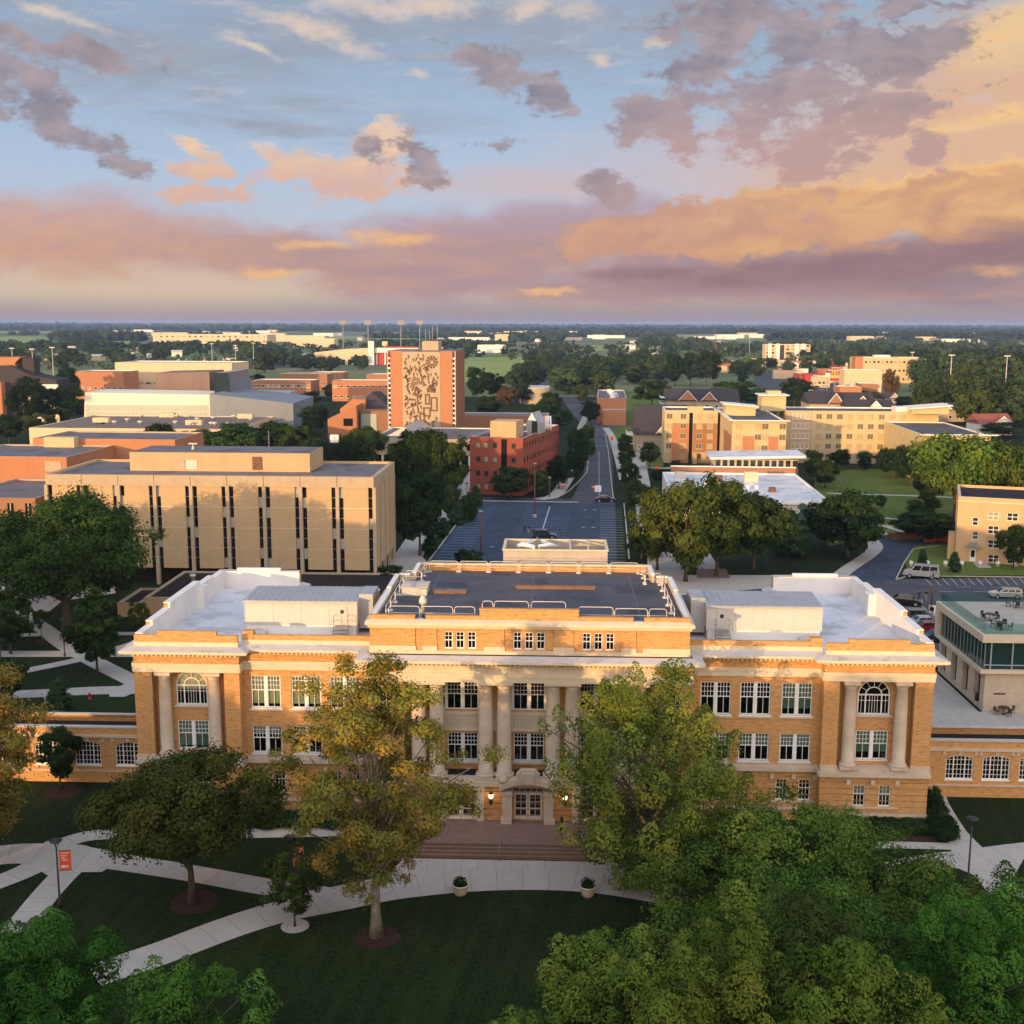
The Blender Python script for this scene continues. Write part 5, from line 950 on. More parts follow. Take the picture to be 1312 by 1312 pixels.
for px, by, ty, wp, kd, lb in (
    (18, 775, 662, 70, 'deep', 'dark tree behind the wide old elm at the left edge'), (150, 775, 690, 60, 'deep', 'dark tree between the old elm and the flat annex roof'), (178, 812, 770, 26, 'yellow', 'light green willow shrub beside the annex wall'),
    (500, 752, 722, 32, 'deep', 'dark bush at the corner of the tan office block'), (538, 712, 602, 66, 'deep', 'biggest dark tree in the grove right of the tan office block'), (522, 668, 565, 62, 'deep', 'dark tree at the rear corner of the tan office block'), (572, 640, 556, 54, 'yellow', 'olive yellow tree left of the red brick building'), (545, 640, 548, 56, 'mid', 'green tree under the tower podium'), (578, 670, 606, 30, 'mid', 'light green tree beside the slanting path'),
    (470, 605, 545, 42, 'mid', 'rounded green tree before the tower podium entrance'), (523, 600, 550, 34, 'deep', 'dark tree at the foot of the mural tower'), (445, 615, 556, 40, 'deep', 'dark tree right of the white clock board'), (408, 612, 560, 44, 'deep', 'dark tree left of the white clock board'), (556, 612, 560, 40, 'deep', 'dark tree between the tower and the red brick building'),
    (655, 640, 598, 52, 'deep', 'wide dark tree before the red brick front'), (716, 626, 584, 34, 'deep', 'dark tree along the long side of the red brick building'), (692, 634, 602, 28, 'mid', 'green tree at the corner of the car park kerb'), (738, 612, 545, 22, 'pillar', 'tall narrow tree at the rear end of the red brick building'), (753, 590, 541, 16, 'pillar', 'narrow dark tree with an orange banner beside the avenue'),
    (610, 650, 618, 20, 'cone', 'small pine beside the north corner of the car park'), (598, 668, 630, 26, 'bush', 'shrub beside the slanting path near the red building'), (585, 672, 640, 24, 'cone', 'small pine midway along the car park edge'), (568, 688, 660, 24, 'cone', 'wider pine along the car park edge'), (552, 708, 680, 28, 'cone', 'nearest pine beside the car park edge'),
    (600, 720, 702, 30, 'bush', 'shrub tuft behind the white rear roof'),
    (835, 712, 660, 36, 'cone', 'dark broad yew beside the car park kerb'), (822, 716, 680, 38, 'deep', 'darkest round yew next to the concrete ramp'), (812, 655, 612, 26, 'mid', 'hedge tree along the walk beside the car park'), (806, 626, 592, 24, 'deep', 'dark hedge tree half way along the walk'), (803, 602, 570, 22, 'mid', 'hedge tree near the avenue crossing'), (800, 585, 556, 18, 'deep', 'small dark tree near the avenue crossing'), (832, 600, 565, 28, 'mid', 'green tree before the dark roofed house'), (829, 640, 622, 14, 'bush', 'clipped shrub beside the pale walk'), (846, 615, 600, 20, 'bush', 'round shrub before the yellow hostel'),
    (878, 745, 616, 96, 'oak', 'tall olive tree with gold tips right of the pale walk'), (842, 730, 628, 60, 'oak', 'olive tree leaning over the pale walk'), (918, 738, 606, 88, 'yellow', 'bright green tree before the white dining roof'), (965, 730, 628, 100, 'mid', 'broad grey green tree before the white dining roof'), (1010, 712, 648, 46, 'cone', 'dark pine behind the curved walk'), (988, 690, 642, 26, 'spruce', 'blue spruce left of its pair'), (1027, 690, 640, 30, 'spruce', 'blue spruce nearest the white eave'), (1085, 715, 630, 96, 'deep', 'large dark tree beside the curved drive'), (1055, 700, 640, 56, 'deep', 'dark tree pressed against the larger one by the drive'), (1128, 652, 634, 16, 'mid', 'slim young tree alone on the courtyard lawn'),
    (1182, 694, 655, 78, 'deep', 'flat topped dark tree over the orange bins'), (1183, 668, 632, 40, 'mid', 'light green tree behind the flat topped dark one'), (1298, 730, 672, 38, 'mid', 'upright green tree before the buff brick hostel'), (1181, 733, 700, 18, 'cone', 'small spruce on the verge left of the hostel door'), (1222, 733, 703, 20, 'cone', 'small spruce on the verge at the hostel wall'),
    (1222, 668, 556, 120, 'spread', 'wide feathery locust before the yellow hostel wing'), (1268, 672, 562, 90, 'spread', 'rounded feathery locust at the right edge of the courtyard'), (1190, 645, 590, 50, 'mid', 'green tree under the wide feathery locust'),
    (1075, 602, 575, 28, 'deep', 'purple black round tree against the yellow wall'), (1107, 602, 577, 14, 'pillar', 'narrow column tree against the yellow wall'), (1043, 618, 578, 30, 'mid', 'light tree at the corner of the yellow hostel'), (1057, 625, 588, 34, 'mid', 'green tree right of the raised dining pavilion'), (1145, 612, 574, 40, 'deep', 'dark tree before the angle of the yellow hostel'), (1167, 622, 570, 44, 'deep', 'dark tree before the east wing of the hostel'), (1130, 600, 580, 18, 'mid', 'low green tree against the yellow wall'), (890, 592, 578, 20, 'bush', 'shrub beside the hostel entrance'), (862, 592, 586, 22, 'bush', 'clipped shrub under the hostel windows'),
    (205, 595, 542, 46, 'mid', 'green tree at the left of the row behind the office block'), (258, 590, 549, 56, 'mid', 'low green tree in the row behind the office block'), (305, 592, 540, 70, 'mid', 'widest tree in the row behind the office block'), (348, 592, 540, 60, 'deep', 'dark tree in the row behind the office block'), (385, 596, 542, 50, 'mid', 'tree at the right end of the row behind the office block'), (402, 556, 518, 34, 'deep', 'dark tree right of the grey arts centre'), (285, 590, 551, 44, 'deep', 'small dark tree in the row behind the office block'),
    (35, 548, 482, 52, 'deep', 'dark tree beside the grey sheet roof'), (70, 545, 494, 56, 'mid', 'green tree left of the white arts front'), (92, 540, 500, 44, 'mid', 'lighter green tree touching the white arts front'), (88, 516, 470, 34, 'deep', 'tall dark tree above the arts centre'), (120, 506, 480, 40, 'mid', 'green tree behind the white arts front'), (160, 504, 478, 48, 'mid', 'low spreading tree behind the white arts front'), (188, 500, 482, 32, 'deep', 'dark low tree left of the brown stage block'), (50, 562, 528, 44, 'yellow', 'yellow green tree above the tan gym roof'), (12, 568, 530, 40, 'deep', 'dark tree above the brick annex'), (130, 574, 540, 20, 'mid', 'small tree near the gym roof edge'),
    (305, 500, 476, 30, 'oak', 'tree right of the grey blue fin'), (332, 500, 478, 18, 'deep', 'dark tree left of the brick dormitory'), (358, 512, 488, 24, 'oak', 'olive tree before the brick dormitory'), (372, 513, 490, 20, 'mid', 'bright green tree before the brick dormitory'), (425, 512, 492, 22, 'mid', 'green tree between the two brick dormitories'), (398, 522, 500, 22, 'deep', 'small dark tree beside the dormitory lawn'),
    (612, 515, 468, 30, 'deep', 'dark tree right of the mural tower'), (632, 512, 476, 30, 'deep', 'second dark tree right of the mural tower'), (650, 520, 494, 32, 'rust', 'russet tree left of the grey drum building'), (625, 536, 506, 28, 'mid', 'grey green tree above the low tower wing'), (668, 518, 490, 30, 'deep', 'dark tree behind the russet tree'), (704, 540, 502, 34, 'deep', 'dark tree over the gabled skylight'), (690, 545, 516, 30, 'deep', 'dark tree before the grey drum building'), (722, 550, 526, 26, 'mid', 'green tree beside the avenue bend'), (757, 545, 512, 24, 'deep', 'dark tree left of the orange brick block'), (745, 516, 492, 20, 'oak', 'pale tree at the bend of the avenue'),
    (835, 520, 486, 44, 'mid', 'round tree right of the orange brick block'), (865, 494, 452, 26, 'deep', 'tall dark tree behind the gabled houses'), (885, 494, 450, 30, 'deep', 'tallest dark tree behind the gabled houses'), (905, 495, 448, 34, 'deep', 'broad dark tree behind the gabled houses'), (935, 518, 488, 50, 'mid', 'olive tree behind the hostel roof'), (958, 520, 490, 40, 'mid', 'tree left of the hostel stair tower'), (952, 490, 466, 16, 'cone', 'brown conifer above the hostel roof'), (1018, 520, 484, 40, 'deep', 'tree right of the hostel stair tower'), (1105, 520, 500, 50, 'oak', 'olive tree above the long hostel roof'), (1140, 518, 470, 20, 'rust', 'brown tree beside the white gabled house'), (1160, 526, 507, 26, 'deep', 'dark tree right of the white gabled house'), (1188, 522, 494, 22, 'mid', 'pale tree right of the white gabled house'), (1285, 560, 540, 50, 'deep', 'dark hedge tree beside the little red roofed house')):
    T(px, by, ty, wp, kd, lb)
# --- shrubs along the hall
def hedge(spots, label, group):
    for px, by, h, r in spots:
        cm, tm, h0, r0 = TR.choice(KINDS['bush']); tree_at(G(px, by), label, 'shrub', cm, tm, TR.uniform(0, 6), (r / 2, r / 2, h / 3), group, 'shrub')
hedge([(1194, 1036, 2.0, 0.8), (1197, 1050, 1.9, 0.9), (1202, 1060, 1.7, 1.0), (1207, 1068, 1.5, 1.0), (1212, 1075, 1.2, 0.9)], 'dark clipped shrub in the bed along the east end wall', 'shrubs along the east end wall')
hedge([(x, 1054 + (x % 7) * 0.4, 1.1, 1.2) for x in range(255, 470, 21)] + [(x, 1063, 1.0, 1.2) for x in range(1080, 1190, 18)], 'low dark shrub in the bed under the hall windows', 'low shrubs under the hall windows')
# --- groves where single trees cannot be told apart: each zone shares one label
def zone(n, x0, x1, y0, y1, kds, hlo, hhi, label, group, seed, wide=1.0):
    rnd = random.Random(seed)
    for _ in range(n):
        b = G(rnd.uniform(x0, x1), rnd.uniform(y0, y1)); kd = rnd.choice(kds); cm, tm, h0, r0 = rnd.choice(KINDS[kd]); h = rnd.uniform(hlo, hhi); s = h / h0
        tree_at(b, label, 'tree', cm, tm, rnd.uniform(0, 6.28), (s * wide * rnd.uniform(0.85, 1.25), s * wide * rnd.uniform(0.85, 1.25), s), group, 'broadleaf_tree')
zone(34, 1180, 1330, 490, 545, ['far', 'farlight', 'far', 'farlight'], 12, 17, 'pale green broadleaf tree in the wood right of the white gabled house', 'wood right of the white gabled house', 1)
zone(30, 1150, 1340, 472, 492, ['fardark', 'far', 'fardark'], 14, 20, 'dark broadleaf tree in the deeper wood behind the pale one', 'deeper wood on the right', 2)
zone(22, 690, 860, 470, 486, ['far', 'fardark'], 11, 16, 'broadleaf tree in the grove beyond the avenue bend', 'grove beyond the avenue bend', 3)
zone(16, 712, 790, 486, 506, ['far', 'fardark', 'far'], 11, 15, 'broadleaf tree massed at the bend of the avenue', 'trees at the bend of the avenue', 4)
zone(10, 655, 690, 484, 498, ['fardark'], 9, 12, 'dark tree in the line along the edge of the green field', 'tree line along the green field', 5)
zone(12, 676, 716, 466, 486, ['fardark', 'far'], 10, 13, 'roadside tree in the row left of the far road', 'row left of the far road', 6)
zone(14, 362, 470, 466, 478, ['fardark'], 9, 12, 'dark tree in the hedge row before the stadium', 'hedge row before the stadium', 7)
zone(7, 330, 370, 462, 478, ['fardark'], 13, 17, 'tall dark tree in the clump left of the stadium', 'clump left of the stadium', 8)
zone(26, -10, 210, 458, 474, ['fardark', 'far'], 10, 15, 'dark tree in the belt behind the grey sheet roof', 'belt behind the grey sheet roof', 9)
zone(24, -10, 330, 447, 458, ['fardark', 'far'], 9, 14, 'distant tree among the small houses on the left', 'trees among the small houses on the left', 10)
zone(18, 810, 860, 468, 492, ['fardark', 'far'], 11, 15, 'dark tree in the thicket left of the tall trunks', 'thicket left of the tall trunks', 11)
zone(14, 930, 1100, 470, 482, ['fardark', 'far'], 8, 12, 'dark tree along the shopping street', 'trees along the shopping street', 12)
zone(24, 1030, 1330, 455, 468, ['fardark', 'far'], 11, 16, 'dark tree in the belt right of the orange motel', 'belt right of the orange motel', 13)
zone(22, 560, 900, 448, 462, ['fardark', 'far'], 8, 12, 'distant tree scattered beyond the green field', 'trees beyond the green field', 14)
# out of frame trees, added and sized to cast shade on ground and facades
for i, (x, y, h) in enumerate(((-14, 30, 17), (-4, 26, 18), (-24, 36, 16), (-34, 42, 15.5), (-44, 44, 15.5), (-20, 14, 21), (-6, 8, 22), (-34, 22, 19), (-47, 30, 17), (-60, 44, 15), (8, 20, 17), (-58, 62, 14), (-70, 78, 13), (-80, 110, 14), (-92, 140, 15), (-50, 8, 20), (-70, 26, 18), (-88, 60, 15), (2, 36, 14), (-105, 165, 15), (-66, 96, 12), (16, 30, 15), (-80, 90, 14), (-15, 20, 20.5), (-22, 17, 20.8), (-29, 14, 21), (-10, 24, 19.4), (-118, 112, 19), (-109, 113, 18.2), (-100, 111, 19.4), (-91, 113, 18.6), (-83, 112, 19.2), (-75, 113, 18.4), (-67, 112, 18.8))):
    cm, tm, h0, r0 = TR.choice(KINDS['mid']); s = h / h0; tree_at((x, y, 0), 'tall unseen tree added outside the view for its evening shade', 'tree', cm, tm, i, (s * 0.95, s * 0.95, s), 'unseen shade trees outside the view', 'broadleaf_tree')
# --- far woods: one mass each
def wood(name, px0, px1, y, depth, h, seed, n, leafm='leaf_deep', leaf=5.0):
    rs = np.random.RandomState(seed); P = []
    for _ in range(n):
        b = G(rs.uniform(px0, px1), y); Y = b.y + rs.uniform(0, depth); x = b.x * Y / b.y; hh = h * rs.uniform(0.65, 1.1)
        k = 26; q = rs.normal(size=(k, 3)); q /= np.linalg.norm(q, axis=1, keepdims=True); P.append(q * np.array([h * 0.75, h * 0.75, hh * 0.5]) * rs.uniform(0.6, 1, (k, 1)) + np.array([x, Y, hh * 0.5]))
    P = np.vstack(P); me = leaf_mesh(name, P, rs.normal(size=P.shape) + np.array([0, -0.3, 0.8]), leaf, leafm, rs, 0.9); o = obj(name, me); o['kind'] = 'stuff'; return o
def far_wood(px0, px1, Y, depth, h, seed, n, leaf=7.0, leafm='leaf_fardeep'):
    rs = np.random.RandomState(seed); P = []; a0, a1 = (px0 - 656) / F, (px1 - 656) / F
    for _ in range(n):
        y = Y + rs.uniform(0, depth); x = rs.uniform(a0, a1) * y; hh = h * rs.uniform(0.6, 1.1); k = 20
        q = rs.normal(size=(k, 3)); q /= np.linalg.norm(q, axis=1, keepdims=True); P.append(q * np.array([h * 0.9, h * 0.9, hh * 0.5]) * rs.uniform(0.6, 1, (k, 1)) + np.array([x, y, hh * 0.5]))
    P = np.vstack(P); o = obj('distant_woods', leaf_mesh('distant_woods', P, rs.normal(size=P.shape) + np.array([0, -0.3, 0.8]), leaf, leafm, rs, 0.9)); tag(o, 'blue green far wood reading as one mass near the horizon', 'woods', kind='stuff')
far_wood(76, 185, 2500, 260, 17, 1, 252); far_wood(655, 715, 2600, 260, 17, 2, 156); far_wood(980, 1420, 3000, 300, 17, 3, 540); far_wood(820, 900, 2100, 160, 11, 4, 120)
far_wood(-150, 620, 5200, 700, 21, 5, 780, 10); far_wood(560, 1460, 4600, 600, 20, 6, 780, 10); far_wood(-200, 1500, 8000, 1500, 26, 7, 960, 16); far_wood(-100, 330, 3500, 200, 12, 8, 78, 7); far_wood(480, 640, 1900, 150, 11, 9, 96, 5); far_wood(860, 1400, 1750, 140, 10, 10, 156, 5); far_wood(720, 860, 3400, 200, 13, 11, 96, 7); far_wood(-60, 330, 1750, 160, 9, 12, 90, 5); far_wood(470, 700, 3000, 250, 14, 13, 132, 7)

far_wood(-40, 330, 950, 500, 11, 21, 54, 2.2, 'leaf_far'); far_wood(-60, 320, 1400, 700, 10, 22, 90, 3.0); far_wood(560, 1000, 1300, 900, 11, 23, 102, 3.0); far_wood(860, 1330, 1050, 600, 11, 24, 90, 2.4, 'leaf_far'); far_wood(300, 560, 1250, 900, 10, 25, 78, 3.0); far_wood(90, 330, 720, 200, 11, 26, 15, 1.6, 'leaf_far'); far_wood(980, 1330, 1900, 900, 11, 27, 90, 3.5)

# ------------------------------------------------------------------ the other buildings
def Zp(px, py, Y): return AT(px, py, Y).z
def shell(par, u0, u1, v0, v1, z0, z1, wall, roofm='grey_roof', ph=0.5, cap='stone_top', name='wall', t=0.35):
    m = MB(); r = MB(); O = [(u0, v0), (u1, v0), (u1, v1), (u0, v1)]; I = [(u0 + t, v0 + t), (u1 - t, v0 + t), (u1 - t, v1 - t), (u0 + t, v1 - t)]
    for i in range(4):
        a, b, c, d = O[i], O[(i + 1) % 4], I[(i + 1) % 4], I[i]
        m.face([(*a, z0), (*b, z0), (*b, z1), (*a, z1)], 0); m.face([(*a, z1), (*b, z1), (*c, z1), (*d, z1)], 1); m.face([(*c, z1 - ph), (*d, z1 - ph), (*d, z1), (*c, z1)], 1)
    r.face([(*p, z1 - ph) for p in I], 0)
    return m.build(name, [wall, cap], par), r.build('roof', roofm, par)
FW = {}
def fwin(par, u, v, z, w_, h, rz=0.0, frame='white_paint', glass='window_far', bars=(1, 1), name='window', label=None):
    k = (w_, h, frame, glass, bars)
    if k not in FW:
        m = MB(); t = min(0.09, w_ * 0.1)
        m.box(-w_ / 2, -w_ / 2 + t, -0.05, 0.02, 0, h, 0); m.box(w_ / 2 - t, w_ / 2, -0.05, 0.02, 0, h, 0); m.box(-w_ / 2 + t, w_ / 2 - t, -0.05, 0.02, h - t, h, 0); m.box(-w_ / 2 - 0.05, w_ / 2 + 0.05, -0.09, 0.02, -0.1, 0.0, 0); m.box(-w_ / 2 + t, w_ / 2 - t, -0.05, 0.02, 0, t, 0)
        for i in range(1, bars[0]): x = -w_ / 2 + w_ * i / bars[0]; m.box(x - t / 2, x + t / 2, -0.04, 0.02, t, h - t, 0)
        for j in range(1, bars[1]): z_ = h * j / bars[1]; m.box(-w_ / 2 + t, w_ / 2 - t, -0.038, 0.02, z_ - t / 2, z_ + t / 2, 0)
        m.face([(-w_ / 2, -0.02, 0), (w_ / 2, -0.02, 0), (w_ / 2, -0.02, h), (-w_ / 2, -0.02, h)], 1); FW[k] = m.mesh(name, [frame, glass])
    return obj(name, FW[k], par, (u, v, z), rz, label)
def toL(o, a, p): d = Vector(p) - o; return (d.x * cos(a) + d.y * sin(a), -d.x * sin(a) + d.y * cos(a))
# ---- tan office block
o, Wd, a = frame((58, 607.5), (479, 611.3), 17.0); a = max(a, GA); rear = toL(o, a, G(509.5, 591.3, 17.0)); Dp = max(14.0, rear[1])
ofc = thing('office_block', 'tan panelled office block with dark slit windows on thin columns', 'office building', o, a)
bay = Wd / 9; core = MB(); core.box(0.5, Wd - 0.5, 0.55, Dp - 0.4, 2.6, 16.2); core.build('core_wall', 'dark_recess', ofc)
sl_ = 0.62
for k in range(9):
    m = MB(); u0, u1 = k * bay + 0.28 + sl_, (k + 1) * bay - 0.28 - sl_
    for j in range(4): z0 = 2.6 + j * 3.2; m.box(u0, u1, 0.06, 0.56, z0, z0 + 3.14, 0); m.box(u0, u1, 0.10, 0.5, z0 + 3.14, z0 + 3.2, 1)
    m.build('panel', ['tan_panel', 'white_paint'], ofc)
    m = MB(); m.box(k * bay + 0.04, (k + 1) * bay - 0.04, -0.12, 0.56, 15.4, 17.0); m.build('fascia', 'tan_concrete', ofc)
for k in range(10):
    m = MB(); m.box(k * bay - 0.26, k * bay + 0.26, -0.16, 0.5, 0.0, 15.4, 0); m.build('pilaster', 'tan_concrete', ofc)
    for q in (-1, 1):
        if (k == 0 and q < 0) or (k == 9 and q > 0): continue
        m = MB(); c = k * bay + q * (0.28 + sl_ / 2)
        for j in range(8):
            z0 = 2.7 + j * 1.58; m.box(c - sl_ / 2, c + sl_ / 2, 0.34, 0.4, z0, z0 + 1.5, 0 if (j * 7 + k * 3 + (q > 0) * 2) % 5 else 1)
            m.box(c - sl_ / 2, c + sl_ / 2, 0.30, 0.42, z0 + 1.5, z0 + 1.58, 2)
        m.build('slit_window', ['strip_glass', 'blind_pale', 'grey_metal'], ofc)
nb = 4
for k in range(nb):
    m = MB(); m.T = Matrix.Translation((Wd, 0, 0)) @ Matrix.Rotation(pi / 2, 4, 'Z'); b0, b1 = 0.4 + k * (Dp - 0.4) / nb, 0.4 + (k + 1) * (Dp - 0.4) / nb
    m.box(b0 + 0.5, b1 - 0.5, 0.0, 0.56, 2.6, 15.4); m.build('panel', 'tan_panel', ofc)
    m = MB(); m.T = Matrix.Translation((Wd, 0, 0)) @ Matrix.Rotation(pi / 2, 4, 'Z'); m.box(b0 + 0.03, b1 - 0.03, -0.14, 0.56, 15.4, 17.0); m.build('fascia', 'tan_concrete', ofc)
    m = MB(); m.box(Wd - 0.4, Wd + 0.14, b1 - 0.25, b1 + 0.2, 0, 15.4); m.build('pilaster', 'tan_concrete', ofc)
m = MB(); m.box(-0.3, 0.5, 0.56, Dp, 2.6, 17); m.box(0.5, Wd, Dp - 0.39, Dp, 2.6, 17); m.build('wall', 'tan_panel', ofc)
m = MB(); m.box(2, Wd - 2, 2.2, Dp - 2, 0, 2.6); m.build('ground_floor', 'dark_recess', ofc)
m = MB(); m.box(0.3, Wd - 0.5, 0.56, Dp - 0.4, 16.2, 16.6); m.build('roof', 'grey_roof', ofc)
p0 = toL(o, a, G(167, 603, 16.6)); p1 = toL(o, a, G(393, 607.5, 16.6)); pr = toL(o, a, G(413, 598, 16.6)); pz = Zp(280, 579, o.y + p0[1])
m = MB(); m.box(p0[0], p1[0], p0[1], min(Dp - 1, p0[1] + 10), 16.6, pz - 0.01); m.build('penthouse', 'tan_panel', ofc)
m = MB(); m.box(p0[0] + 0.2, p1[0] - 0.2, p0[1] + 0.2, min(Dp - 1, p0[1] + 10) - 0.2, pz - 0.02, pz + 0.02); m.build('penthouse_roof', 'grey_roof', ofc)
for f, w_, h, mt in ((0.71, 1.6, 2.1, 'rust_metal'), (0.27, 2.4, 1.6, 'tan_concrete'), (0.34, 2.0, 1.5, 'metal_pale')):
    m = MB(); c = p0[0] + (p1[0] - p0[0]) * f; m.box(c - w_ / 2, c + w_ / 2, p0[1] - 0.06, p0[1] + 0.02, 16.9, 16.9 + h); m.build('louver', mt, ofc)
m = MB(); m.lathe([(0.25, pz), (0.25, pz + 0.4), (0.1, pz + 0.5), (0.1, pz + 0.9)], p0[0] + 9, p0[1] + 4, 8); m.box(p0[0] + 8.3, p0[0] + 9.7, p0[1] + 3.9, p0[1] + 4.1, pz + 0.9, pz + 1.1); m.build('roof_vent', 'metal_pale', ofc)
m = MB(); m.tube([(p0[0] + 22, p0[1] + 2, pz), (p0[0] + 22, p0[1] + 2, pz + 3.4)], 0.06, 5); m.build('mast', 'grey_metal', ofc)
# ---- flat black roofed annex between the hall and the office block
c1 = G(186, 787); hz = Zp(186, 765.3, c1.y); a = HA
ann = thing('annex', 'low tan annex with black flat roof tucked behind the west wing', 'annex', c1, a); dd = toL(c1, a, G(251, 731.6, hz))[1]
shell(ann, 0, 33, 0, dd, 0, hz, 'tan_panel', 'black_roof', 0.25, 'tan_concrete')
m = MB(); m.lathe([(0.3, 0), (0.3, 0.5), (0.5, 0.6), (0.4, 0.9)], 3.0, dd * 0.7, 10); m.box(9.2, 10.0, dd - 2, dd - 1.2, 0, 1.0); m.build('roof_vent', 'metal_pale', ann, (0, 0, hz - 0.25))
c2 = G(151, 790); hz2 = Zp(151, 772, c2.y); an2 = thing('annex', 'lowest tan annex with sunken black roof touching the taller annex', 'annex', c2, a)
shell(an2, 0, toL(c2, a, c1)[0] - 0.1, 0, 9, 0, hz2, 'tan_panel', 'black_roof', 0.3, 'tan_concrete')
# ---- brick annex at the left edge
o = AT(-70, 640, 180); o.z = 0; zt = Zp(30, 637, 180); b = thing('brick_annex', 'brown brick annex with dark slit windows beside the office block', 'annex', o, GA)
e = toL(o, GA, AT(58, 640, 182))[0]; shell(b, 0, e, 0, 22, 0, zt, 'brown_brick', 'grey_roof', 0.3, 'tan_concrete')
for k in range(6):
    u = e - 1.2 - k * 2.9; m = MB(); m.box(u - 0.5, u + 0.5, -0.05, 0.05, 1.5, zt - 0.8, 0); m.box(u - 0.06, u + 0.06, -0.09, 0.0, 1.5, zt - 0.8, 1); m.build('slit_window', ['strip_glass', 'stone_top'], b)
o = AT(-70, 590, 204); o.z = 0; zt = Zp(40, 584, 204); b = thing('brick_annex', 'orange brick block with pale coping stepping above the brown annex', 'annex', o, GA)
e = toL(o, GA, AT(98, 590, 206))[0]; shell(b, 0, e, 0, 20, 0, zt, 'orange_brick', 'grey_roof', 0.3, 'tan_concrete'); shell(b, 6, e + 12, 20.1, 36, 0, zt + 1.2, 'orange_brick', 'grey_roof', 0.3, 'tan_concrete')
m = MB(); m.box(e - 13, e - 7, 18, 20, zt - 0.3, zt + 1.6); m.build('roof_unit', 'hotel_cream', b); m = MB(); m.box(6, 10, -0.06, 0.05, zt - 3, zt - 0.8); m.box(e - 4, e - 1, -0.06, 0.05, zt - 2.6, zt - 0.8); m.build('louver', 'tan_concrete', b)
# ---- gym with wide tan roof
o, Wd, a = frame((37, 548), (300, 550), 8.0); g = thing('gym', 'wide low hall with brown gravel roof and many small vents', 'gym', o, a); rr = toL(o, a, G(120, 532, 8))[1]
shell(g, 0, Wd, 0, rr, 0, 8, 'beige_wall', 'brown_roof', 0.25, 'cream_stone'); RN = random.Random(5)
for k in range(15):
    m = MB(); m.lathe([(0.35, 0), (0.35, 0.5), (0.9, 0.6), (0.9, 1.0), (0.3, 1.15)], 0, 0, 8); m.build('roof_vent', 'metal_pale', g, (Wd * RN.uniform(0.3, 0.97), rr * RN.uniform(0.2, 0.95), 7.75))
for f, q in ((0.2, 0.5), (0.42, 0.95), (0.72, 0.35), (0.86, 0.9)): m = MB(); m.box(-2.6, 2.6, -1.2, 1.2, 0, 1.5); m.build('roof_unit', 'beige_wall', g, (Wd * f, rr * q, 7.75))
# ---- performing arts centre
Y = 455; o = AT(107, 533, Y); o.z = 0; a = 0.0; ar = thing('arts_center', 'angular arts centre with cream front, brown stage block and blue grey fin', 'arts centre', o, a)
X = lambda px, YY=Y: AT(px, 520, YY).x - o.x
z0, z1, zg = Zp(190, 536, Y), Zp(110, 503, Y), Zp(190, 519, Y); we = X(268)
m = MB(); m.ext([(0, 0), (we, 0), (we + 0.6, Zp(270, 506, Y)), (1.0, z1)], 0, 26); m.build('front_wall', 'arts_white', ar)
m = MB(); m.face([(0.9, -0.06, max(0.5, z0)), (we - 0.4, -0.06, max(0.5, z0)), (we - 0.3, -0.06, zg), (1.2, -0.06, zg)], 0)
for k in range(28): u = 1.2 + (we - 1.8) * k / 27; m.box(u - 0.06, u + 0.06, -0.14, -0.02, max(0.5, z0), zg, 1)
m.box(1.0, we - 0.4, -0.14, -0.02, (max(0.5, z0) + zg) / 2 - 0.08, (max(0.5, z0) + zg) / 2 + 0.08, 1); m.build('glass_band', ['pale_glass', 'arts_white'], ar)
Y2 = 485; m = MB(); x0, x1 = AT(200, 500, Y2).x - o.x, AT(269, 500, Y2).x - o.x; m.ext([(x0, 0), (x1, 0), (x1, Zp(269, 476.5, Y2)), (x0, Zp(200, 478, Y2))], 30, 55); m.build('stage_block', 'arts_brown', ar)
Y3 = 452; x0, x1 = AT(269, 500, Y3).x - o.x, AT(291, 500, Y3).x - o.x; m = MB(); m.ext([(x0, 0), (x1 + 1.5, 0), (x1 - 1.2, Zp(286, 478, Y3)), (x0, Zp(270, 479, Y3))], 4, 40); m.build('fin_wall', 'window_blue', ar)
m = MB(); xs = [AT(p, 500, 440).x - o.x for p in (268, 332, 375)]; m.ext([(xs[0], 0), (xs[2], 0), (xs[2], Zp(375, 517, 440)), (xs[1], Zp(332, 512, 440)), (xs[0], Zp(270, 505, 440))], -15, 30); m.build('side_hall', 'arts_grey', ar)
m = MB(); x0, x1 = AT(300, 500, 458).x - o.x, AT(355, 500, 458).x - o.x; m.ext([(x0, 0), (x1, 0), (x1, Zp(354, 508, 458)), (x0, Zp(292, 507, 458))], 31, 45); m.build('rear_hall', 'metal_roof', ar)
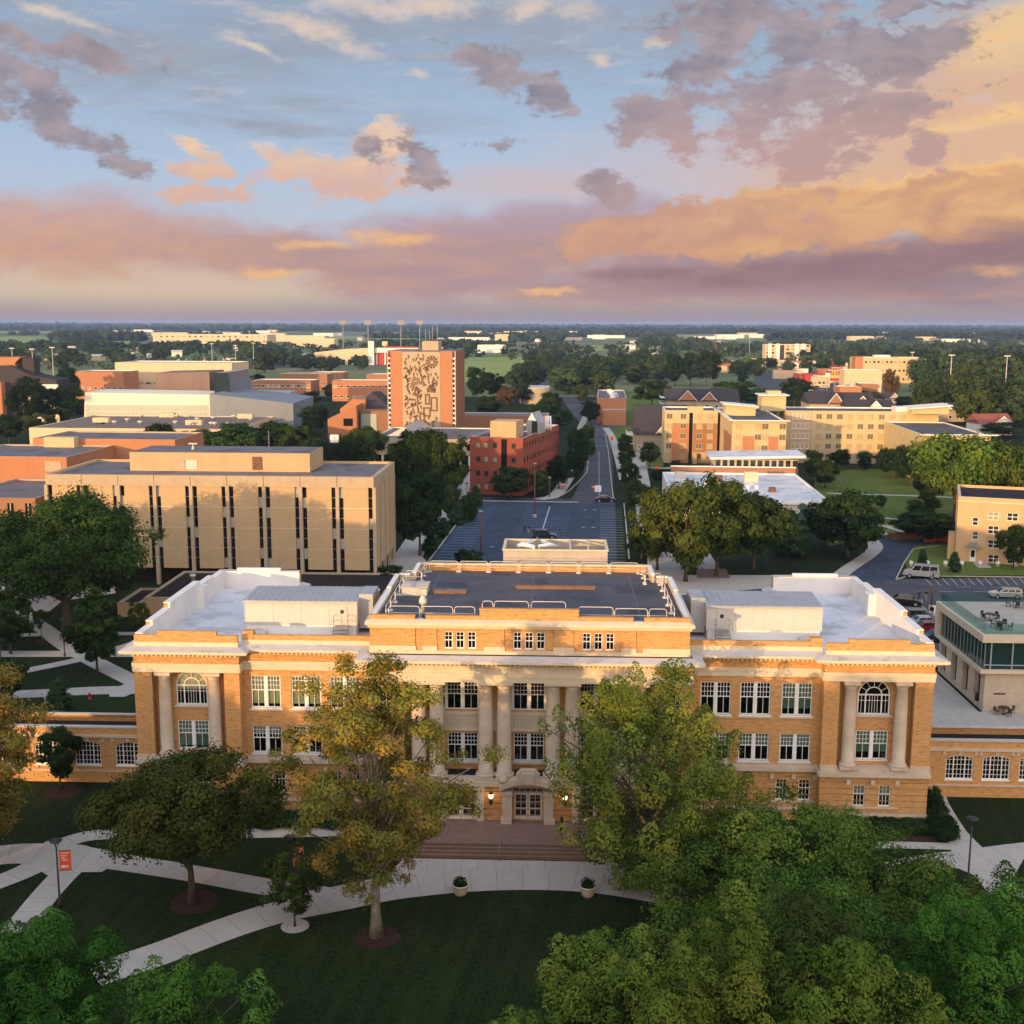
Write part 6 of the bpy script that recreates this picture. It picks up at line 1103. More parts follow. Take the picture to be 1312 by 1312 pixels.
# ---- mural tower and its podium
Y = 365; o = AT(498.3, 552, Y); o.z = 0; tw = thing('tower', 'tall orange brick tower with a dark abstract relief on tan stone', 'tower', o, GA)
Wd = toL(o, GA, AT(583.5, 552, Y - 1.6))[0]; zb, zt = 4.5, Zp(540, 449.6, Y); Dp = 22; s = Wd / 85.2; U = lambda px: (px - 498.3) * s
m = MB(); m.box(0.3, Wd - 0.3, 0.4, Dp - 0.3, 0, zt - 0.5); m.build('core_wall', 'dark_recess', tw)
m = MB(); m.box(U(501), U(516.7), 0, 0.42, 0, zt); m.box(U(564.7), U(580), 0, 0.42, 0, zt); m.build('wall', 'orange_brick', tw)
m = MB(); m.box(U(516.7), U(564.7), -0.12, 0.42, 0, zt - 0.3); m.build('mural_panel', 'tan_concrete', tw)
for c in (U(499.6), U(581.8)):
    m = MB()
    for k in range(19): z = 1 + k * (zt - 2) / 19; m.box(c - 0.35, c + 0.35, 0.15, 0.4, z, z + 0.5, 0)
    m.box(c - 0.6, c - 0.4, 0, 0.42, 0, zt, 1); m.box(c + 0.4, c + 0.6, 0, 0.42, 0, zt, 1); m.build('window_strip', ['white_paint', 'stone_top'], tw)
for k in range(9): m = MB(); v = 0.8 + k * (Dp - 1.2) / 8; m.box(Wd - 0.35, Wd + 0.25, v - 0.55, v + 0.75, 0, zt); m.build('fin', 'brown_brick', tw)  # flank ribs in darker brick, putting this side's shade into the colour
m = MB(); m.box(0, Wd, 0.43, Dp, zt - 0.5, zt + 0.1); m.build('roof', 'grey_roof', tw)
RN = random.Random(31); m = MB(); mu0, mu1 = U(517.6), U(563.8); mw = mu1 - mu0
def wedge(cx, cz, ang, r0, r1, w0, w1):
    c, s_ = cos(ang), sin(ang); P = [(cx + c * r0 - s_ * w0, cz + s_ * r0 + c * w0), (cx + c * r0 + s_ * w0, cz + s_ * r0 - c * w0), (cx + c * r1 + s_ * w1, cz + s_ * r1 - c * w1), (cx + c * r1 - s_ * w1, cz + s_ * r1 + c * w1)]
    m.ext(P, -0.2, -0.1)
for k in range(11): wedge(mu1 - 2.4, zt - 3.4, k * 2 * pi / 11, 0.5, 1.95, 0.1, 0.42)
for k in range(9): wedge(mu0 + 4.0, zt - 9.3, k * 2 * pi / 9 + 0.3, 0.3, 1.3, 0.06, 0.3)
for k in range(6): wedge(mu1 - 0.3, zt - 13.0, pi * 0.7 + k * 0.16, 1.2, 3.6, 0.08, 0.22)
for k in range(230):
    x, z = mu0 + 0.5 + RN.random() * (mw - 1), zb + 0.8 + RN.random() * (zt - zb - 2.2)
    if hypot(x - mu1 + 2.4, z - zt + 3.4) < 2.5 or hypot(x - mu0 - 4, z - zt + 9.3) < 1.7 or (x > mu0 + 6 and zb + 6 < z < zb + 14): continue
    wedge(x, z, RN.choice([pi / 2, pi / 2 + 0.3, 1.2, 1.9, 0.5]), -RN.uniform(0.3, 0.8), RN.uniform(0.3, 0.8), RN.uniform(0.08, 0.2), RN.uniform(0.16, 0.4))
for x0, x1, z0, z1 in ((6.2, 8.6, 6.5, 9.4), (8.6, 10.8, 8.2, 12.6), (6.8, 8.4, 10.2, 13.6), (5.0, 6.8, 5.0, 7.6)):
    for q in ((x0, x1, z0, z0 + 0.45), (x0, x1, z1 - 0.45, z1), (x0, x0 + 0.45, z0 + 0.46, z1 - 0.46), (x1 - 0.45, x1, z0 + 0.46, z1 - 0.46)): m.box(mu0 + q[0], mu0 + q[1], -0.22, -0.1, zb + q[2], zb + q[3])
m.build('mural_relief', 'rust_metal', tw)
m = MB(); m.box(U(538), U(559), 6, 14, zt + 0.1, Zp(548, 437, Y + 8)); m.build('mechanical_room', 'tan_concrete', tw)
for px in (541, 546, 550, 556): m = MB(); m.tube([(U(px), 9, zt + 2), (U(px), 9, zt + 2 + RN.uniform(4.0, 6.5))], 0.12, 5); m.build('antenna', 'grey_metal', tw)
o2 = AT(474, 562, 322); o2.z = 0; zp = Zp(560, 562, 322); pd = thing('podium_building', 'low podium with tan fascia and dark glazing under the mural tower', 'library podium', o2, GA); Wp = toL(o2, GA, AT(652, 562, 322))[0]
shell(pd, 0, Wp, 0, 36, zp * 0.45, zp, 'tan_concrete', 'grey_roof', 0.3, 'white_wall'); m = MB(); m.box(0.8, Wp - 0.8, 1.2, 36, 0, zp * 0.45); m.build('glazing', 'strip_glass', pd)
for k in range(16): m = MB(); u = 1 + k * (Wp - 2) / 15; m.box(u - 0.3, u + 0.3, 0.2, 0.9, 0, zp * 0.46); m.build('column', 'white_wall', pd)
for k in range(10): m = MB(); u = 3 + k * (Wp - 6) / 9; m.box(u - 1.2, u + 1.2, -0.04, 0.05, zp * 0.62, zp * 0.84); m.build('window', 'strip_glass', pd)
m = MB(); c = U(541); m.ext([(c - 5, zp - 0.2), (c + 5, zp - 0.2), (c, zp + 2.4)], 10, 36); m.build('gable_roof', 'metal_roof', pd, (toL(o2, GA, o)[0], 0, 0))
o3 = AT(590, 545, 400); o3.z = 0; b = thing('low_wing', 'low brick wing with a dark window band right of the tower', 'wing', o3, GA); shell(b, 0, 30, 0, 14, 0, Zp(620, 532, 400), 'brown_brick', 'grey_roof', 0.3)
for k in range(12): fwin(b, 1.5 + k * 2.4, 0, 2.2, 1.6, 1.6)
# ---- slanted brick hall left of the tower
Y = 402; o = AT(420, 552, Y); o.z = 0; b = thing('brick_hall', 'orange brick hall with slanted front wall and steep dark roof', 'hall', o, 0.0); X = lambda px: AT(px, 540, Y).x - o.x
m = MB(); m.ext([(0, 0), (X(457), 0), (X(457), Zp(457, 520, Y)), (0, Zp(420, 537, Y))], 0, 14); m.ext([(X(430), 0), (X(462), 0), (X(462), Zp(462, 512, Y + 15)), (X(445), Zp(445, 511, Y + 15)), (X(428), Zp(428, 524, Y + 15))], 14.1, 30); m.build('wall', 'orange_brick', b)
m = MB(); x0, x1, zt = X(449), X(496), Zp(470, 514, Y + 16); zr = Zp(470, 503, Y + 16); xm = X(468)
P = [(x0, 16, zt - 2), (x1, 16, zt - 3), (x1, 32, zt - 2), (x0, 32, zt - 1), (xm, 22, zr), (xm + 2.5, 26, zr)]
for f in ((0, 1, 4), (1, 5, 4), (1, 2, 5), (2, 3, 5), (3, 4, 5), (3, 0, 4), (0, 3, 2, 1)): m.face([P[i] for i in f])
m.build('roof', 'shingle', b)
m = MB(); m.box(X(458) + 0.1, X(500), 6, 26, 0, Zp(470, 528, Y)); m.build('link_wall', 'brown_brick', b); m = MB(); m.box(X(460), X(480), 5.8, 5.95, 0.6, Zp(470, 532, Y)); m.build('glazing', 'pale_glass', b); m = MB(); m.box(X(440), X(452), -0.08, 0.02, 4.6, 7.2); m.build('window', 'strip_glass', b)
o = AT(474, 520, 430); o.z = 0; b = thing('brick_hall', 'small brick hall with single dark roof slope behind the slanted one', 'hall', o, 0.0); m = MB(); m.ext([(0, 0), (9, 0), (9, 9), (0, 12.5)], 0, 16); m.build('wall', 'orange_brick', b); m = MB(); m.ext([(0, 12.5), (9.3, 9.0), (9.3, 9.4), (0, 13.0)], -0.3, 16.3); m.build('roof', 'shingle', b)
# ---- red brick block
o, Wd, a = frame((602, 559.3), (672, 560.0), 13.6); a = -radians(15); rb = thing('red_brick_block', 'four storey red brick block with tan rooftop plant and pale gabled skylight', 'academic building', o, a)
Dp = toL(o, a, G(732.8, 544.4, 13.6))[1]; shell(rb, 0, Wd, 0, Dp, 0, 13.6, 'red_brick', 'dark_roof', 0.5, 'stone_top'); U = lambda q: (q - 75) / (512 - 75) * Wd
m = MB(); m.box(U(335), U(382), -0.06, 0.05, 0.3, 13.2); m.build('stair_glazing', 'strip_glass', rb)
for q in (145, 212, 285, 437):
    for z in (11.0, 7.7, 4.4, 1.2): fwin(rb, U(q), 0, z, 1.1, 1.3, frame='rust_metal')
for k in range(14):
    for z in (11.0, 7.7, 4.4, 1.2): fwin(rb, Wd, 1.6 + k * (Dp - 3.2) / 13, z, 1.1, 1.3, rz=pi / 2, frame='rust_metal', glass='strip_glass')
m = MB(); m.box(U(215), U(430), 3, 10, 13.1, 13.1 + 4.0); m.build('plant_room', 'tan_panel', rb)
m = MB(); x0, x1 = Wd * 0.78, Wd * 1.12 - 1.5; m.ext([(x0, 13.1), (x1, 13.1), (x1, 15.8), ((x0 + x1) / 2, 18.4), (x0, 15.8)], 14, 22); m.build('skylight', 'metal_roof', rb)
m = MB(); m.box(x1 - 1.4, x1 + 0.02, 13.9, 13.99, 13.2, 16.4); m.build('louver', 'black_metal', rb)
for k in range(3): m = MB(); m.tube([(x1 - 1 + k * 0.8, 26, 13.1), (x1 - 0.6 + k * 0.5, 26, 16.8)], 0.25, 6); m.build('vent_pipe', 'white_paint', rb)
m = MB(); m.tube([(Wd * 0.62, 3, 13.9), (Wd * 0.98, 25, 13.9)], 0.14, 5); m.build('pipe', 'white_paint', rb)
# ---- grey drum building, orange block beside the avenue
Y = 585; o = AT(686, 520, Y); o.z = 0; b = thing('drum_building', 'windowless grey building with a rounded front before the far trees', 'building', o, 0.0); r = 20 / F * (Y + 5); m = MB(); pts = [(r * 0.98 * cos(t), r * 0.9 * sin(t)) for t in [pi + 0.25 + k * (pi - 0.7) / 14 for k in range(15)]] + [(r * 0.9, 16), (-r * 0.98, 16)]; zt = Zp(686, 497, Y); m.prism(pts, 0, zt); m.build('wall', 'tan_concrete', b); m = MB(); m.prism([(x * 1.02, y * 1.02) for x, y in pts], zt, zt + 0.5); m.build('roof', 'stone_top', b)
o = AT(764.5, 540, 470); o.z = 0; b = thing('brick_block', 'plain orange brick block with a lower front box beside the avenue', 'building', o, GA); zt = Zp(780, 510, 470); Wd = toL(o, GA, AT(802, 540, 470))[0]; shell(b, 0, Wd, 0, 60, 0, zt, 'orange_brick', 'grey_roof', 0.5, 'stone_top'); shell(b, Wd * 0.2, Wd * 0.98, -9, -0.05, 0, Zp(780, 526, 461), 'orange_brick', 'grey_roof', 0.4, 'stone_top', name='front_wall')
for k in range(7): m = MB(); m.box(-1, 1, -1, 1, 0, 1.4); m.build('roof_unit', 'metal_roof' if k % 2 else 'white_paint', b, (Wd * (0.25 + 0.5 * RN.random()), 6 + k * 7, zt - 0.5))
# ---- yellow hostel
def hostel_rows(par, us, zs, v, w_=1.7, h=1.55, rz=0.0, u=None, frame='hotel_cream'):
    for q in us:
        for z in zs: fwin(par, q if u is None else u, v if u is None else q, z, w_, h, rz, frame, 'hostel_glass', (2, 1))
o, Wd, a = frame((852, 525.5), (919, 527.5), 15.3); ho = thing('hostel', 'long five storey cream and orange brick hostel with angled wings', 'hostel', o, GA); a = GA
zs = (1.2, 4.2, 7.1, 10.0, 12.8); U = lambda px: (px - 852) / 67 * Wd
Lh = lambda px, py, z: toL(o, a, G(px, py, z))
def stripe(u0, u1, v, z0, z1, mt, rz=0.0, nm='brick_facing'): m = MB(); m.box(0, u1 - u0, -0.05, 0.05, z0, z1); return m.build(nm, mt, ho, (u0, v, 0) if rz == 0 else (v, u0, 0), rz)
shell(ho, 0, Wd, 0, 16, 0, 15.3, 'hotel_cream', 'dark_roof', 0.4, 'white_wall')
stripe(U(861), U(882.5), 0, 0.0, 11.6, 'orange_brick'); stripe(U(888), U(919), 0, 3.2, 11.6, 'brown_brick'); stripe(0, U(861), 0, 0.0, 3.2, 'hotel_tan'); stripe(U(888), U(919), 0, 0, 3.2, 'hotel_tan')
m = MB(); m.box(U(883), U(887.5), -0.07, 0.05, 0, 14.6); m.build('stair_glazing', 'strip_glass', ho)
hostel_rows(ho, [U(858), U(875.5)], zs, -0.05); hostel_rows(ho, [U(896), U(909.5)], zs, -0.05)
A = Lh(938.5, 539, 15.0); B = Lh(1006, 538.6, 15.0); w2 = B[0] - A[0]
shell(ho, A[0], B[0], A[1], 17, 0, 15.0, 'hotel_cream', 'dark_roof', 0.3, 'white_wall', name='bay_wall')
m = MB(); m.box(A[0] - 0.8, B[0] + 0.8, A[1] - 0.8, A[1] + 0.2, 15.0, 15.25); m.box(A[0] - 0.8, A[0] + 0.2, A[1] + 0.2, 4, 15.0, 15.25); m.build('eave', 'white_wall', ho)
stripe(A[0] + w2 * 0.2, A[0] + w2 * 0.42, A[1], 0, 11.0, 'orange_brick'); stripe(A[0] + w2 * 0.68, A[0] + w2 * 0.86, A[1], 0, 11.0, 'orange_brick'); stripe(A[0] + w2 * 0.42, A[0] + w2 * 0.68, A[1], 10.4, 11.0, 'orange_brick')
hostel_rows(ho, [A[0] + w2 * f for f in (0.12, 0.48, 0.61, 0.93)], zs[1:], A[1] - 0.05)
nl = 4
for k in range(nl):
    v = A[1] + (0 - A[1]) * (k + 0.5) / nl
    for z in zs[1:]: fwin(ho, A[0], v, z, 1.7, 1.55, -pi / 2, 'hotel_cream', 'hostel_glass', (2, 1))
m = MB(); m.box(-0.05, 0.05, A[1] + 1.0, A[1] * 0.35, 0, 11.0); m.build('brick_facing', 'brown_brick', ho, (A[0], 0, 0))
C_ = Lh(1007, 526, 15.2); E_ = Lh(1212, 530, 15.2); shell(ho, C_[0], E_[0], C_[1], C_[1] + 17, 0, 15.2, 'hotel_cream', 'dark_roof', 0.4, 'white_wall', name='long_wall')
w3 = E_[0] - C_[0]; P3 = lambda px: C_[0] + (px - 1007) / 205 * w3
m = MB(); m.box(C_[0], E_[0], C_[1] - 0.05, C_[1] + 0.05, 0, 3.4); m.build('base_facing', 'hotel_tan', ho)
for j in range(4):
    for z in zs[1:]: fwin(ho, P3(1018.5 + j * 6.2), C_[1], z, 1.05, 1.7, glass='strip_glass')
m = MB(); m.box(P3(1007), P3(1043), C_[1] - 0.04, C_[1] + 0.05, 3.4, 15.0); m.build('stair_facing', 'hotel_tan', ho)
hostel_rows(ho, [P3(1052 + j * 14) for j in range(9)], zs, C_[1] - 0.05)
R0 = Lh(1183, 557.3, 12.3); R1 = Lh(1269, 558, 12.3)
shell(ho, R0[0], R1[0], R0[1], C_[1] - 0.1, 0, 12.3, 'hotel_cream', 'dark_roof', 0.3, 'white_wall', name='east_wall'); m = MB(); m.box(R0[0] - 0.7, R1[0] + 2, R0[1] - 0.8, R0[1] + 0.3, 12.3, 12.55); m.build('eave', 'white_wall', ho)
for k in range(7):
    v = R0[1] + (C_[1] - R0[1]) * (k + 0.5) / 7
    for z in zs[:4]: fwin(ho, R0[0], v, z, 1.5, 1.5, -pi / 2, 'hotel_cream', 'hostel_glass', (2, 1))
for k in range(8):
    for z in zs[:4]: fwin(ho, R0[0] + 2 + k * (R1[0] - R0[0] - 4) / 7, R0[1], z, 1.5, 1.5, 0, 'hotel_cream', 'hostel_glass', (2, 1))
def roofbox(px0, px1, py0, py1, Yw, dep, wall, nm, rm=None, slope=0.0):
    q0, q1 = toL(o, a, AT(px0, py0, Yw)), toL(o, a, AT(px1, py0, Yw)); m = MB(); zt_, zl = Zp(px0, py0, Yw), 14.8
    m.ext([(q0[0], zl), (q1[0], zl), (q1[0], zt_ - slope), (q0[0], zt_)], q0[1], q0[1] + dep); m.build(nm, wall, ho)
    if rm: m = MB(); m.ext([(q0[0] - 0.8, zt_), (q1[0] + 0.8, zt_ - slope), (q1[0] + 0.8, zt_ - slope + 0.3), (q0[0] - 0.8, zt_ + 0.3)], q0[1] - 0.8, q0[1] + dep); m.build('roof_slab', rm, ho)
roofbox(976, 1007, 507, 526, 340, 9, 'hotel_cream', 'stair_tower', 'white_wall'); roofbox(984, 1001, 501, 507, 342, 5, 'hotel_cream', 'stair_cap'); roofbox(930, 968, 518, 530, 322, 8, 'hotel_cream', 'roof_pavilion', 'white_wall', 0.8); roofbox(882, 901, 521, 527, 336, 4, 'hotel_cream', 'plant_box'); roofbox(1148, 1172, 521.5, 530, 334, 5, 'white_wall', 'plant_box'); roofbox(1168, 1215, 524.5, 530, 330, 10, 'hotel_cream', 'roof_pavilion', 'white_wall', -1.0)
m = MB(); m.box(U(889), U(893), -2.2, 0, 0, 3.0); m.build('entrance_porch', 'hotel_tan', ho)
# ---- white roofed dining hall
o, Wd, a = frame((862, 640), (1068, 650), 5.0); dn = thing('dining_hall', 'flat white roofed dining hall with a raised glass pavilion', 'dining hall', o, GA); L2 = lambda px, py, z: toL(o, GA, G(px, py, z)); v1 = L2(960, 606, 5)[1]
shell(dn, 0, Wd, 0, v1, 0, 5.0, 'white_wall', 'white_membrane', 0.35, 'white_paint'); m = MB(); m.box(-0.7, Wd + 0.7, -0.7, 0.0, 4.4, 5.05); m.build('eave', 'white_paint', dn)
m = MB(); m.box(2, Wd, v1 + 0.1, v1 + 0.6, 0, 6.3, 0); m.build('screen_wall', 'brown_brick', dn); m = MB(); m.box(1.9, Wd + 0.1, v1 + 0.02, v1 + 0.68, 6.3, 6.5); m.build('screen_cap', 'white_paint', dn)
q0, q1 = L2(922, 592, 8.6), L2(1034, 593, 8.6); m = MB(); vv = v1 + 3
m.box(q0[0], q1[0], vv, vv + 11, 0, 5.9, 0); m.build('pavilion_wall', 'brown_brick', dn)
for k in range(12): m = MB(); u = q0[0] + 0.8 + k * (q1[0] - q0[0] - 1.6) / 11; m.box(u - 0.55, u + 0.55, vv - 0.05, vv + 0.1, 6.0, 7.7, 0); m.build('window', 'window_blue', dn)
m = MB(); m.box(q0[0] + 0.2, q1[0] - 0.2, vv + 0.12, vv + 10.8, 5.9, 7.9); m.build('clerestory', 'cream_stone', dn)
m = MB(); m.ext([(q0[0] - 1.2, 7.9), (q1[0] + 1.5, 8.5), (q1[0] + 1.5, 9.1), (q0[0] - 1.2, 8.5)], vv - 1.5, vv + 12); m.build('pavilion_roof', 'white_membrane', dn)
for f, v, w_, h, mt in ((0.12, 0.8, 2.6, 1.5, 'metal_pale'), (0.38, 0.7, 2.0, 1.3, 'rust_metal'), (0.3, 0.5, 2.4, 1.2, 'white_paint'), (0.62, 0.72, 3.0, 2.2, 'cream_stone'), (0.7, 0.35, 1.4, 0.9, 'rust_metal'), (0.55, 0.45, 0.6, 0.9, 'white_paint'), (0.58, 0.5, 0.6, 0.9, 'white_paint'), (0.61, 0.45, 0.6, 0.8, 'white_paint')):
    m = MB(); m.box(-w_ / 2, w_ / 2, -0.9, 0.9, 0, h); m.build('roof_unit', mt, dn, (Wd * f, v1 * v, 4.65))
# ---- buff brick hostel block at the right edge
o = G(1223, 719); a = -radians(20); zt = Zp(1225, 636, o.y); rb2 = thing('buff_block', 'four storey buff brick block with white windows and hooded door', 'residence', o, a); Lr = lambda px, py: (toL(o, a, AT(px, py, o.y))[0], Zp(px, py, o.y))
ops = []
for px, w_, rows in ((1249.4, 0.95, (667, 684.8)), (1272, 1.75, (658.9, 676.5, 694.5, 712.8)), (1296, 1.75, (658.9, 676.5, 694.5, 712.8)), (1319, 1.75, (658.9, 676.5, 694.5, 712.8)), (1341, 1.75, (658.9, 676.5, 694.5, 712.8))):
    for py in rows: u, z = Lr(px, py); ops.append((u - w_ / 2, u + w_ / 2, z - 0.7, z + 0.7))
du, dz = Lr(1246, 711); dop = (du - 0.5, du + 0.5, 0.2, 2.4); m = MB(); m.front(0, 30, 0, zt - 0.9, 0, ops + [dop], 0.25, 0, 1)
m.box(-0.06, 30, -0.08, 0.06, zt - 0.9, zt - 0.65, 2); m.front(0, 30, zt - 0.65, zt, 0.0, (), 0, 0); m.face([(0, 16, 0), (0, 0, 0), (0, 0, zt), (0, 16, zt)], 0); m.face([(0, 0, zt), (30, 0, zt), (30, 0.4, zt), (0.4, 0.4, zt)], 2); m.face([(0, 16, zt), (0, 0, zt), (0.4, 0.4, zt), (0.4, 16, zt)], 2); m.face([(0, 16, zt), (30, 16, zt), (30, 16, 0), (0, 16, 0)], 0); m.build('wall', ['buff_brick_light', 'dark_interior', 'limestone'], rb2)
m = MB(); m.box(0.4, 30, 0.4, 16, zt - 0.7, zt - 0.5); m.build('roof', 'black_roof', rb2)
for q in ops: fwin(rb2, (q[0] + q[1]) / 2, 0.16, q[2], round(q[1] - q[0], 2), 1.4, bars=(2 if q[1] - q[0] > 1.2 else 1, 2), glass='window_far')
m = MB(); m.box(dop[0], dop[1], 0.12, 0.18, 0.2, 2.4, 0); m.box(dop[0] + 0.2, dop[1] - 0.2, 0.1, 0.13, 0.9, 2.1, 1); m.build('door', ['white_paint', 'strip_glass'], rb2)
m = MB(); m.prism([(du - 1.1, -1.0), (du + 1.1, -1.0), (du + 1.1, 0), (du - 1.1, 0)], 2.75, 2.9); m.ext([(du - 1.0, 2.9), (du + 1.0, 2.9), (du + 0.45, 3.5), (du - 0.45, 3.5)], -0.9, 0); m.build('door_hood', 'grey_metal', rb2)
m = MB(); m.box(-1.2, -0.05, 1.0, 5, 0, 4.4); m.build('side_porch', 'buff_brick_light', rb2)
# ---- glass walled union with roof terrace at the right edge
A0 = G(1259, 912); a = HA; un = thing('terrace_building', 'stone and teal glass building with a railed roof terrace', 'student centre', A0, a); dv = toL(A0, a, G(1228, 866))[1]
z1 = 4.3; z2 = 8.1; lw = 20; ov = 0.7; dv -= 4.2
m = MB(); m.front(0, lw, 0, z1, 0, [(4.2, 9.0, 1.0, 3.1), (11, 16, 1.0, 3.1)], 0.4, 0, 1)
m.T = Matrix.Rotation(-pi / 2, 4, 'Z'); m.front(-dv - 6, 0, 0, z1, 0, [(-3 - k * 3.6, -1.2 - k * 3.6, 0.3, 3.6) for k in range(4)], 0.5, 0, 1); m.T = None; m.build('stone_wall', ['limestone', 'strip_glass'], un)
m = MB(); m.box(-ov, lw, -ov * 0.8, dv + 6, z1, z1 + 0.35); m.build('floor_slab', 'cream_stone', un)
m = MB(); m.box(-ov + 0.4, lw, -ov * 0.8 + 0.5, dv + 5.5, z1 + 0.35, z2 - 0.5); m.build('curtain_wall', 'teal_glass', un)
for k in range(9): m = MB(); u = 0.4 + k * 2.2; m.box(u - 0.06, u + 0.06, -ov * 0.8 + 0.4, -ov * 0.8 + 0.5, z1 + 0.35, z2 - 0.5); m.build('mullion', 'metal_roof', un)
for k in range(14): m = MB(); v = -0.4 + k * (dv + 5) / 13; m.box(-ov + 0.34, -ov + 0.4, v - 0.05, v + 0.05, z1 + 0.35, z2 - 0.5); m.build('mullion', 'grey_metal', un)
m = MB(); m.box(-ov + 0.45, lw, -ov * 0.8 + 0.42, -ov * 0.8 + 0.49, z1 + 0.75, z1 + 0.85); m.build('transom', 'metal_roof', un)
m = MB(); m.box(-ov, lw, -ov * 0.8, dv + 6, z2 - 0.5, z2 + 0.3); m.box(-ov, -ov + 0.8, dv + 5, dv + 6, z1 + 0.35, z2 - 0.5); m.build('roof_slab', 'cream_stone', un)
m = MB(); m.box(-ov + 0.5, lw, -ov * 0.8 + 0.6, dv + 5.5, z2 + 0.3, z2 + 0.34); m.build('terrace_paving', 'concrete_grey', un)
m = MB(); m.box(-ov + 0.4, lw, -ov * 0.8 + 0.46, -ov * 0.8 + 0.5, z2 + 0.3, z2 + 1.45); m.box(-ov + 0.4, -ov + 0.44, -ov * 0.8 + 0.5, dv + 5.5, z2 + 0.3, z2 + 1.45); m.box(-ov + 0.44, lw, dv + 5.46, dv + 5.5, z2 + 0.3, z2 + 1.45); m.build('glass_railing', 'rail_glass', un)
m = MB(); m.box(1.0, 2.2, -0.04, 0.02, 1.9, 2.08); m.build('sign_plate', 'rust_metal', un)
def UN(u, v, z=0.0): return Vector((A0.x + u * cos(a) - v * sin(a), A0.y + u * sin(a) + v * cos(a), z))
area('plaza', [HL(33.0, 9.8), HL(70, 9.8), UN(30, 0), UN(-0.4, 0), UN(-0.4, dv + 6), UN(-7, dv + 14), HL(37, 30), HL(32.6, 30)], 0.02, 'concrete_plaza', world=True)
# ---- brick arcades left and right of the hall
def arcade(u0, u1, v, label, wins, doorx, d=3.6):
    p = HL(u0, v); ac = thing('brick_arcade', label, 'arcade', p, HA); h = 5.0; L_ = u1 - u0
    ops = [(x - 1.15, x + 1.15, 1.55, 3.75) for x in wins]; m = MB(); m.front(0, L_, 0, 4.15, 0, ops + [(doorx - 0.55, doorx + 0.55, 0.05, 3.3)], 0.35, 0, 1); m.front(0, L_, 4.4, h, 0, (), 0, 0)
    m.face([(0, d, 0), (0, 0, 0), (0, 0, h), (0, d, h)], 0); m.face([(L_, 0, 0), (L_, d, 0), (L_, d, h), (L_, 0, h)], 0); m.face([(L_, d, 0), (0, d, 0), (0, d, h), (L_, d, h)], 0)
    for x in wins:                                              # brick filling above the shallow arch
        N = 8; top = lambda t: 3.75 - 0.28 * t * t
        for i in range(N): t0, t1 = -1 + 2 * i / N, -1 + 2 * (i + 1) / N; m.face([(x + 1.15 * t0, 0.003, top(t0)), (x + 1.15 * t1, 0.003, top(t1)), (x + 1.15 * t1, 0.003, 3.75), (x + 1.15 * t0, 0.003, 3.75)], 0); m.face([(x + 1.15 * t0, 0.003, top(t0)), (x + 1.15 * t0, 0.3, top(t0)), (x + 1.15 * t1, 0.3, top(t1)), (x + 1.15 * t1, 0.003, top(t1))], 0)
    m.build('wall', ['buff_brick', 'dark_interior'], ac); s = MB(); s.box(0, L_, -0.16, 0.2, 4.15, 4.4, 0); s.box(-0.05, L_ + 0.05, -0.06, 0.4, h, h + 0.12, 1); s.box(-0.05, L_ + 0.05, d - 0.3, d + 0.06, h, h + 0.12, 1)
    s.box(0, L_, -0.1, 0.05, 1.0, 1.14, 0)
    for x in wins:
        for q in (-1.35, 0, 1.35): s.box(x + q - 0.14, x + q + 0.14, -0.06, 0.05, 3.78, 4.1, 0)
        window(ac, x, 0.0, 1.58, 2.3, 2.17, 'segment'); 
    s.build('stone_trim', ['limestone', 'stone_top'], ac); m = MB(); m.box(0.05, L_ - 0.05, 0.3, d - 0.3, h - 0.8, h - 0.55); m.build('roof', 'black_roof', ac)
    m = MB(); m.box(doorx - 0.5, doorx + 0.5, 0.2, 0.26, 0.05, 2.2, 0); m.box(doorx - 0.38, doorx + 0.38, 0.17, 0.21, 0.3, 2.0, 1); m.box(doorx - 0.5, doorx + 0.5, 0.2, 0.26, 2.25, 3.3, 2); m.build('door', ['rust_metal', 'strip_glass', 'window_blue'], ac)
    return ac
arcade(32.35, 62, 6.2, 'low brick arcade with curved head windows east of the hall', (4.3, 7.4, 10.5, 13.6, 16.7, 19.8, 22.9), 0.9)
arcade(-62, -32.35, 6.2, 'low brick arcade with curved head windows west of the hall', (26.8, 23.2, 19.6, 16.0, 12.4, 8.8), 28.9)
# ---- dark steep sheet roof building far left
Y = 470; o = AT(-40, 500, Y); o.z = 0; b = thing('field_house', 'dark sheet roofed field house with an orange brick gable', 'field house', o, 0.0); X = lambda px: AT(px, 480, Y).x - o.x
m = MB(); m.ext([(0, 0), (X(72), 0), (X(72), Zp(72, 487, Y)), (X(40), Zp(40, 481, Y)), (X(12), Zp(12, 468, Y)), (0, Zp(-40, 470, Y))], 0, 14); m.build('roof', 'shingle', b); m = MB(); m.ext([(-8, 0), (X(16), 0), (X(16), Zp(16, 465, Y)), (X(24), Zp(24, 458, Y)), (-8, Zp(-40, 458, Y))], 3, 13); m.build('gable_wall', 'orange_brick', b); m = MB(); m.box(X(24), X(39), 4, 10, 14, Zp(30, 459, Y)); m.build('roof_plant', 'shingle', b)
m = MB(); m.box(X(28), X(74), -1.0, -0.1, 0, Zp(50, 486, Y) - 2); m.build('eave_band', 'white_wall', b); m = MB(); m.box(-4, X(6), -4, -0.1, 0, Zp(0, 489, Y)); m.build('front_wall', 'orange_brick', b)
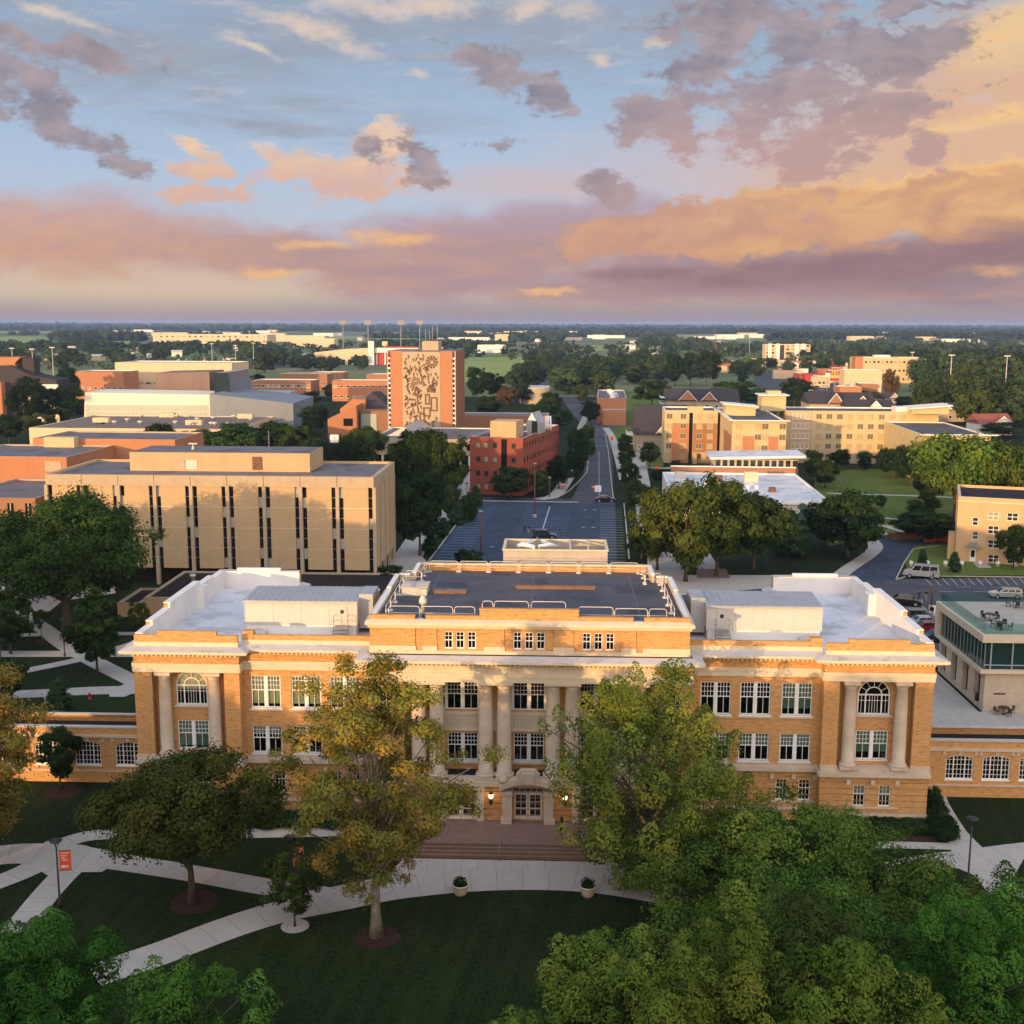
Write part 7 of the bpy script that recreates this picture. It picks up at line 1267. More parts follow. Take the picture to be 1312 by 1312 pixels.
# ---- dormitories and wide halls in the middle distance
def flat(px0, px1, pt, Y, dep, wall, roofm, name, label, cat, rows=0, cols=0, ww=1.6, wh=1.4, rz=GA, cap='white_wall', grp=None, side=0, frame='white_paint', glass='window_far'):
    o = AT(px0, 520, Y); o.z = 0; zt = Zp((px0 + px1) / 2, pt, Y); Wd = toL(o, rz, AT(px1, 520, Y + (px1 - px0) / F * Y * tan(-rz) * -1))[0]; b = thing(name, label, cat, o, rz, grp)
    shell(b, 0, Wd, 0, dep, 0, zt, wall, roofm, 0.4, cap)
    for j in range(rows):
        for k in range(cols): fwin(b, Wd * (k + 0.5) / cols, 0, zt * (j + 0.35) / rows, ww, wh, 0, frame, glass)
    return b, Wd, zt
flat(150, 299, 464.5, 640, 30, 'beige_wall', 'stone_top', 'arena', 'long beige arena with pale fascia before the far parking', 'arena', 1, 16, 3.0, 1.2, frame='beige_wall')
flat(96, 160, 476, 610, 20, 'orange_brick', 'grey_roof', 'brick_wing', 'low orange brick wing left of the beige arena', 'building', 1, 8)
flat(322, 399, 487.5, 600, 18, 'brown_brick', 'brown_roof', 'dormitory', 'brick dormitory with a pale window line beside the arts centre', 'dormitory', 2, 12); flat(360, 420, 479, 690, 16, 'brown_brick', 'brown_roof', 'dormitory', 'set back brick dormitory rising behind the first one', 'dormitory', 1, 8)
flat(426, 499, 488, 600, 16, 'orange_brick', 'brown_roof', 'dormitory', 'two row brick dormitory ending at the mural tower', 'dormitory', 2, 9, 1.8, 1.1); flat(470, 500, 480, 690, 16, 'brown_brick', 'brown_roof', 'dormitory', 'dark brick dormitory peeping over the two row one', 'dormitory', 1, 4); flat(400, 440, 477, 740, 14, 'brown_brick', 'brown_roof', 'dormitory', 'farthest brick dormitory under the hedge row', 'dormitory', 1, 5)
flat(200, 345, 428.5, 2230, 60, 'beige_wall', 'stone_top', 'long_hall', 'very long beige campus hall with a red roof edge near the horizon', 'hall', 2, 20, 4, 3, frame='beige_wall'); flat(340, 418, 430, 2500, 40, 'beige_wall', 'stone_top', 'warehouse', 'long pale warehouse continuing right of the longest hall', 'warehouse'); flat(375, 430, 434, 1950, 30, 'beige_wall', 'stone_top', 'warehouse', 'beige warehouse with white roof left of the stadium', 'warehouse')
flat(634, 680, 428.5, 2650, 60, 'beige_wall', 'stone_top', 'warehouse', 'plain beige warehouse beyond the green field', 'warehouse'); flat(612, 646, 442, 1600, 20, 'white_wall', 'white_membrane', 'barn', 'white barn with window dots at the head of the green field', 'barn', 1, 8, 1.5, 1.2); flat(758, 775, 429, 3000, 30, 'white_wall', 'white_membrane', 'warehouse', 'small bright white shed far down the avenue', 'warehouse'); flat(801, 858, 453.5, 1150, 40, 'white_wall', 'white_membrane', 'warehouse', 'long white warehouse left of the tall trunks', 'warehouse'); flat(560, 590, 438, 2000, 20, 'white_wall', 'stone_top', 'warehouse', 'pale shed among trees left of the white barn', 'warehouse')
flat(120, 690, 416, 9000, 60, 'white_wall', 'stone_top', 'warehouse', 'x', 'warehouse') if False else None
b, Wd, zt = flat(978, 1035, 441.5, 1250, 25, 'beige_wall', 'stone_top', 'motel', 'six storey cream and brown motel above the shopping street', 'motel', 5, 9, 3.0, 2.0, frame='brown_brick')
for f in (0.06, 0.24, 0.66, 0.8): m = MB(); m.box(Wd * f, Wd * (f + 0.08), -0.6, 0.02, 0, zt + 1); m.build('facade_fin', 'white_wall', b)
m = MB(); m.box(Wd * 0.27, Wd * 0.42, -0.3, 0.02, 0, zt - 0.5); m.build('dark_panel', 'shingle', b)
b, Wd, zt = flat(1093, 1180, 458, 800, 18, 'hotel_cream', 'stone_top', 'motel', 'three storey yellow motel with an orange end bay', 'motel', 3, 16, 1.5, 1.5, frame='hotel_tan')
m = MB(); m.box(-0.2, Wd * 0.11, -0.5, 10, 0, zt + 0.5); m.build('end_bay', 'orange_brick', b); m = MB(); m.box(Wd * 0.94, Wd * 1.03, -0.6, 12, 0, zt - 0.5); m.build('end_wall', 'metal_roof', b); m = MB(); m.box(Wd * 0.3, Wd * 0.52, 2, 10, zt - 0.4, zt + 1.6); m.build('plant_room', 'white_wall', b)
flat(1080, 1128, 474, 640, 14, 'beige_wall', 'dark_roof', 'shop', 'grey roofed beige shop below the yellow motel', 'shop', 1, 5, 3, 2)
flat(1075, 1103, 496, 560, 14, 'orange_brick', 'red_roof', 'shop', 'low brick shop with red brown roof', 'shop', 1, 3, 2, 1.6); flat(1102, 1124, 492, 580, 14, 'brown_brick', 'red_roof', 'shop', 'second low shop with red brown roof beside the first', 'shop')
# fast food place with double arch sign
b, Wd, zt = flat(1030, 1062, 483, 740, 14, 'hotel_cream', 'dark_roof', 'fast_food_restaurant', 'low fast food place with red mansard end and pale walls', 'restaurant', 1, 6, 2, 1.6)
m = MB(); m.box(-0.4, Wd * 0.22, -0.6, 10, 1.5, zt + 1.2); m.build('mansard', 'red_paint', b)
p = AT(1069, 492, 700); p.z = 0; sg = thing('arch_sign', 'tall roadside sign of a yellow double arch on a red board', 'sign', p, 0.0); zc = Zp(1069, 480, 700); m = MB(); m.box(-0.25, 0.25, -0.2, 0.2, 0, zc - 2.4); m.build('pole', 'grey_metal', sg); m = MB(); m.box(-2.6, 2.6, -0.25, 0.25, zc - 3.6, zc - 2.2); m.build('board', 'red_paint', sg); m = MB()
for s in (-1, 1): m.tube([(s * 0.95 + 0.95 * cos(t), -0.1, zc - 2.2 + 4.6 * sin(t)) for t in [k * pi / 12 for k in range(13)]], 0.3, 6)
m.build('double_arch', 'yellow_paint', sg)
p = AT(1060, 492, 705); p.z = 0; sg = thing('roadside_sign', 'white square roadside sign left of the yellow arches', 'sign', p); m = MB(); m.box(-0.15, 0.15, -0.1, 0.1, 0, zc - 1.5); m.build('pole', 'grey_metal', sg); m = MB(); m.box(-1.4, 1.4, -0.2, 0.2, zc - 1.5, zc + 0.8); m.build('board', 'white_wall', sg)
# shops of the strip
RN = random.Random(9)
for k in range(26):
    px = RN.uniform(915, 1095); Y = RN.uniform(800, 1150); mt = RN.choice(['beige_wall', 'white_wall', 'red_roof', 'hotel_cream', 'brown_brick', 'orange_brick']); o = AT(px, 470, Y); o.z = 0; b = thing('shop', 'low flat roofed shop in the distant strip below the cream motel', 'shop', o, RN.uniform(-0.2, 0.2), 'shops of the distant strip'); shell(b, 0, RN.uniform(12, 28), 0, 12, 0, RN.uniform(4, 6.5), mt, RN.choice(['stone_top', 'red_roof', 'dark_roof']), 0.4, RN.choice(['red_paint', 'white_wall', 'red_roof']))
for k in range(40):
    z_ = k < 22; px = RN.uniform(-30, 330) if z_ else RN.uniform(440, 980); Y = RN.uniform(1000, 1700) if z_ else RN.uniform(1300, 2600); o = AT(px, 450, Y); o.z = 0
    b = thing('small_house', 'tiny pale house among the distant trees ' + ('left of the stadium' if z_ else 'beyond the tower'), 'house', o, RN.uniform(-0.5, 0.5), 'tiny houses ' + ('left of the stadium' if z_ else 'beyond the tower')); w_, d_, h_ = RN.uniform(9, 16), 9, RN.uniform(4, 6)
    m = MB(); m.ext([(0, 0), (w_, 0), (w_, h_), (0, h_)], 0, d_); m.build('wall', RN.choice(['beige_wall', 'white_wall', 'hotel_cream', 'white_wall']), b); m = MB(); m.face([(-0.4, -0.4, h_), (w_ + 0.4, -0.4, h_), (w_ + 0.4, d_ / 2, h_ + 2.4), (-0.4, d_ / 2, h_ + 2.4)]); m.face([(-0.4, d_ / 2, h_ + 2.4), (w_ + 0.4, d_ / 2, h_ + 2.4), (w_ + 0.4, d_ + 0.4, h_), (-0.4, d_ + 0.4, h_)]); m.build('roof', RN.choice(['shingle', 'brown_roof', 'stone_top']), b)
for k in range(56):
    px = RN.choice([RN.uniform(60, 440), RN.uniform(560, 760), RN.uniform(880, 1300)]); Y = RN.uniform(2600, 5200); o = AT(px, 430, Y); o.z = 0; b = thing('warehouse', 'long pale shed far out on the plain near the horizon', 'warehouse', o, RN.uniform(-0.2, 0.2), 'pale sheds far out on the plain'); shell(b, 0, RN.uniform(25, 110), 0, 30, 0, RN.uniform(6, 11), RN.choice(['white_wall', 'beige_wall', 'white_wall']), 'stone_top', 0.4, 'white_wall')
# ---- stadium
Y = 1120; o = AT(402, 466, Y); o.z = 0; st = thing('stadium', 'white arcaded stadium stand with a tall white tower and red flank', 'stadium', o, 0.0); X = lambda px: AT(px, 460, Y).x - o.x
m = MB(); m.ext([(0, 0), (X(475), 0), (X(475), Zp(475, 446, Y)), (X(440), Zp(440, 447.5, Y)), (0, Zp(402, 452, Y))], 4, 24); m.build('stand', 'beige_wall', st)
for k in range(9): m = MB(); u = 3 + k * X(472) / 9; m.box(u, u + X(472) / 9 * 0.55, 3.9, 4.05, 0, 4.6 + 0.12 * k); m.build('arch_opening', 'dark_recess', st)
m = MB(); m.box(X(472), X(479), 0, 6, 0, Zp(475, 437, Y)); m.build('stair_tower', 'white_wall', st); m = MB(); m.box(X(480), X(535), 6, 20, 0, Zp(500, 452, Y)); m.build('flank_wall', 'red_paint', st); m = MB(); m.box(X(480), X(535), 4, 24, Zp(500, 452, Y), Zp(500, 446, Y)); m.build('press_box', 'white_wall', st); m = MB(); m.box(X(490), X(535), 8, 22, Zp(500, 446, Y), Zp(500, 444.5, Y)); m.build('roof', 'red_paint', st)
for k in range(6): m = MB(); u = X(481) + k * 8; m.box(u, u + 1.4, 5.6, 6, 0, Zp(500, 452, Y)); m.build('column', 'white_wall', st)
m = MB(); m.box(X(486), X(493), 26, 28, Zp(489, 444, Y), Zp(489, 438, Y)); m.build('scoreboard', 'beige_wall', st)
m = MB(); m.lathe([(14, 0), (14, 4), (10, 9), (2, 11)], X(392), 20, 16); m.build('dome_shed', 'metal_roof', st)
for px, Y in ((440, 1240), (472, 1150), (514, 1150), (538, 1240)):
    p = AT(px, 450, Y); p.z = 0; zt = Zp(px, 413, Y); lt = thing('light_mast', 'tall stadium light mast with a broad lamp rack', 'light mast', p, 0, 'stadium light masts'); m = MB(); m.tube([(0, 0, 0), (0, 0, zt)], [0.7, 0.4], 6); m.build('pole', 'grey_metal', lt); m = MB(); m.box(-3.4, 3.4, -0.5, 0.5, zt - 2.2, zt + 1.8); m.build('lamp_rack', 'grey_metal', lt)
for i, (px, by, ty, Y) in enumerate(((68, 470, 446, 700), (42, 466, 448, 700), (16, 462, 447, 760), (272, 462, 441, 950), (302, 462, 443, 1000), (325, 462, 440, 980), (1218, 480, 456, 620), (1289, 482, 457, 620), (960, 450, 432, 1400), (1168, 470, 452, 900))):
    p = AT(px, by, Y); p.z = 0; zt = Zp(px, ty, Y); lt = thing('light_mast', 'slim distant flood light mast rising over the tree tops', 'light mast', p, 0, 'slim distant masts'); m = MB(); m.tube([(0, 0, 0), (0, 0, zt)], [0.32, 0.2], 5); m.build('pole', 'stone_top', lt); m = MB(); m.box(-1.6, 1.6, -0.3, 0.3, zt, zt + 0.7); m.build('lamp_rack', 'stone_top', lt)
p = AT(917, 440, 1500); p.z = 0; lt = thing('radio_mast', 'thin red radio mast beyond the white warehouse', 'radio mast', p); m = MB(); m.tube([(0, 0, 0), (0, 0, Zp(952, 438, 1500) + 8)], 0.5, 4); m.build('pole', 'red_paint', lt)
# ---- gabled houses
def gable_house(px, by, w_, d_, eave, ridge, rz, wall, roofm, label, gables=(), porch=False):
    p = G(px, by); h = thing('gabled_house', label, 'house', p, rz); m = MB(); m.box(0, w_, 0, d_, 0, eave); m.build('wall', wall, h); r = MB(); e = 0.5
    r.face([(-e, -e, eave - 0.2), (w_ + e, -e, eave - 0.2), (w_ + e, d_ / 2, ridge), (-e, d_ / 2, ridge)]); r.face([(-e, d_ / 2, ridge), (w_ + e, d_ / 2, ridge), (w_ + e, d_ + e, eave - 0.2), (-e, d_ + e, eave - 0.2)]); r.face([(-e, -e, eave - 0.2), (-e, d_ / 2, ridge), (-e, d_ + e, eave - 0.2)]); r.face([(w_ + e, -e, eave - 0.2), (w_ + e, d_ + e, eave - 0.2), (w_ + e, d_ / 2, ridge)]); r.build('roof', roofm, h)
    for c, gw, gz, gm in gables:
        m = MB(); z0 = eave + 0.2; m.ext([(c - gw, z0), (c + gw, z0), (c, gz)], -0.6, d_ * 0.4); gb = m.build('gable', gm, h); m = MB(); m.ext([(c - gw - 0.5, z0 - 0.2), (c - gw - 0.1, z0 - 0.2), (c, gz + 0.05), (c + gw + 0.1, z0 - 0.2), (c + gw + 0.5, z0 - 0.2), (c, gz + 0.5)], -0.9, -0.61); m.build('gable_trim', 'white_paint', gb); m = MB()
        m.face([(c - gw - 0.5, -0.9, z0 - 0.15), (c, -0.9, gz + 0.52), (c, d_ * 0.45, gz + 0.52), (c - gw - 0.5, d_ * 0.45, z0 - 0.15)]); m.face([(c, -0.9, gz + 0.52), (c + gw + 0.5, -0.9, z0 - 0.15), (c + gw + 0.5, d_ * 0.45, z0 - 0.15), (c, d_ * 0.45, gz + 0.52)]); m.build('gable_roof', roofm, gb)
    for k in range(max(2, int(w_ / 4))): fwin(h, 1.5 + k * (w_ - 3) / max(1, int(w_ / 4) - 1), 0, 1.2, 1.2, 1.4)
    if porch:
        for j in range(2): m = MB(); m.box(-2.6, -0.1, 1, d_ * 0.5, 2.6 + j * 2.8, 2.85 + j * 2.8); m.box(-2.6, -2.5, 1, d_ * 0.5, 2.85 + j * 2.8, 3.6 + j * 2.8); m.build('balcony', 'white_paint', h)
    return h
gable_house(813, 580, 22, 22, 6.0, 13.5, GA, 'house_tan', 'shingle', 'dark roofed house with white balconies left of the hostel', [(11, 4.2, 11.2, 'beige_wall')], True); gable_house(822, 558, 20, 18, 5.5, 10.6, GA, 'house_tan', 'shingle', 'dark roofed house rising behind the balconied one', [(12, 3.2, 9.4, 'beige_wall')])
gable_house(853, 525, 34, 24, 4.4, 9.4, GA, 'house_tan', 'shingle', 'long dark roofed house with two brick gables above the hostel', [(10, 4.0, 8.8, 'orange_brick'), (20, 3.4, 8.2, 'brown_brick')], True)
gable_house(1036, 528, 30, 22, 4.0, 8.6, GA, 'house_tan', 'shingle', 'dark roofed house with brick chimney behind the long hostel roof', [(12, 3.2, 8.4, 'brown_brick'), (24, 3.0, 7.2, 'orange_brick')]); gable_house(1086, 532, 20, 16, 3.6, 6.6, GA, 'house_tan', 'shingle', 'small dark roof peeping over the long hostel roof', [(12, 2.4, 6.2, 'white_wall')])
gable_house(1136, 525, 8, 10, 5.2, 7.6, 0.5, 'white_wall', 'shingle', 'white two storey house with grey gable before the woods', [(4, 3.2, 7.5, 'white_wall')]); gable_house(1254, 558, 13, 9, 4.6, 7.6, 0.15, 'white_wall', 'red_roof', 'little white house with red brown roof at the wood edge', [(9, 3.0, 6.6, 'white_wall')])
gable_house(1185, 540, 16, 14, 5.0, 7.6, GA, 'house_tan', 'dark_roof', 'grey roofed house just behind the east hostel wing', [(8, 2.4, 7.4, 'white_wall')])
o = AT(1296, 640, 250); o.z = 0; b = thing('garage_block', 'orange brick block with pale flat roof at the right edge behind the locust', 'building', o, GA); shell(b, 0, 24, 0, 22, 0, Zp(1300, 598, 250), 'orange_brick', 'metal_roof', 0.3, 'white_wall')

# ------------------------------------------------------------------ things on the hall roofs
def HT(name, label, cat, u, v, z, rz=0.0, group=None): return thing(name, label, cat, HL(u, v, z), HA + rz, group)
for s, lb in ((-1, 'pale metal rooftop air handler with ribbed top on the west wing roof'), (1, 'pale metal rooftop air handler with ribbed top on the east wing roof')):
    ah = HT('air_handler', lb, 'air handler', s * 19.6, 6.0, 13.6); L_, dp, h = 9.6, 4.6, 3.05
    m = MB(); m.box(-L_ / 2 + 0.1, L_ / 2 - 0.1, 0.1, dp - 0.1, 0, 0.95); m.build('curb_base', 'parapet_membrane', ah)
    m = MB(); m.box(-L_ / 2, L_ / 2, 0, dp, 0.95, h)
    for k in range(5): x = -L_ / 2 + k * L_ / 4; m.box(x - 0.03, x + 0.03, -0.025, 0.0, 0.95, h)
    m.build('casing', 'metal_pale', ah)
    m = MB(); m.face([(-L_ / 2 - 0.08, -0.12, h + 0.01), (L_ / 2 + 0.08, -0.12, h + 0.01), (L_ / 2 + 0.08, dp + 0.1, h + 0.2), (-L_ / 2 - 0.08, dp + 0.1, h + 0.2)]); m.box(-L_ / 2 - 0.08, L_ / 2 + 0.08, -0.12, -0.06, h - 0.14, h + 0.008)
    for k in range(17): x = -L_ / 2 + (k + 0.5) * L_ / 17; m.ext([(x - 0.03, h + 0.02), (x + 0.03, h + 0.02), (x + 0.03, h + 0.1), (x - 0.03, h + 0.1)], -0.1, 0.1); m.face([(x - 0.035, -0.1, h + 0.07), (x + 0.035, -0.1, h + 0.07), (x + 0.035, dp + 0.08, h + 0.27), (x - 0.035, dp + 0.08, h + 0.27)])
    m.build('ribbed_top', 'metal_roof', ah)
    dxx = -s * (L_ / 2 - 1.25); m = MB(); m.box(dxx - 0.42, dxx + 0.42, -0.05, 0.0, 1.05, 2.75, 0); m.box(dxx - 0.14, dxx + 0.14, -0.08, -0.05, 2.0, 2.3, 1); m.build('door', ['metal_pale', 'black_metal'], ah)
    m = MB(); m.box(dxx - 0.6, dxx + 0.6, -0.95, -0.1, 0.9, 0.98); [m.box(dxx - 0.6, dxx + 0.6, -0.95 - 0.25 * (k + 1), -0.95 - 0.25 * k, 0.75 - 0.22 * k, 0.8 - 0.22 * k) for k in range(3)]
    for q in (-1, 1):
        m.tube([(dxx + q * 0.6, -0.9, 0), (dxx + q * 0.6, -0.9, 1.9), (dxx + q * 0.6, -0.1, 1.9)], 0.035, 5); m.tube([(dxx + q * 0.6, -0.9, 1.45), (dxx + q * 0.6, -0.1, 1.45)], 0.03, 5)
    m.build('stair', 'grey_metal', ah)
    m = MB(); m.box(-s * (L_ / 2) - 0.75, -s * (L_ / 2) + 0.75, 1.6, 3.8, 0.5, 3.6) if False else m.box(min(-s * L_ / 2, -s * (L_ / 2 + 1.2)), max(-s * L_ / 2, -s * (L_ / 2 + 1.2)), 1.2, 4.4, 0.4, 3.4); m.build('intake_box', 'metal_roof', ah)
    m = MB(); c = -s * (L_ / 2 + 1.9); m.tube([(c, 0.8, 0), (c, 0.8, 1.1), (c, 2.0, 1.5)], 0.14, 6); m.tube([(c - 0.35, 1.2, 0), (c - 0.35, 1.2, 0.8)], 0.1, 6); m.build('pipe', 'grey_metal', ah)
    du = HT('roof_duct', 'flat pale duct lying behind the ' + ('west' if s < 0 else 'east') + ' air handler', 'duct', s * 22.7, 11.2, 13.6); m = MB(); m.box(-0.9, 0.9, 0, 3.8, 0.25, 0.8); m.build('duct_box', 'metal_roof', du); m = MB(); m.box(-0.7, 0.7, 0.3, 0.5, 0, 0.25); m.box(-0.7, 0.7, 3.2, 3.4, 0, 0.25); m.build('support', 'grey_metal', du)
    pc = HT('roof_unit', 'small pale plant box between the ' + ('west' if s < 0 else 'east') + ' air handler and the attic', 'plant box', s * 15.6, 11.2, 13.6); m = MB(); m.box(-1.6, 1.6, 0, 2.4, 0.3, 2.3); m.build('casing', 'metal_pale', pc); m = MB(); m.box(-1.65, 1.65, -0.05, 2.45, 2.3, 2.4); m.build('lid', 'white_paint', pc)
# guard rails: one bent pipe frame each, on a pair of round feet
RAIL = {}
def rail(u, v, z, L_, rz=0.0, place='front', h=1.05):
    k = round(L_, 2)
    if k not in RAIL:
        m = MB(); a = L_ / 2; m.tube([(-a, 0, 0.05), (-a, 0, h - 0.22), (-a + 0.07, 0, h - 0.06), (-a + 0.22, 0, h), (a - 0.22, 0, h), (a - 0.07, 0, h - 0.06), (a, 0, h - 0.22), (a, 0, 0.05)], 0.032, 6, cap=False); m.tube([(-a, 0, 0.5), (a, 0, 0.5)], 0.026, 5)
        f = MB(); f.lathe([(0.2, 0), (0.2, 0.06), (0.08, 0.1)], -a, 0, 8); g_ = MB(); g_.lathe([(0.2, 0), (0.2, 0.06), (0.08, 0.1)], a, 0, 8); RAIL[k] = (m.mesh('rail_pipe', 'rail_white'), f.mesh('foot', 'rail_white'), g_.mesh('foot', 'rail_white'))
    t = HT('guard_rail', 'white pipe guard rail section along the %s edge of the attic roof' % place, 'guard rail', u, v, z, rz, 'guard rails along the %s edge' % place)
    for n, q in zip(('rail_pipe', 'foot', 'foot'), RAIL[k]): obj(n, q, t)
x = -11.3
for L_ in (2.5, 2.55, 1.65): rail(x + L_ / 2, 0.55, 16.6, L_); x += L_ + 0.12
for c, L_ in ((-3.35, 0.85), (-1.45, 2.75), (1.5, 2.75)): rail(c, 0.5, 17.0, L_, h=1.15)
x = 3.9
for L_ in (2.75, 2.6, 1.4): rail(x + L_ / 2, 0.55, 16.6, L_); x += L_ + 0.12
x = -9.9
for k in range(7): rail(x + 1.35, 18.4, 16.6, 2.7, 0, 'rear'); x += 2.85
for s, pl in ((-1, 'west'), (1, 'east')):
    for v in (1.8, 4.6, 7.4, 10.2, 12.4): rail(s * 11.5, v, 16.6, 2.5, pi / 2, pl)
    rail(s * 10.9, 13.9, 16.6, 1.4, 0, pl); rail(s * 10.2, 15.4, 16.6, 1.9, pi / 2, pl); rail(s * 10.2, 17.3, 16.6, 1.7, pi / 2, pl)
v_ = HT('roof_vent', 'tall round metal vent behind the front edge of the attic roof', 'roof vent', -8.6, 1.3, 16.6); m = MB(); m.lathe([(0.17, 0), (0.17, 0.9), (0.2, 0.95), (0.2, 1.1)], 0, 0, 12); m.build('stack', 'metal_roof', v_); m = MB(); m.lathe([(0.30, 1.1), (0.33, 1.2), (0.30, 1.5), (0.2, 1.55), (0.26, 1.62), (0.08, 1.75)], 0, 0, 12); m.build('cap', 'metal_pale', v_)
h_ = HT('roof_hatch', 'pale ribbed hatch box at the west side of the attic roof', 'roof hatch', -10.2, 8.6, 16.6); m = MB(); m.box(-1.1, 1.1, 0, 2.2, 0, 0.7); m.build('box', 'metal_pale', h_); m = MB(); m.box(-1.2, 1.2, -0.1, 2.3, 0.7, 0.8); [m.box(-1.2, 1.2, 0.2 + k * 0.5, 0.3 + k * 0.5, 0.8, 0.84) for k in range(4)]; m.build('lid', 'metal_roof', h_)
for u, v, w_, lb in ((-7.2, 9.4, 2.9, 'short timber kerb with cable tray beside the pale hatch'), (2.0, 11.6, 7.2, 'long brown timber kerb in the middle of the attic roof')):
    c = HT('timber_curb', lb, 'roof kerb', u, v, 16.6); m = MB(); m.box(-w_ / 2, w_ / 2, 0, 0.55 if w_ < 4 else 0.22, 0, 0.3); m.build('curb', 'timber', c); m = MB(); m.box(-w_ / 2 - 0.04, w_ / 2 + 0.04, -0.04, 0.59 if w_ < 4 else 0.26, 0.3, 0.35); m.build('lid', 'rust_metal' if w_ > 4 else 'grey_roof', c)
# fan screen on the rear roof
sc = HT('cooling_tower', 'tan screened cooling tower with two white fans on the rear roof', 'cooling tower', 2.05, 23.0, 14.0); m = MB(); w_, d_, h = 5.15, 5.6, 3.85
for q in ((-w_, w_, 0, 0.15), (-w_, w_, d_ - 0.15, d_), (-w_, -w_ + 0.15, 0.15, d_ - 0.15), (w_ - 0.15, w_, 0.15, d_ - 0.15)): m.box(q[0], q[1], q[2], q[3], 0, h)
m.build('screen', 'concrete_grey', sc); m = MB()
for q in ((-w_ - 0.1, w_ + 0.1, -0.1, 0.2), (-w_ - 0.1, w_ + 0.1, d_ - 0.2, d_ + 0.1), (-w_ - 0.1, -w_ + 0.2, 0.2, d_ - 0.2), (w_ - 0.2, w_ + 0.1, 0.2, d_ - 0.2), (1.4, 1.55, 0.2, d_ - 0.2), (3.2, 3.35, 0.2, d_ - 0.2)): m.box(q[0], q[1], q[2], q[3], h, h + 0.12)
m.build('screen_cap', 'cream_stone', sc); m = MB(); m.box(-w_ + 0.6, w_ - 3.9, 1.0, d_ - 1, 0, h - 1.1); m.build('tower_casing', 'metal_roof', sc)
for c in (-3.2, -0.55):
    m = MB(); m.lathe([(1.2, h - 1.1), (1.2, h - 0.6), (1.1, h - 0.6), (1.1, h - 0.95)], c, d_ / 2, 18); m.build('fan_ring', 'white_paint', sc); m = MB(); [m.box(c - 1.05, c + 1.05, d_ / 2 - 0.14, d_ / 2 + 0.14, h - 0.85, h - 0.8) if k == 0 else m.box(c - 0.14, c + 0.14, d_ / 2 - 1.05, d_ / 2 + 1.05, h - 0.79, h - 0.75) for k in range(2)]; m.build('fan_blade', 'black_metal', sc)
    s = -1 if c < -2 else 1; m = MB(); m.tube([(-1.88 + s * 0.3, 0.8, h - 0.7), (-1.88 + s * 0.3, 0.8, h + 0.25), (-1.88 + s * 1.4, 1.4, h + 0.35), (-1.88 + s * 1.9, 3.2, h - 0.2), (-1.88 + s * 0.5, 4.4, h + 0.1)], 0.22, 7); m.build('pipe', 'white_paint', sc)

# ------------------------------------------------------------------ lamps, planters, rails at ground level
def lamp_post(loc, label, h=5.0, banner=False, group=None):
    t = thing('street_lamp', label, 'lamp post', loc, 0.15, group); m = MB(); m.lathe([(0.14, 0), (0.14, 0.35), (0.075, 0.45), (0.06, h - 0.5)], 0, 0, 8); m.build('pole', 'black_metal', t)
    m = MB()
    for a in (0.5, 2.6, 4.7): m.tube([(0, 0, h - 0.55), (0.2 * cos(a), 0.2 * sin(a), h - 0.12)], 0.025, 4)
    m.build('bracket', 'black_metal', t); m = MB(); m.lathe([(0.2, h - 0.14), (0.42, h), (0.44, h + 0.06), (0.1, h + 0.12)], 0, 0, 12); m.build('lamp_hood', 'black_metal', t)
    if banner:
        m = MB(); z1, z0 = h - 0.75, h - 2.15; m.box(0.16, 0.92, -0.012, 0.012, z0, z1, 0)
        for z, a, b in ((z1 - 0.2, 0.3, 0.75), (z1 - 0.38, 0.26, 0.7), (z1 - 0.56, 0.3, 0.62), (z1 - 0.72, 0.34, 0.74)):
            x = a
            while x < b: m.box(x, x + 0.07, -0.018, -0.012, z, z + 0.09, 1); x += 0.11
        m.box(0.26, 0.5, -0.018, -0.012, z0 + 0.18, z0 + 0.36, 1); m.box(0.56, 0.62, -0.018, -0.012, z0 + 0.18, z0 + 0.36, 1); m.box(0.68, 0.74, -0.018, -0.012, z0 + 0.18, z0 + 0.36, 1); bn = m.build('banner', ['orange_banner', 'white_text'], t, label='orange banner with rows of white lettering')
        m = MB(); m.tube([(0, 0, z1 + 0.03), (0.95, 0, z1 + 0.03)], 0.02, 4); m.build('banner_arm', 'black_metal', t); m = MB(); m.tube([(0, 0, z0 - 0.03), (0.95, 0, z0 - 0.03)], 0.02, 4); m.build('banner_arm', 'black_metal', t)
    return t
lamp_post(G(77, 1163), 'black lamp post with orange banner where the west walks fork', 4.9, True)
lamp_post(G(374, 1152), 'black lamp post with orange banner hidden behind the sycamore branches', 4.6, True)
lamp_post(G(1240, 1131), 'plain black lamp post at the east walk crossing', 4.9)
lamp_post(G(83, 841), 'plain black lamp post on the west lawn between two young trees', 4.6); lamp_post(G(3, 868), 'plain black lamp post at the left edge of the west lawn', 4.4)
lamp_post(G(948, 1225), 'plain black lamp post standing among the locust crowns', 5.2)
for px, by in ((548, 688), (598, 645), (871, 633), (905, 640)): lamp_post(G(px, by), 'small dark lamp post beside a path between the middle buildings', 4.6, group='path lamps between the middle buildings')
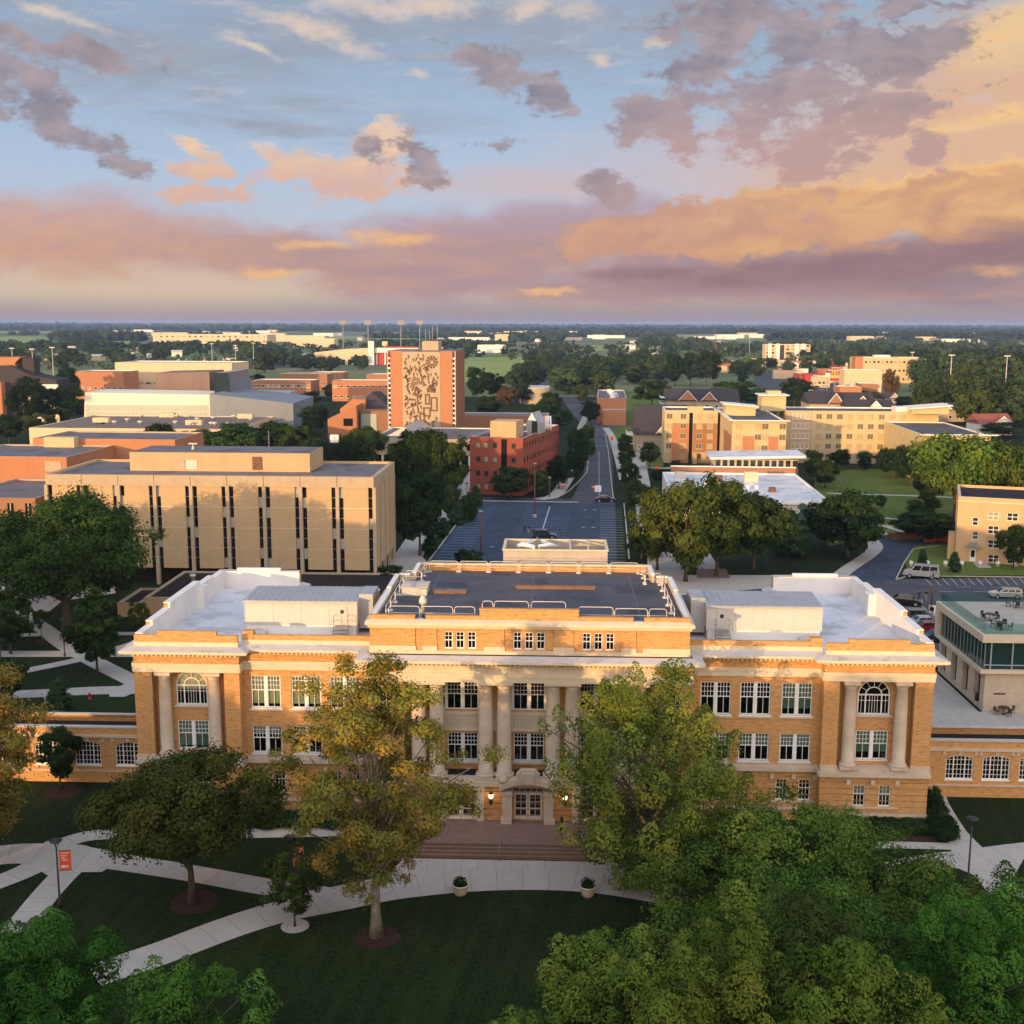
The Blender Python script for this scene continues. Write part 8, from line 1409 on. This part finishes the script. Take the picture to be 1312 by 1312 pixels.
def planter(loc, label, r=0.55):
    t = thing('planter', label, 'planter', loc); m = MB(); m.lathe([(r * 0.62, 0), (r * 0.8, 0.12), (r * 0.92, 0.5), (r * 0.95, 0.62), (r * 1.08, 0.7), (r * 1.08, 0.8), (r * 0.9, 0.8), (r * 0.9, 0.7)], 0, 0, 20); m.build('pot', 'limestone', t); m = MB(); m.lathe([(r * 0.9, 0.68), (r * 0.9, 0.7)], 0, 0, 16); m.build('soil', 'soil', t)
    rs = np.random.RandomState(int(loc.x * 10) % 100); q = rs.normal(size=(260, 3)); q /= np.linalg.norm(q, axis=1, keepdims=True); P = q * np.array([r * 0.95, r * 0.95, 0.38]) * rs.uniform(0.4, 1.05, (260, 1)) + np.array([0, 0, 0.98]); obj('foliage', leaf_mesh('foliage', P, q + np.array([0, 0, 0.6]), 0.11, 'leaf_deep', rs), t); return t
planter(G(590, 1146), 'round stone planter with dark plants alone on the forecourt', 0.56); planter(G(753, 1148), 'round stone planter half under the oak branches', 0.54)
for u in (-2.0, 4.2):
    t = HT('handrail', 'thin steel handrail down the brick steps ' + ('left' if u < 0 else 'right') + ' of the pair', 'handrail', u, -5.7, 0.6); m = MB(); m.tube([(0, 0, 0), (0, 0, 0.95), (0, -1.9, 0.4), (0, -1.9, -0.6)], 0.035, 6); m.build('rail_pipe', 'grey_metal', t); m = MB(); m.tube([(0, 0, 0.5), (0, -1.9, -0.05)], 0.025, 5); m.build('middle_rail', 'grey_metal', t)
t = HT('bollard', 'short black bollard right of the hooded middle door', 'bollard', 2.7, -3.3, 0.6); m = MB(); m.lathe([(0.11, 0), (0.11, 1.0), (0.13, 1.02), (0.13, 1.12), (0.04, 1.2)], 0, 0, 10); m.build('post', 'black_metal', t); m = MB(); m.lathe([(0.16, 0), (0.16, 0.06)], 0, 0, 10); m.build('base', 'black_metal', t)
t = thing('litter_bin', 'dark litter bin at the corner of the terrace building', 'litter bin', G(1253, 901)); m = MB(); m.lathe([(0.3, 0), (0.34, 0.9), (0.3, 0.95)], 0, 0, 12); m.build('body', 'black_metal', t); m = MB(); m.lathe([(0.36, 0.95), (0.3, 1.1), (0.12, 1.15)], 0, 0, 12); m.build('lid', 'black_metal', t)
t = thing('fire_hydrant', 'small red hydrant on the lawn behind the west arcade', 'hydrant', G(115, 896)); m = MB(); m.lathe([(0.2, 0), (0.2, 0.08), (0.13, 0.1), (0.13, 0.5), (0.17, 0.52), (0.12, 0.66), (0.03, 0.74)], 0, 0, 10); m.build('barrel', 'red_paint', t); m = MB(); m.tube([(-0.24, 0, 0.38), (0.24, 0, 0.38)], 0.06, 6); m.build('outlet', 'red_paint', t)
t = thing('utility_box', 'small pale utility box on the lawn beside the upright conifer', 'utility box', G(66, 900)); m = MB(); m.box(-0.6, 0.6, -0.4, 0.4, 0, 0.7); m.build('cabinet', 'white_wall', t); m = MB(); m.box(-0.65, 0.65, -0.45, 0.45, 0.7, 0.76); m.build('lid', 'metal_roof', t)
def table_set(loc, rz, label):
    t = thing('table_set', label, 'table and chairs', loc, rz); m = MB(); m.lathe([(0.45, 0.72), (0.45, 0.76)], 0, 0, 14); m.build('tabletop', 'black_metal', t); m = MB(); m.lathe([(0.25, 0), (0.04, 0.05), (0.04, 0.72)], 0, 0, 8); m.build('pedestal', 'black_metal', t); return t
def chair(loc, rz, label, group):
    global CHAIR
    if CHAIR is None:
        t = thing('metal_chair', label, 'chair', loc, rz, group); m = MB(); m.box(-0.22, 0.22, -0.22, 0.22, 0.43, 0.47); m.build('seat', 'black_metal', t); m = MB(); m.box(-0.22, 0.22, 0.19, 0.22, 0.55, 0.9); m.build('backrest', 'black_metal', t)
        for x in (-0.2, 0.2):
            for y in (-0.2, 0.2): m = MB(); m.tube([(x, y, 0), (x, y, 0.9 if y > 0 else 0.43)], 0.018, 4); m.build('leg', 'black_metal', t)
        CHAIR = t; return t
    return dup(CHAIR, loc, rz, label, group)
CHAIR = None; ZT = 8.1 + 0.34
for i, (p, lb) in enumerate(((G(1268, 795, ZT), 'black table with chairs nearest the west rail of the roof terrace'), (G(1283, 806, ZT), 'black table with chairs nearest the front rail of the roof terrace'), (G(1302, 778, ZT), 'black table with chairs at the back of the roof terrace'), (G(1286, 915, 0.02), 'black table with chairs before the stone wall of the terrace building'))):
    t = thing('cafe_table', lb.replace('table with chairs', 'round table'), 'table', p); m = MB(); m.lathe([(0.55, 0.72), (0.55, 0.76)], 0, 0, 14); m.build('tabletop', 'black_metal', t); m = MB(); m.lathe([(0.28, 0), (0.05, 0.05), (0.05, 0.72)], 0, 0, 8); m.build('pedestal', 'black_metal', t)
    g_ = ['chairs nearest the west rail', 'chairs nearest the front rail', 'chairs at the back of the terrace', 'chairs before the stone wall'][i]
    for k in range(4): a_ = k * pi / 2 + 0.4 * i + 0.5; chair(p + Vector((0.85 * cos(a_), 0.85 * sin(a_), 0)), a_ - pi / 2, 'black metal chair around the ' + lb.split('with chairs ')[1].join(['table ', '']), g_)
# ------------------------------------------------------------------ car park furniture, signs
def pole_lamp(px, by, ty, label, arm=1, base=True):
    b = G(px, by); zt = AT(px, ty, b.y).z; t = thing('parking_lamp', label, 'lamp post', b); m = MB(); m.tube([(0, 0, 0), (0, 0, zt)], [0.14, 0.09], 7); m.build('pole', 'rust_metal', t); m = MB(); m.box(-0.35, 0.35, -1.0, 0.1, zt, zt + 0.16); m.build('lamp_head', 'grey_metal', t)
    if base: m = MB(); m.lathe([(0.45, 0), (0.4, 0.8), (0.38, 0.85)], 0, 0, 10); m.build('footing', 'concrete_grey', t)
pole_lamp(685, 664, 594, 'tall brown lamp pole in the middle of the blue car park'); pole_lamp(616, 706, 655, 'thin lamp pole at the near left of the blue car park', base=False); pole_lamp(1193, 783, 733, 'dark pole between the parked cars and the silver van'); pole_lamp(704, 637, 612, 'grey lamp pole on the verge behind the blue car park', base=False)
def sign_post(px, by, label, kind, col, w_=0.75, h=2.2, name='sign'):
    t = thing(name, label, 'sign', G(px, by)); m = MB(); m.tube([(0, 0, 0), (0, 0, h)], 0.04, 5); m.build('post', 'grey_metal', t); m = MB()
    if kind == 'round': m.ext([(w_ / 2 * cos(a), h - 0.3 + w_ / 2 * sin(a)) for a in [k * pi / 4 + pi / 8 for k in range(8)]], -0.07, -0.04); f = m.build('face', col, t); m = MB(); m.box(-w_ * 0.36, w_ * 0.36, -0.08, -0.071, h - 0.3 - w_ * 0.09, h - 0.3 + w_ * 0.09); m.build('bar', 'white_paint', f)
    else: m.box(-w_ / 2, w_ / 2, -0.07, -0.04, h - 0.3 - w_ / 2, h - 0.3 + w_ / 2); f = m.build('face', col, t); m = MB(); [m.box(-w_ * 0.35, w_ * (0.3 - 0.1 * k), -0.08, -0.071, h - 0.12 - k * w_ * 0.3, h - 0.06 - k * w_ * 0.3) for k in range(3)]; m.build('lettering', 'grey_metal', f)
sign_post(721, 631, 'round red sign on the verge left of the avenue', 'round', 'red_paint', 1.0); sign_post(760, 634, 'round red sign at the right of the car park mouth', 'round', 'red_paint', 0.9); sign_post(766, 637, 'white square notice board at the car park mouth', 'sq', 'white_paint', 1.5, 2.3); sign_post(753, 571, 'orange banner sign in the narrow tree beside the avenue', 'sq', 'orange_banner', 0.9, 2.6)
for px, by in ((784, 568), (842, 608)): sign_post(px, by, 'small orange banner board ' + ('on the lawn right of the avenue' if px < 800 else 'beside the pale walk before the hostel'), 'sq', 'orange_banner', 1.1, 2.0)
cb = thing('clock_board', 'white square clock on a black frame tower behind the office block', 'clock', AT(430, 600, 300) * Vector((1, 1, 0))); zc = Zp(430, 562, 300); m = MB()
for x in (-1.4, 1.4):
    for y in (-1.0, 1.0): m.box(x - 0.14, x + 0.14, y - 0.14, y + 0.14, 0, zc + 1.4)
for z in (2.5, 5.0, 7.5): m.box(-1.25, 1.25, -1.06, -0.94, z, z + 0.15)
m.build('frame', 'black_metal', cb); m = MB(); m.box(-1.1, 1.1, -1.3, -0.8, zc - 0.9, zc + 1.1); f = m.build('clock_face', 'white_paint', cb); m = MB(); m.box(-0.05, 0.05, -1.36, -1.3, zc + 0.1, zc + 0.85); m.box(0.05, 0.6, -1.36, -1.3, zc + 0.06, zc + 0.14); m.build('clock_hand', 'black_metal', f)
for i, px in enumerate((1167, 1188, 1211, 1232, 1255, 1278, 1301)):
    t = thing('path_light', 'small white path light in the row along the hostel verge', 'path light', G(px, 726), 0, 'path lights along the verge'); m = MB(); m.box(-0.22, 0.22, -0.22, 0.22, 0.0, 0.5); m.build('body', 'concrete_grey', t); m = MB(); m.box(-0.26, 0.26, -0.26, 0.26, 0.5, 0.95); m.build('lamp_head', 'white_paint', t)
def skip(px, by, mt, label, name='dumpster'):
    t = thing(name, label, 'bin', G(px, by), -0.1); m = MB(); m.ext([(-1.0, 0.1), (1.0, 0.1), (1.2, 1.3), (-1.2, 1.3)], -0.8, 0.8); m.build('body', mt, t); m = MB(); m.box(-1.22, 1.22, -0.85, 0.85, 1.3, 1.4); m.build('lid', mt, t)
skip(1190, 694, 'orange_plastic', 'orange bin nearest the flat topped tree'); skip(1204, 693, 'orange_plastic', 'orange bin nearest the buff block'); skip(1146, 692, 'rust_metal', 'brown bin at the left of the drive bay'); skip(1156, 692, 'rust_metal', 'brown bin in the middle of the drive bay'); skip(1168, 692, 'rust_metal', 'brown bin beside the orange bins')
# ------------------------------------------------------------------ cars
CARS = {'sedan': [(-2.25, 0.35), (-2.2, 0.75), (-1.95, 0.92), (-1.15, 0.98), (1.0, 0.96), (2.0, 0.82), (2.25, 0.6), (2.25, 0.32)], 'van': [(-2.75, 0.4), (-2.75, 1.15), (1.7, 1.15), (2.5, 0.98), (2.75, 0.75), (2.75, 0.4)]}
CABS = {'sedan': ((-1.75, -1.0, 0.55, 1.25), 1.45), 'wagon': ((-2.15, -1.95, 0.5, 1.2), 1.5), 'van': ((-2.72, -2.6, 1.05, 1.75), 2.15), 'suv': ((-2.1, -1.9, 0.5, 1.15), 1.72)}
def carpaint(name, c):
    m, t, b, o = newmat(name); b.inputs['Base Color'].default_value = (*c, 1); b.inputs['Roughness'].default_value = 0.3; b.inputs['Metallic'].default_value = 0.3; b.inputs['Coat Weight'].default_value = 0.6
for n, c in (('silver', (0.42, 0.41, 0.39)), ('black', (0.012, 0.012, 0.014)), ('red', (0.25, 0.012, 0.012)), ('darkblue', (0.02, 0.03, 0.05)), ('white', (0.7, 0.69, 0.67)), ('grey', (0.09, 0.10, 0.11))): carpaint('car_' + n, c)
pm('tyre', (0.012, 0.012, 0.012), None, 1, 0.85); pm('headlight', (0.7, 0.7, 0.68), None, 1, 0.15, 0.6); pm('tail_light', (0.3, 0.01, 0.01), None, 1, 0.2, 0.6)
def car(px, by, rz, style, col, label, group=None):
    t = thing('parked_car' if style != 'van' else 'van', label, 'car' if style != 'van' else 'van', G(px, by) + Vector((0, 0, 0.02)), rz, group); paint = 'car_' + col; W2 = 0.9 if style != 'van' else 1.0
    m = MB(); P = CARS['van' if style == 'van' else 'sedan']; m.ext(P[::-1] if False else [p for p in reversed(P)], -W2, W2)
    (a, b, c, d), h = CABS[style]; z0 = 1.15 if style == 'van' else 0.95; q = 0.16
    B = [(a, -W2 + 0.04, z0), (d, -W2 + 0.04, z0), (d, W2 - 0.04, z0), (a, W2 - 0.04, z0)]; Tp = [(b, -W2 + q, h), (c, -W2 + q, h), (c, W2 - q, h), (b, W2 - q, h)]
    for i in range(4): m.face([B[i], B[(i + 1) % 4], Tp[(i + 1) % 4], Tp[i]])
    m.face(Tp); bd = m.build('body', paint, t); bv = bd.modifiers.new('b', 'BEVEL'); bv.width = 0.06; bv.segments = 2; bv.limit_method = 'ANGLE'
    def glass(i, f0, f1, g0=0.14, g1=0.88, nm='side_window'):
        A_, B_, C_, D_ = (Vector(v) for v in (B[i], B[(i + 1) % 4], Tp[(i + 1) % 4], Tp[i])); lo = lambda f, g: (A_.lerp(B_, f)).lerp(D_.lerp(C_, f), g); n = (B_ - A_).cross(D_ - A_).normalized() * 0.012
        m = MB(); m.face([lo(f0, g0) + n, lo(f1, g0) + n, lo(f1, g1) + n, lo(f0, g1) + n]); m.build(nm, 'window_glass', t)
    ks = ((0.06, 0.32), (0.35, 0.64), (0.67, 0.94)) if style in ('van', 'wagon', 'suv') else ((0.1, 0.48), (0.52, 0.92))
    for f in ks: glass(0, *f); glass(2, 1 - f[1], 1 - f[0])
    glass(1, 0.06, 0.94, 0.08, 0.94, 'windscreen'); glass(3, 0.08, 0.92, 0.2, 0.9, 'rear_window')
    xl = 2.75 if style == 'van' else 2.25
    for x in (-xl * 0.62, xl * 0.62):
        for s in (-1, 1):
            m = MB(); m.T = Matrix.Translation((x, s * (W2 - 0.08), 0.33)) @ Matrix.Rotation(pi / 2, 4, 'X'); m.lathe([(0.2, -0.12), (0.34, -0.12), (0.34, 0.12), (0.2, 0.12)], 0, 0, 14); w_ = m.build('wheel', 'tyre', t); m = MB(); m.T = Matrix.Translation((x, s * (W2 - 0.08), 0.33)) @ Matrix.Rotation(pi / 2, 4, 'X'); m.lathe([(0.2, -0.125), (0.2, 0.125)], 0, 0, 10); m.build('rim', 'metal_roof', w_)
    for s in (-1, 1):
        m = MB(); m.box(xl - 0.12, xl + 0.02, s * W2 * 0.72 - 0.16, s * W2 * 0.72 + 0.16, 0.6, 0.74); m.build('headlight', 'headlight', t); m = MB(); m.box(-xl - 0.02, -xl + 0.1, s * W2 * 0.78 - 0.12, s * W2 * 0.78 + 0.12, 0.66, 0.84); m.build('tail_light', 'tail_light', t)
    return t
car(1180, 740, 2.75, 'van', 'silver', 'long silver passenger van on the street below the buff block'); car(1288, 766, pi - 0.1, 'wagon', 'silver', 'silver estate car with roof rails driving on the right'); car(1160, 775, -0.35, 'sedan', 'black', 'black car half hidden by the east parapet, beside two walkers')
for px, by, c, lb in ((1180, 796, 'grey', 'dark grey car first in the row left of the terrace building'), (1186, 803, 'silver', 'pale blue grey car second in the row left of the terrace building'), (1192, 810, 'red', 'dark red car in the row left of the terrace building'), (1203, 806, 'black', 'black car behind the dark red one'), (1212, 793, 'white', 'white car just behind the terrace building corner'), (1205, 822, 'darkblue', 'dark blue car nearest the east cornice')): car(px, by, 0.0, 'suv' if c in ('grey', 'white') else 'sedan', c, lb)
car(775, 643, 0.05, 'sedan', 'black', 'black sports car at the mouth of the blue car park'); car(697, 690, 0.1, 'suv', 'darkblue', 'dark car peeping above the cooling tower screen')
RN = random.Random(3)
for k in range(16): car(RN.uniform(1000, 1095), RN.uniform(482, 508), RN.uniform(0, 6.28), 'sedan', RN.choice(['silver', 'white', 'red', 'black', 'grey']), 'tiny parked car on the lot around the fast food place', 'cars around the fast food place')
for k in range(10): car(RN.uniform(300, 395), RN.uniform(458, 470), RN.uniform(0, 6.28), 'sedan', RN.choice(['silver', 'white', 'black']), 'tiny parked car on the lot behind the beige arena', 'cars behind the beige arena')
# ------------------------------------------------------------------ people
pm('skin', (0.42, 0.25, 0.17), None, 3, 0.6); pm('cloth_dark', (0.02, 0.02, 0.025), None, 3, 0.9); pm('cloth_khaki', (0.32, 0.25, 0.16), None, 3, 0.9); pm('hair', (0.02, 0.014, 0.01), None, 3, 0.7)
def person(loc, rz, label, shirt, legs, shorts=False, h=1.75):
    J = {'pelvis': (0, 0, .95), 'waist': (0, 0, 1.1), 'chest': (0, .0, 1.32), 'neck': (0, 0, 1.5), 'head': (0, .02, 1.62), 'crown': (0, .01, 1.74), 'sl': (.19, 0, 1.42), 'el': (.25, -.05, 1.14), 'wl': (.24, .1, .92), 'hl': (.235, .14, .84), 'sr': (-.19, 0, 1.42), 'er': (-.25, .02, 1.14), 'wr': (-.24, -.1, .92), 'hr': (-.235, -.14, .84), 'pl': (.1, 0, .9), 'kl': (.11, .14, .5), 'al': (.11, .06, .08), 'tl': (.12, .22, .04), 'pr': (-.1, 0, .9), 'kr': (-.11, -.06, .5), 'ar': (-.11, -.24, .11), 'tr': (-.12, -.1, .04)}
    R = {'pelvis': .14, 'waist': .125, 'chest': .15, 'neck': .055, 'head': .1, 'crown': .075, 'sl': .07, 'el': .045, 'wl': .032, 'hl': .04, 'sr': .07, 'er': .045, 'wr': .032, 'hr': .04, 'pl': .095, 'kl': .06, 'al': .042, 'tl': .035, 'pr': .095, 'kr': .06, 'ar': .042, 'tr': .035}
    E_ = ['pelvis waist', 'waist chest', 'chest neck', 'neck head', 'head crown', 'chest sl', 'sl el', 'el wl', 'wl hl', 'chest sr', 'sr er', 'er wr', 'wr hr', 'pelvis pl', 'pl kl', 'kl al', 'al tl', 'pelvis pr', 'pr kr', 'kr ar', 'ar tr']
    ks = list(J); me = bpy.data.meshes.new('person'); me.from_pydata([Vector(J[k]) * h / 1.78 for k in ks], [tuple(ks.index(q) for q in e.split()) for e in E_], []); o = bpy.data.objects.new('person', me); COL.objects.link(o)
    for q in ('skin', shirt, legs, 'hair'): me.materials.append(MATS[q])
    sk = o.modifiers.new('s', 'SKIN'); 
    for i, k in enumerate(ks): me.skin_vertices[0].data[i].radius = (R[k], R[k] * (.75 if k in ('pelvis', 'waist', 'chest') else 1)); me.skin_vertices[0].data[i].use_root = k == 'pelvis'
    o.modifiers.new('d', 'SUBSURF').levels = 1; dg = bpy.context.evaluated_depsgraph_get(); ev = bpy.data.meshes.new_from_object(o.evaluated_get(dg)); o.modifiers.clear(); o.data = ev
    for p in ev.polygons:
        z = p.center.z * 1.78 / h; x = abs(p.center.x); p.use_smooth = True
        p.material_index = 3 if z > 1.66 or (z > 1.56 and p.center.y < -0.02) else 0 if z > 1.47 or (x > .2 and z < 1.16) else 1 if z > .98 else (0 if shorts and z < .5 else 2)
    o.location = loc; o.rotation_euler = (0, 0, rz); tag(o, label, 'person'); return o
for px, by, lb, s_, l_, sh in ((1177, 771, 'walker in all dark clothes on the asphalt beside the black car', 'cloth_dark', 'cloth_dark', False), (1186.5, 770, 'walker in dark shirt and khaki shorts beside the dark pole', 'cloth_dark', 'cloth_khaki', True), (672, 683, 'walker in dark clothes in the blue car park, left of the pair', 'cloth_dark', 'cloth_dark', False), (677.5, 684, 'walker in shorts in the blue car park, right of the pair', 'cloth_dark', 'cloth_khaki', True)): person(G(px, by) + Vector((0, 0, 0.02)), 0.4, lb, s_, l_, sh)

# ------------------------------------------------------------------ the evening air
hm = bpy.data.materials.new('haze'); hm.use_nodes = True; t = NT(hm.node_tree); t.n.clear(); o = t.n.new('ShaderNodeOutputMaterial'); pv = t.n.new('ShaderNodeVolumePrincipled'); pv.inputs['Density'].default_value = 0.58e-4; pv.inputs['Color'].default_value = (0.36, 0.55, 1.0, 1); pv.inputs['Anisotropy'].default_value = 0.0; t.l.new(pv.outputs[0], o.inputs['Volume']); MATS['haze'] = hm
m = MB(); m.box(-14000, 14000, -300, 14000, -1.4, 56); o = m.build('haze', 'haze'); o['kind'] = 'stuff'
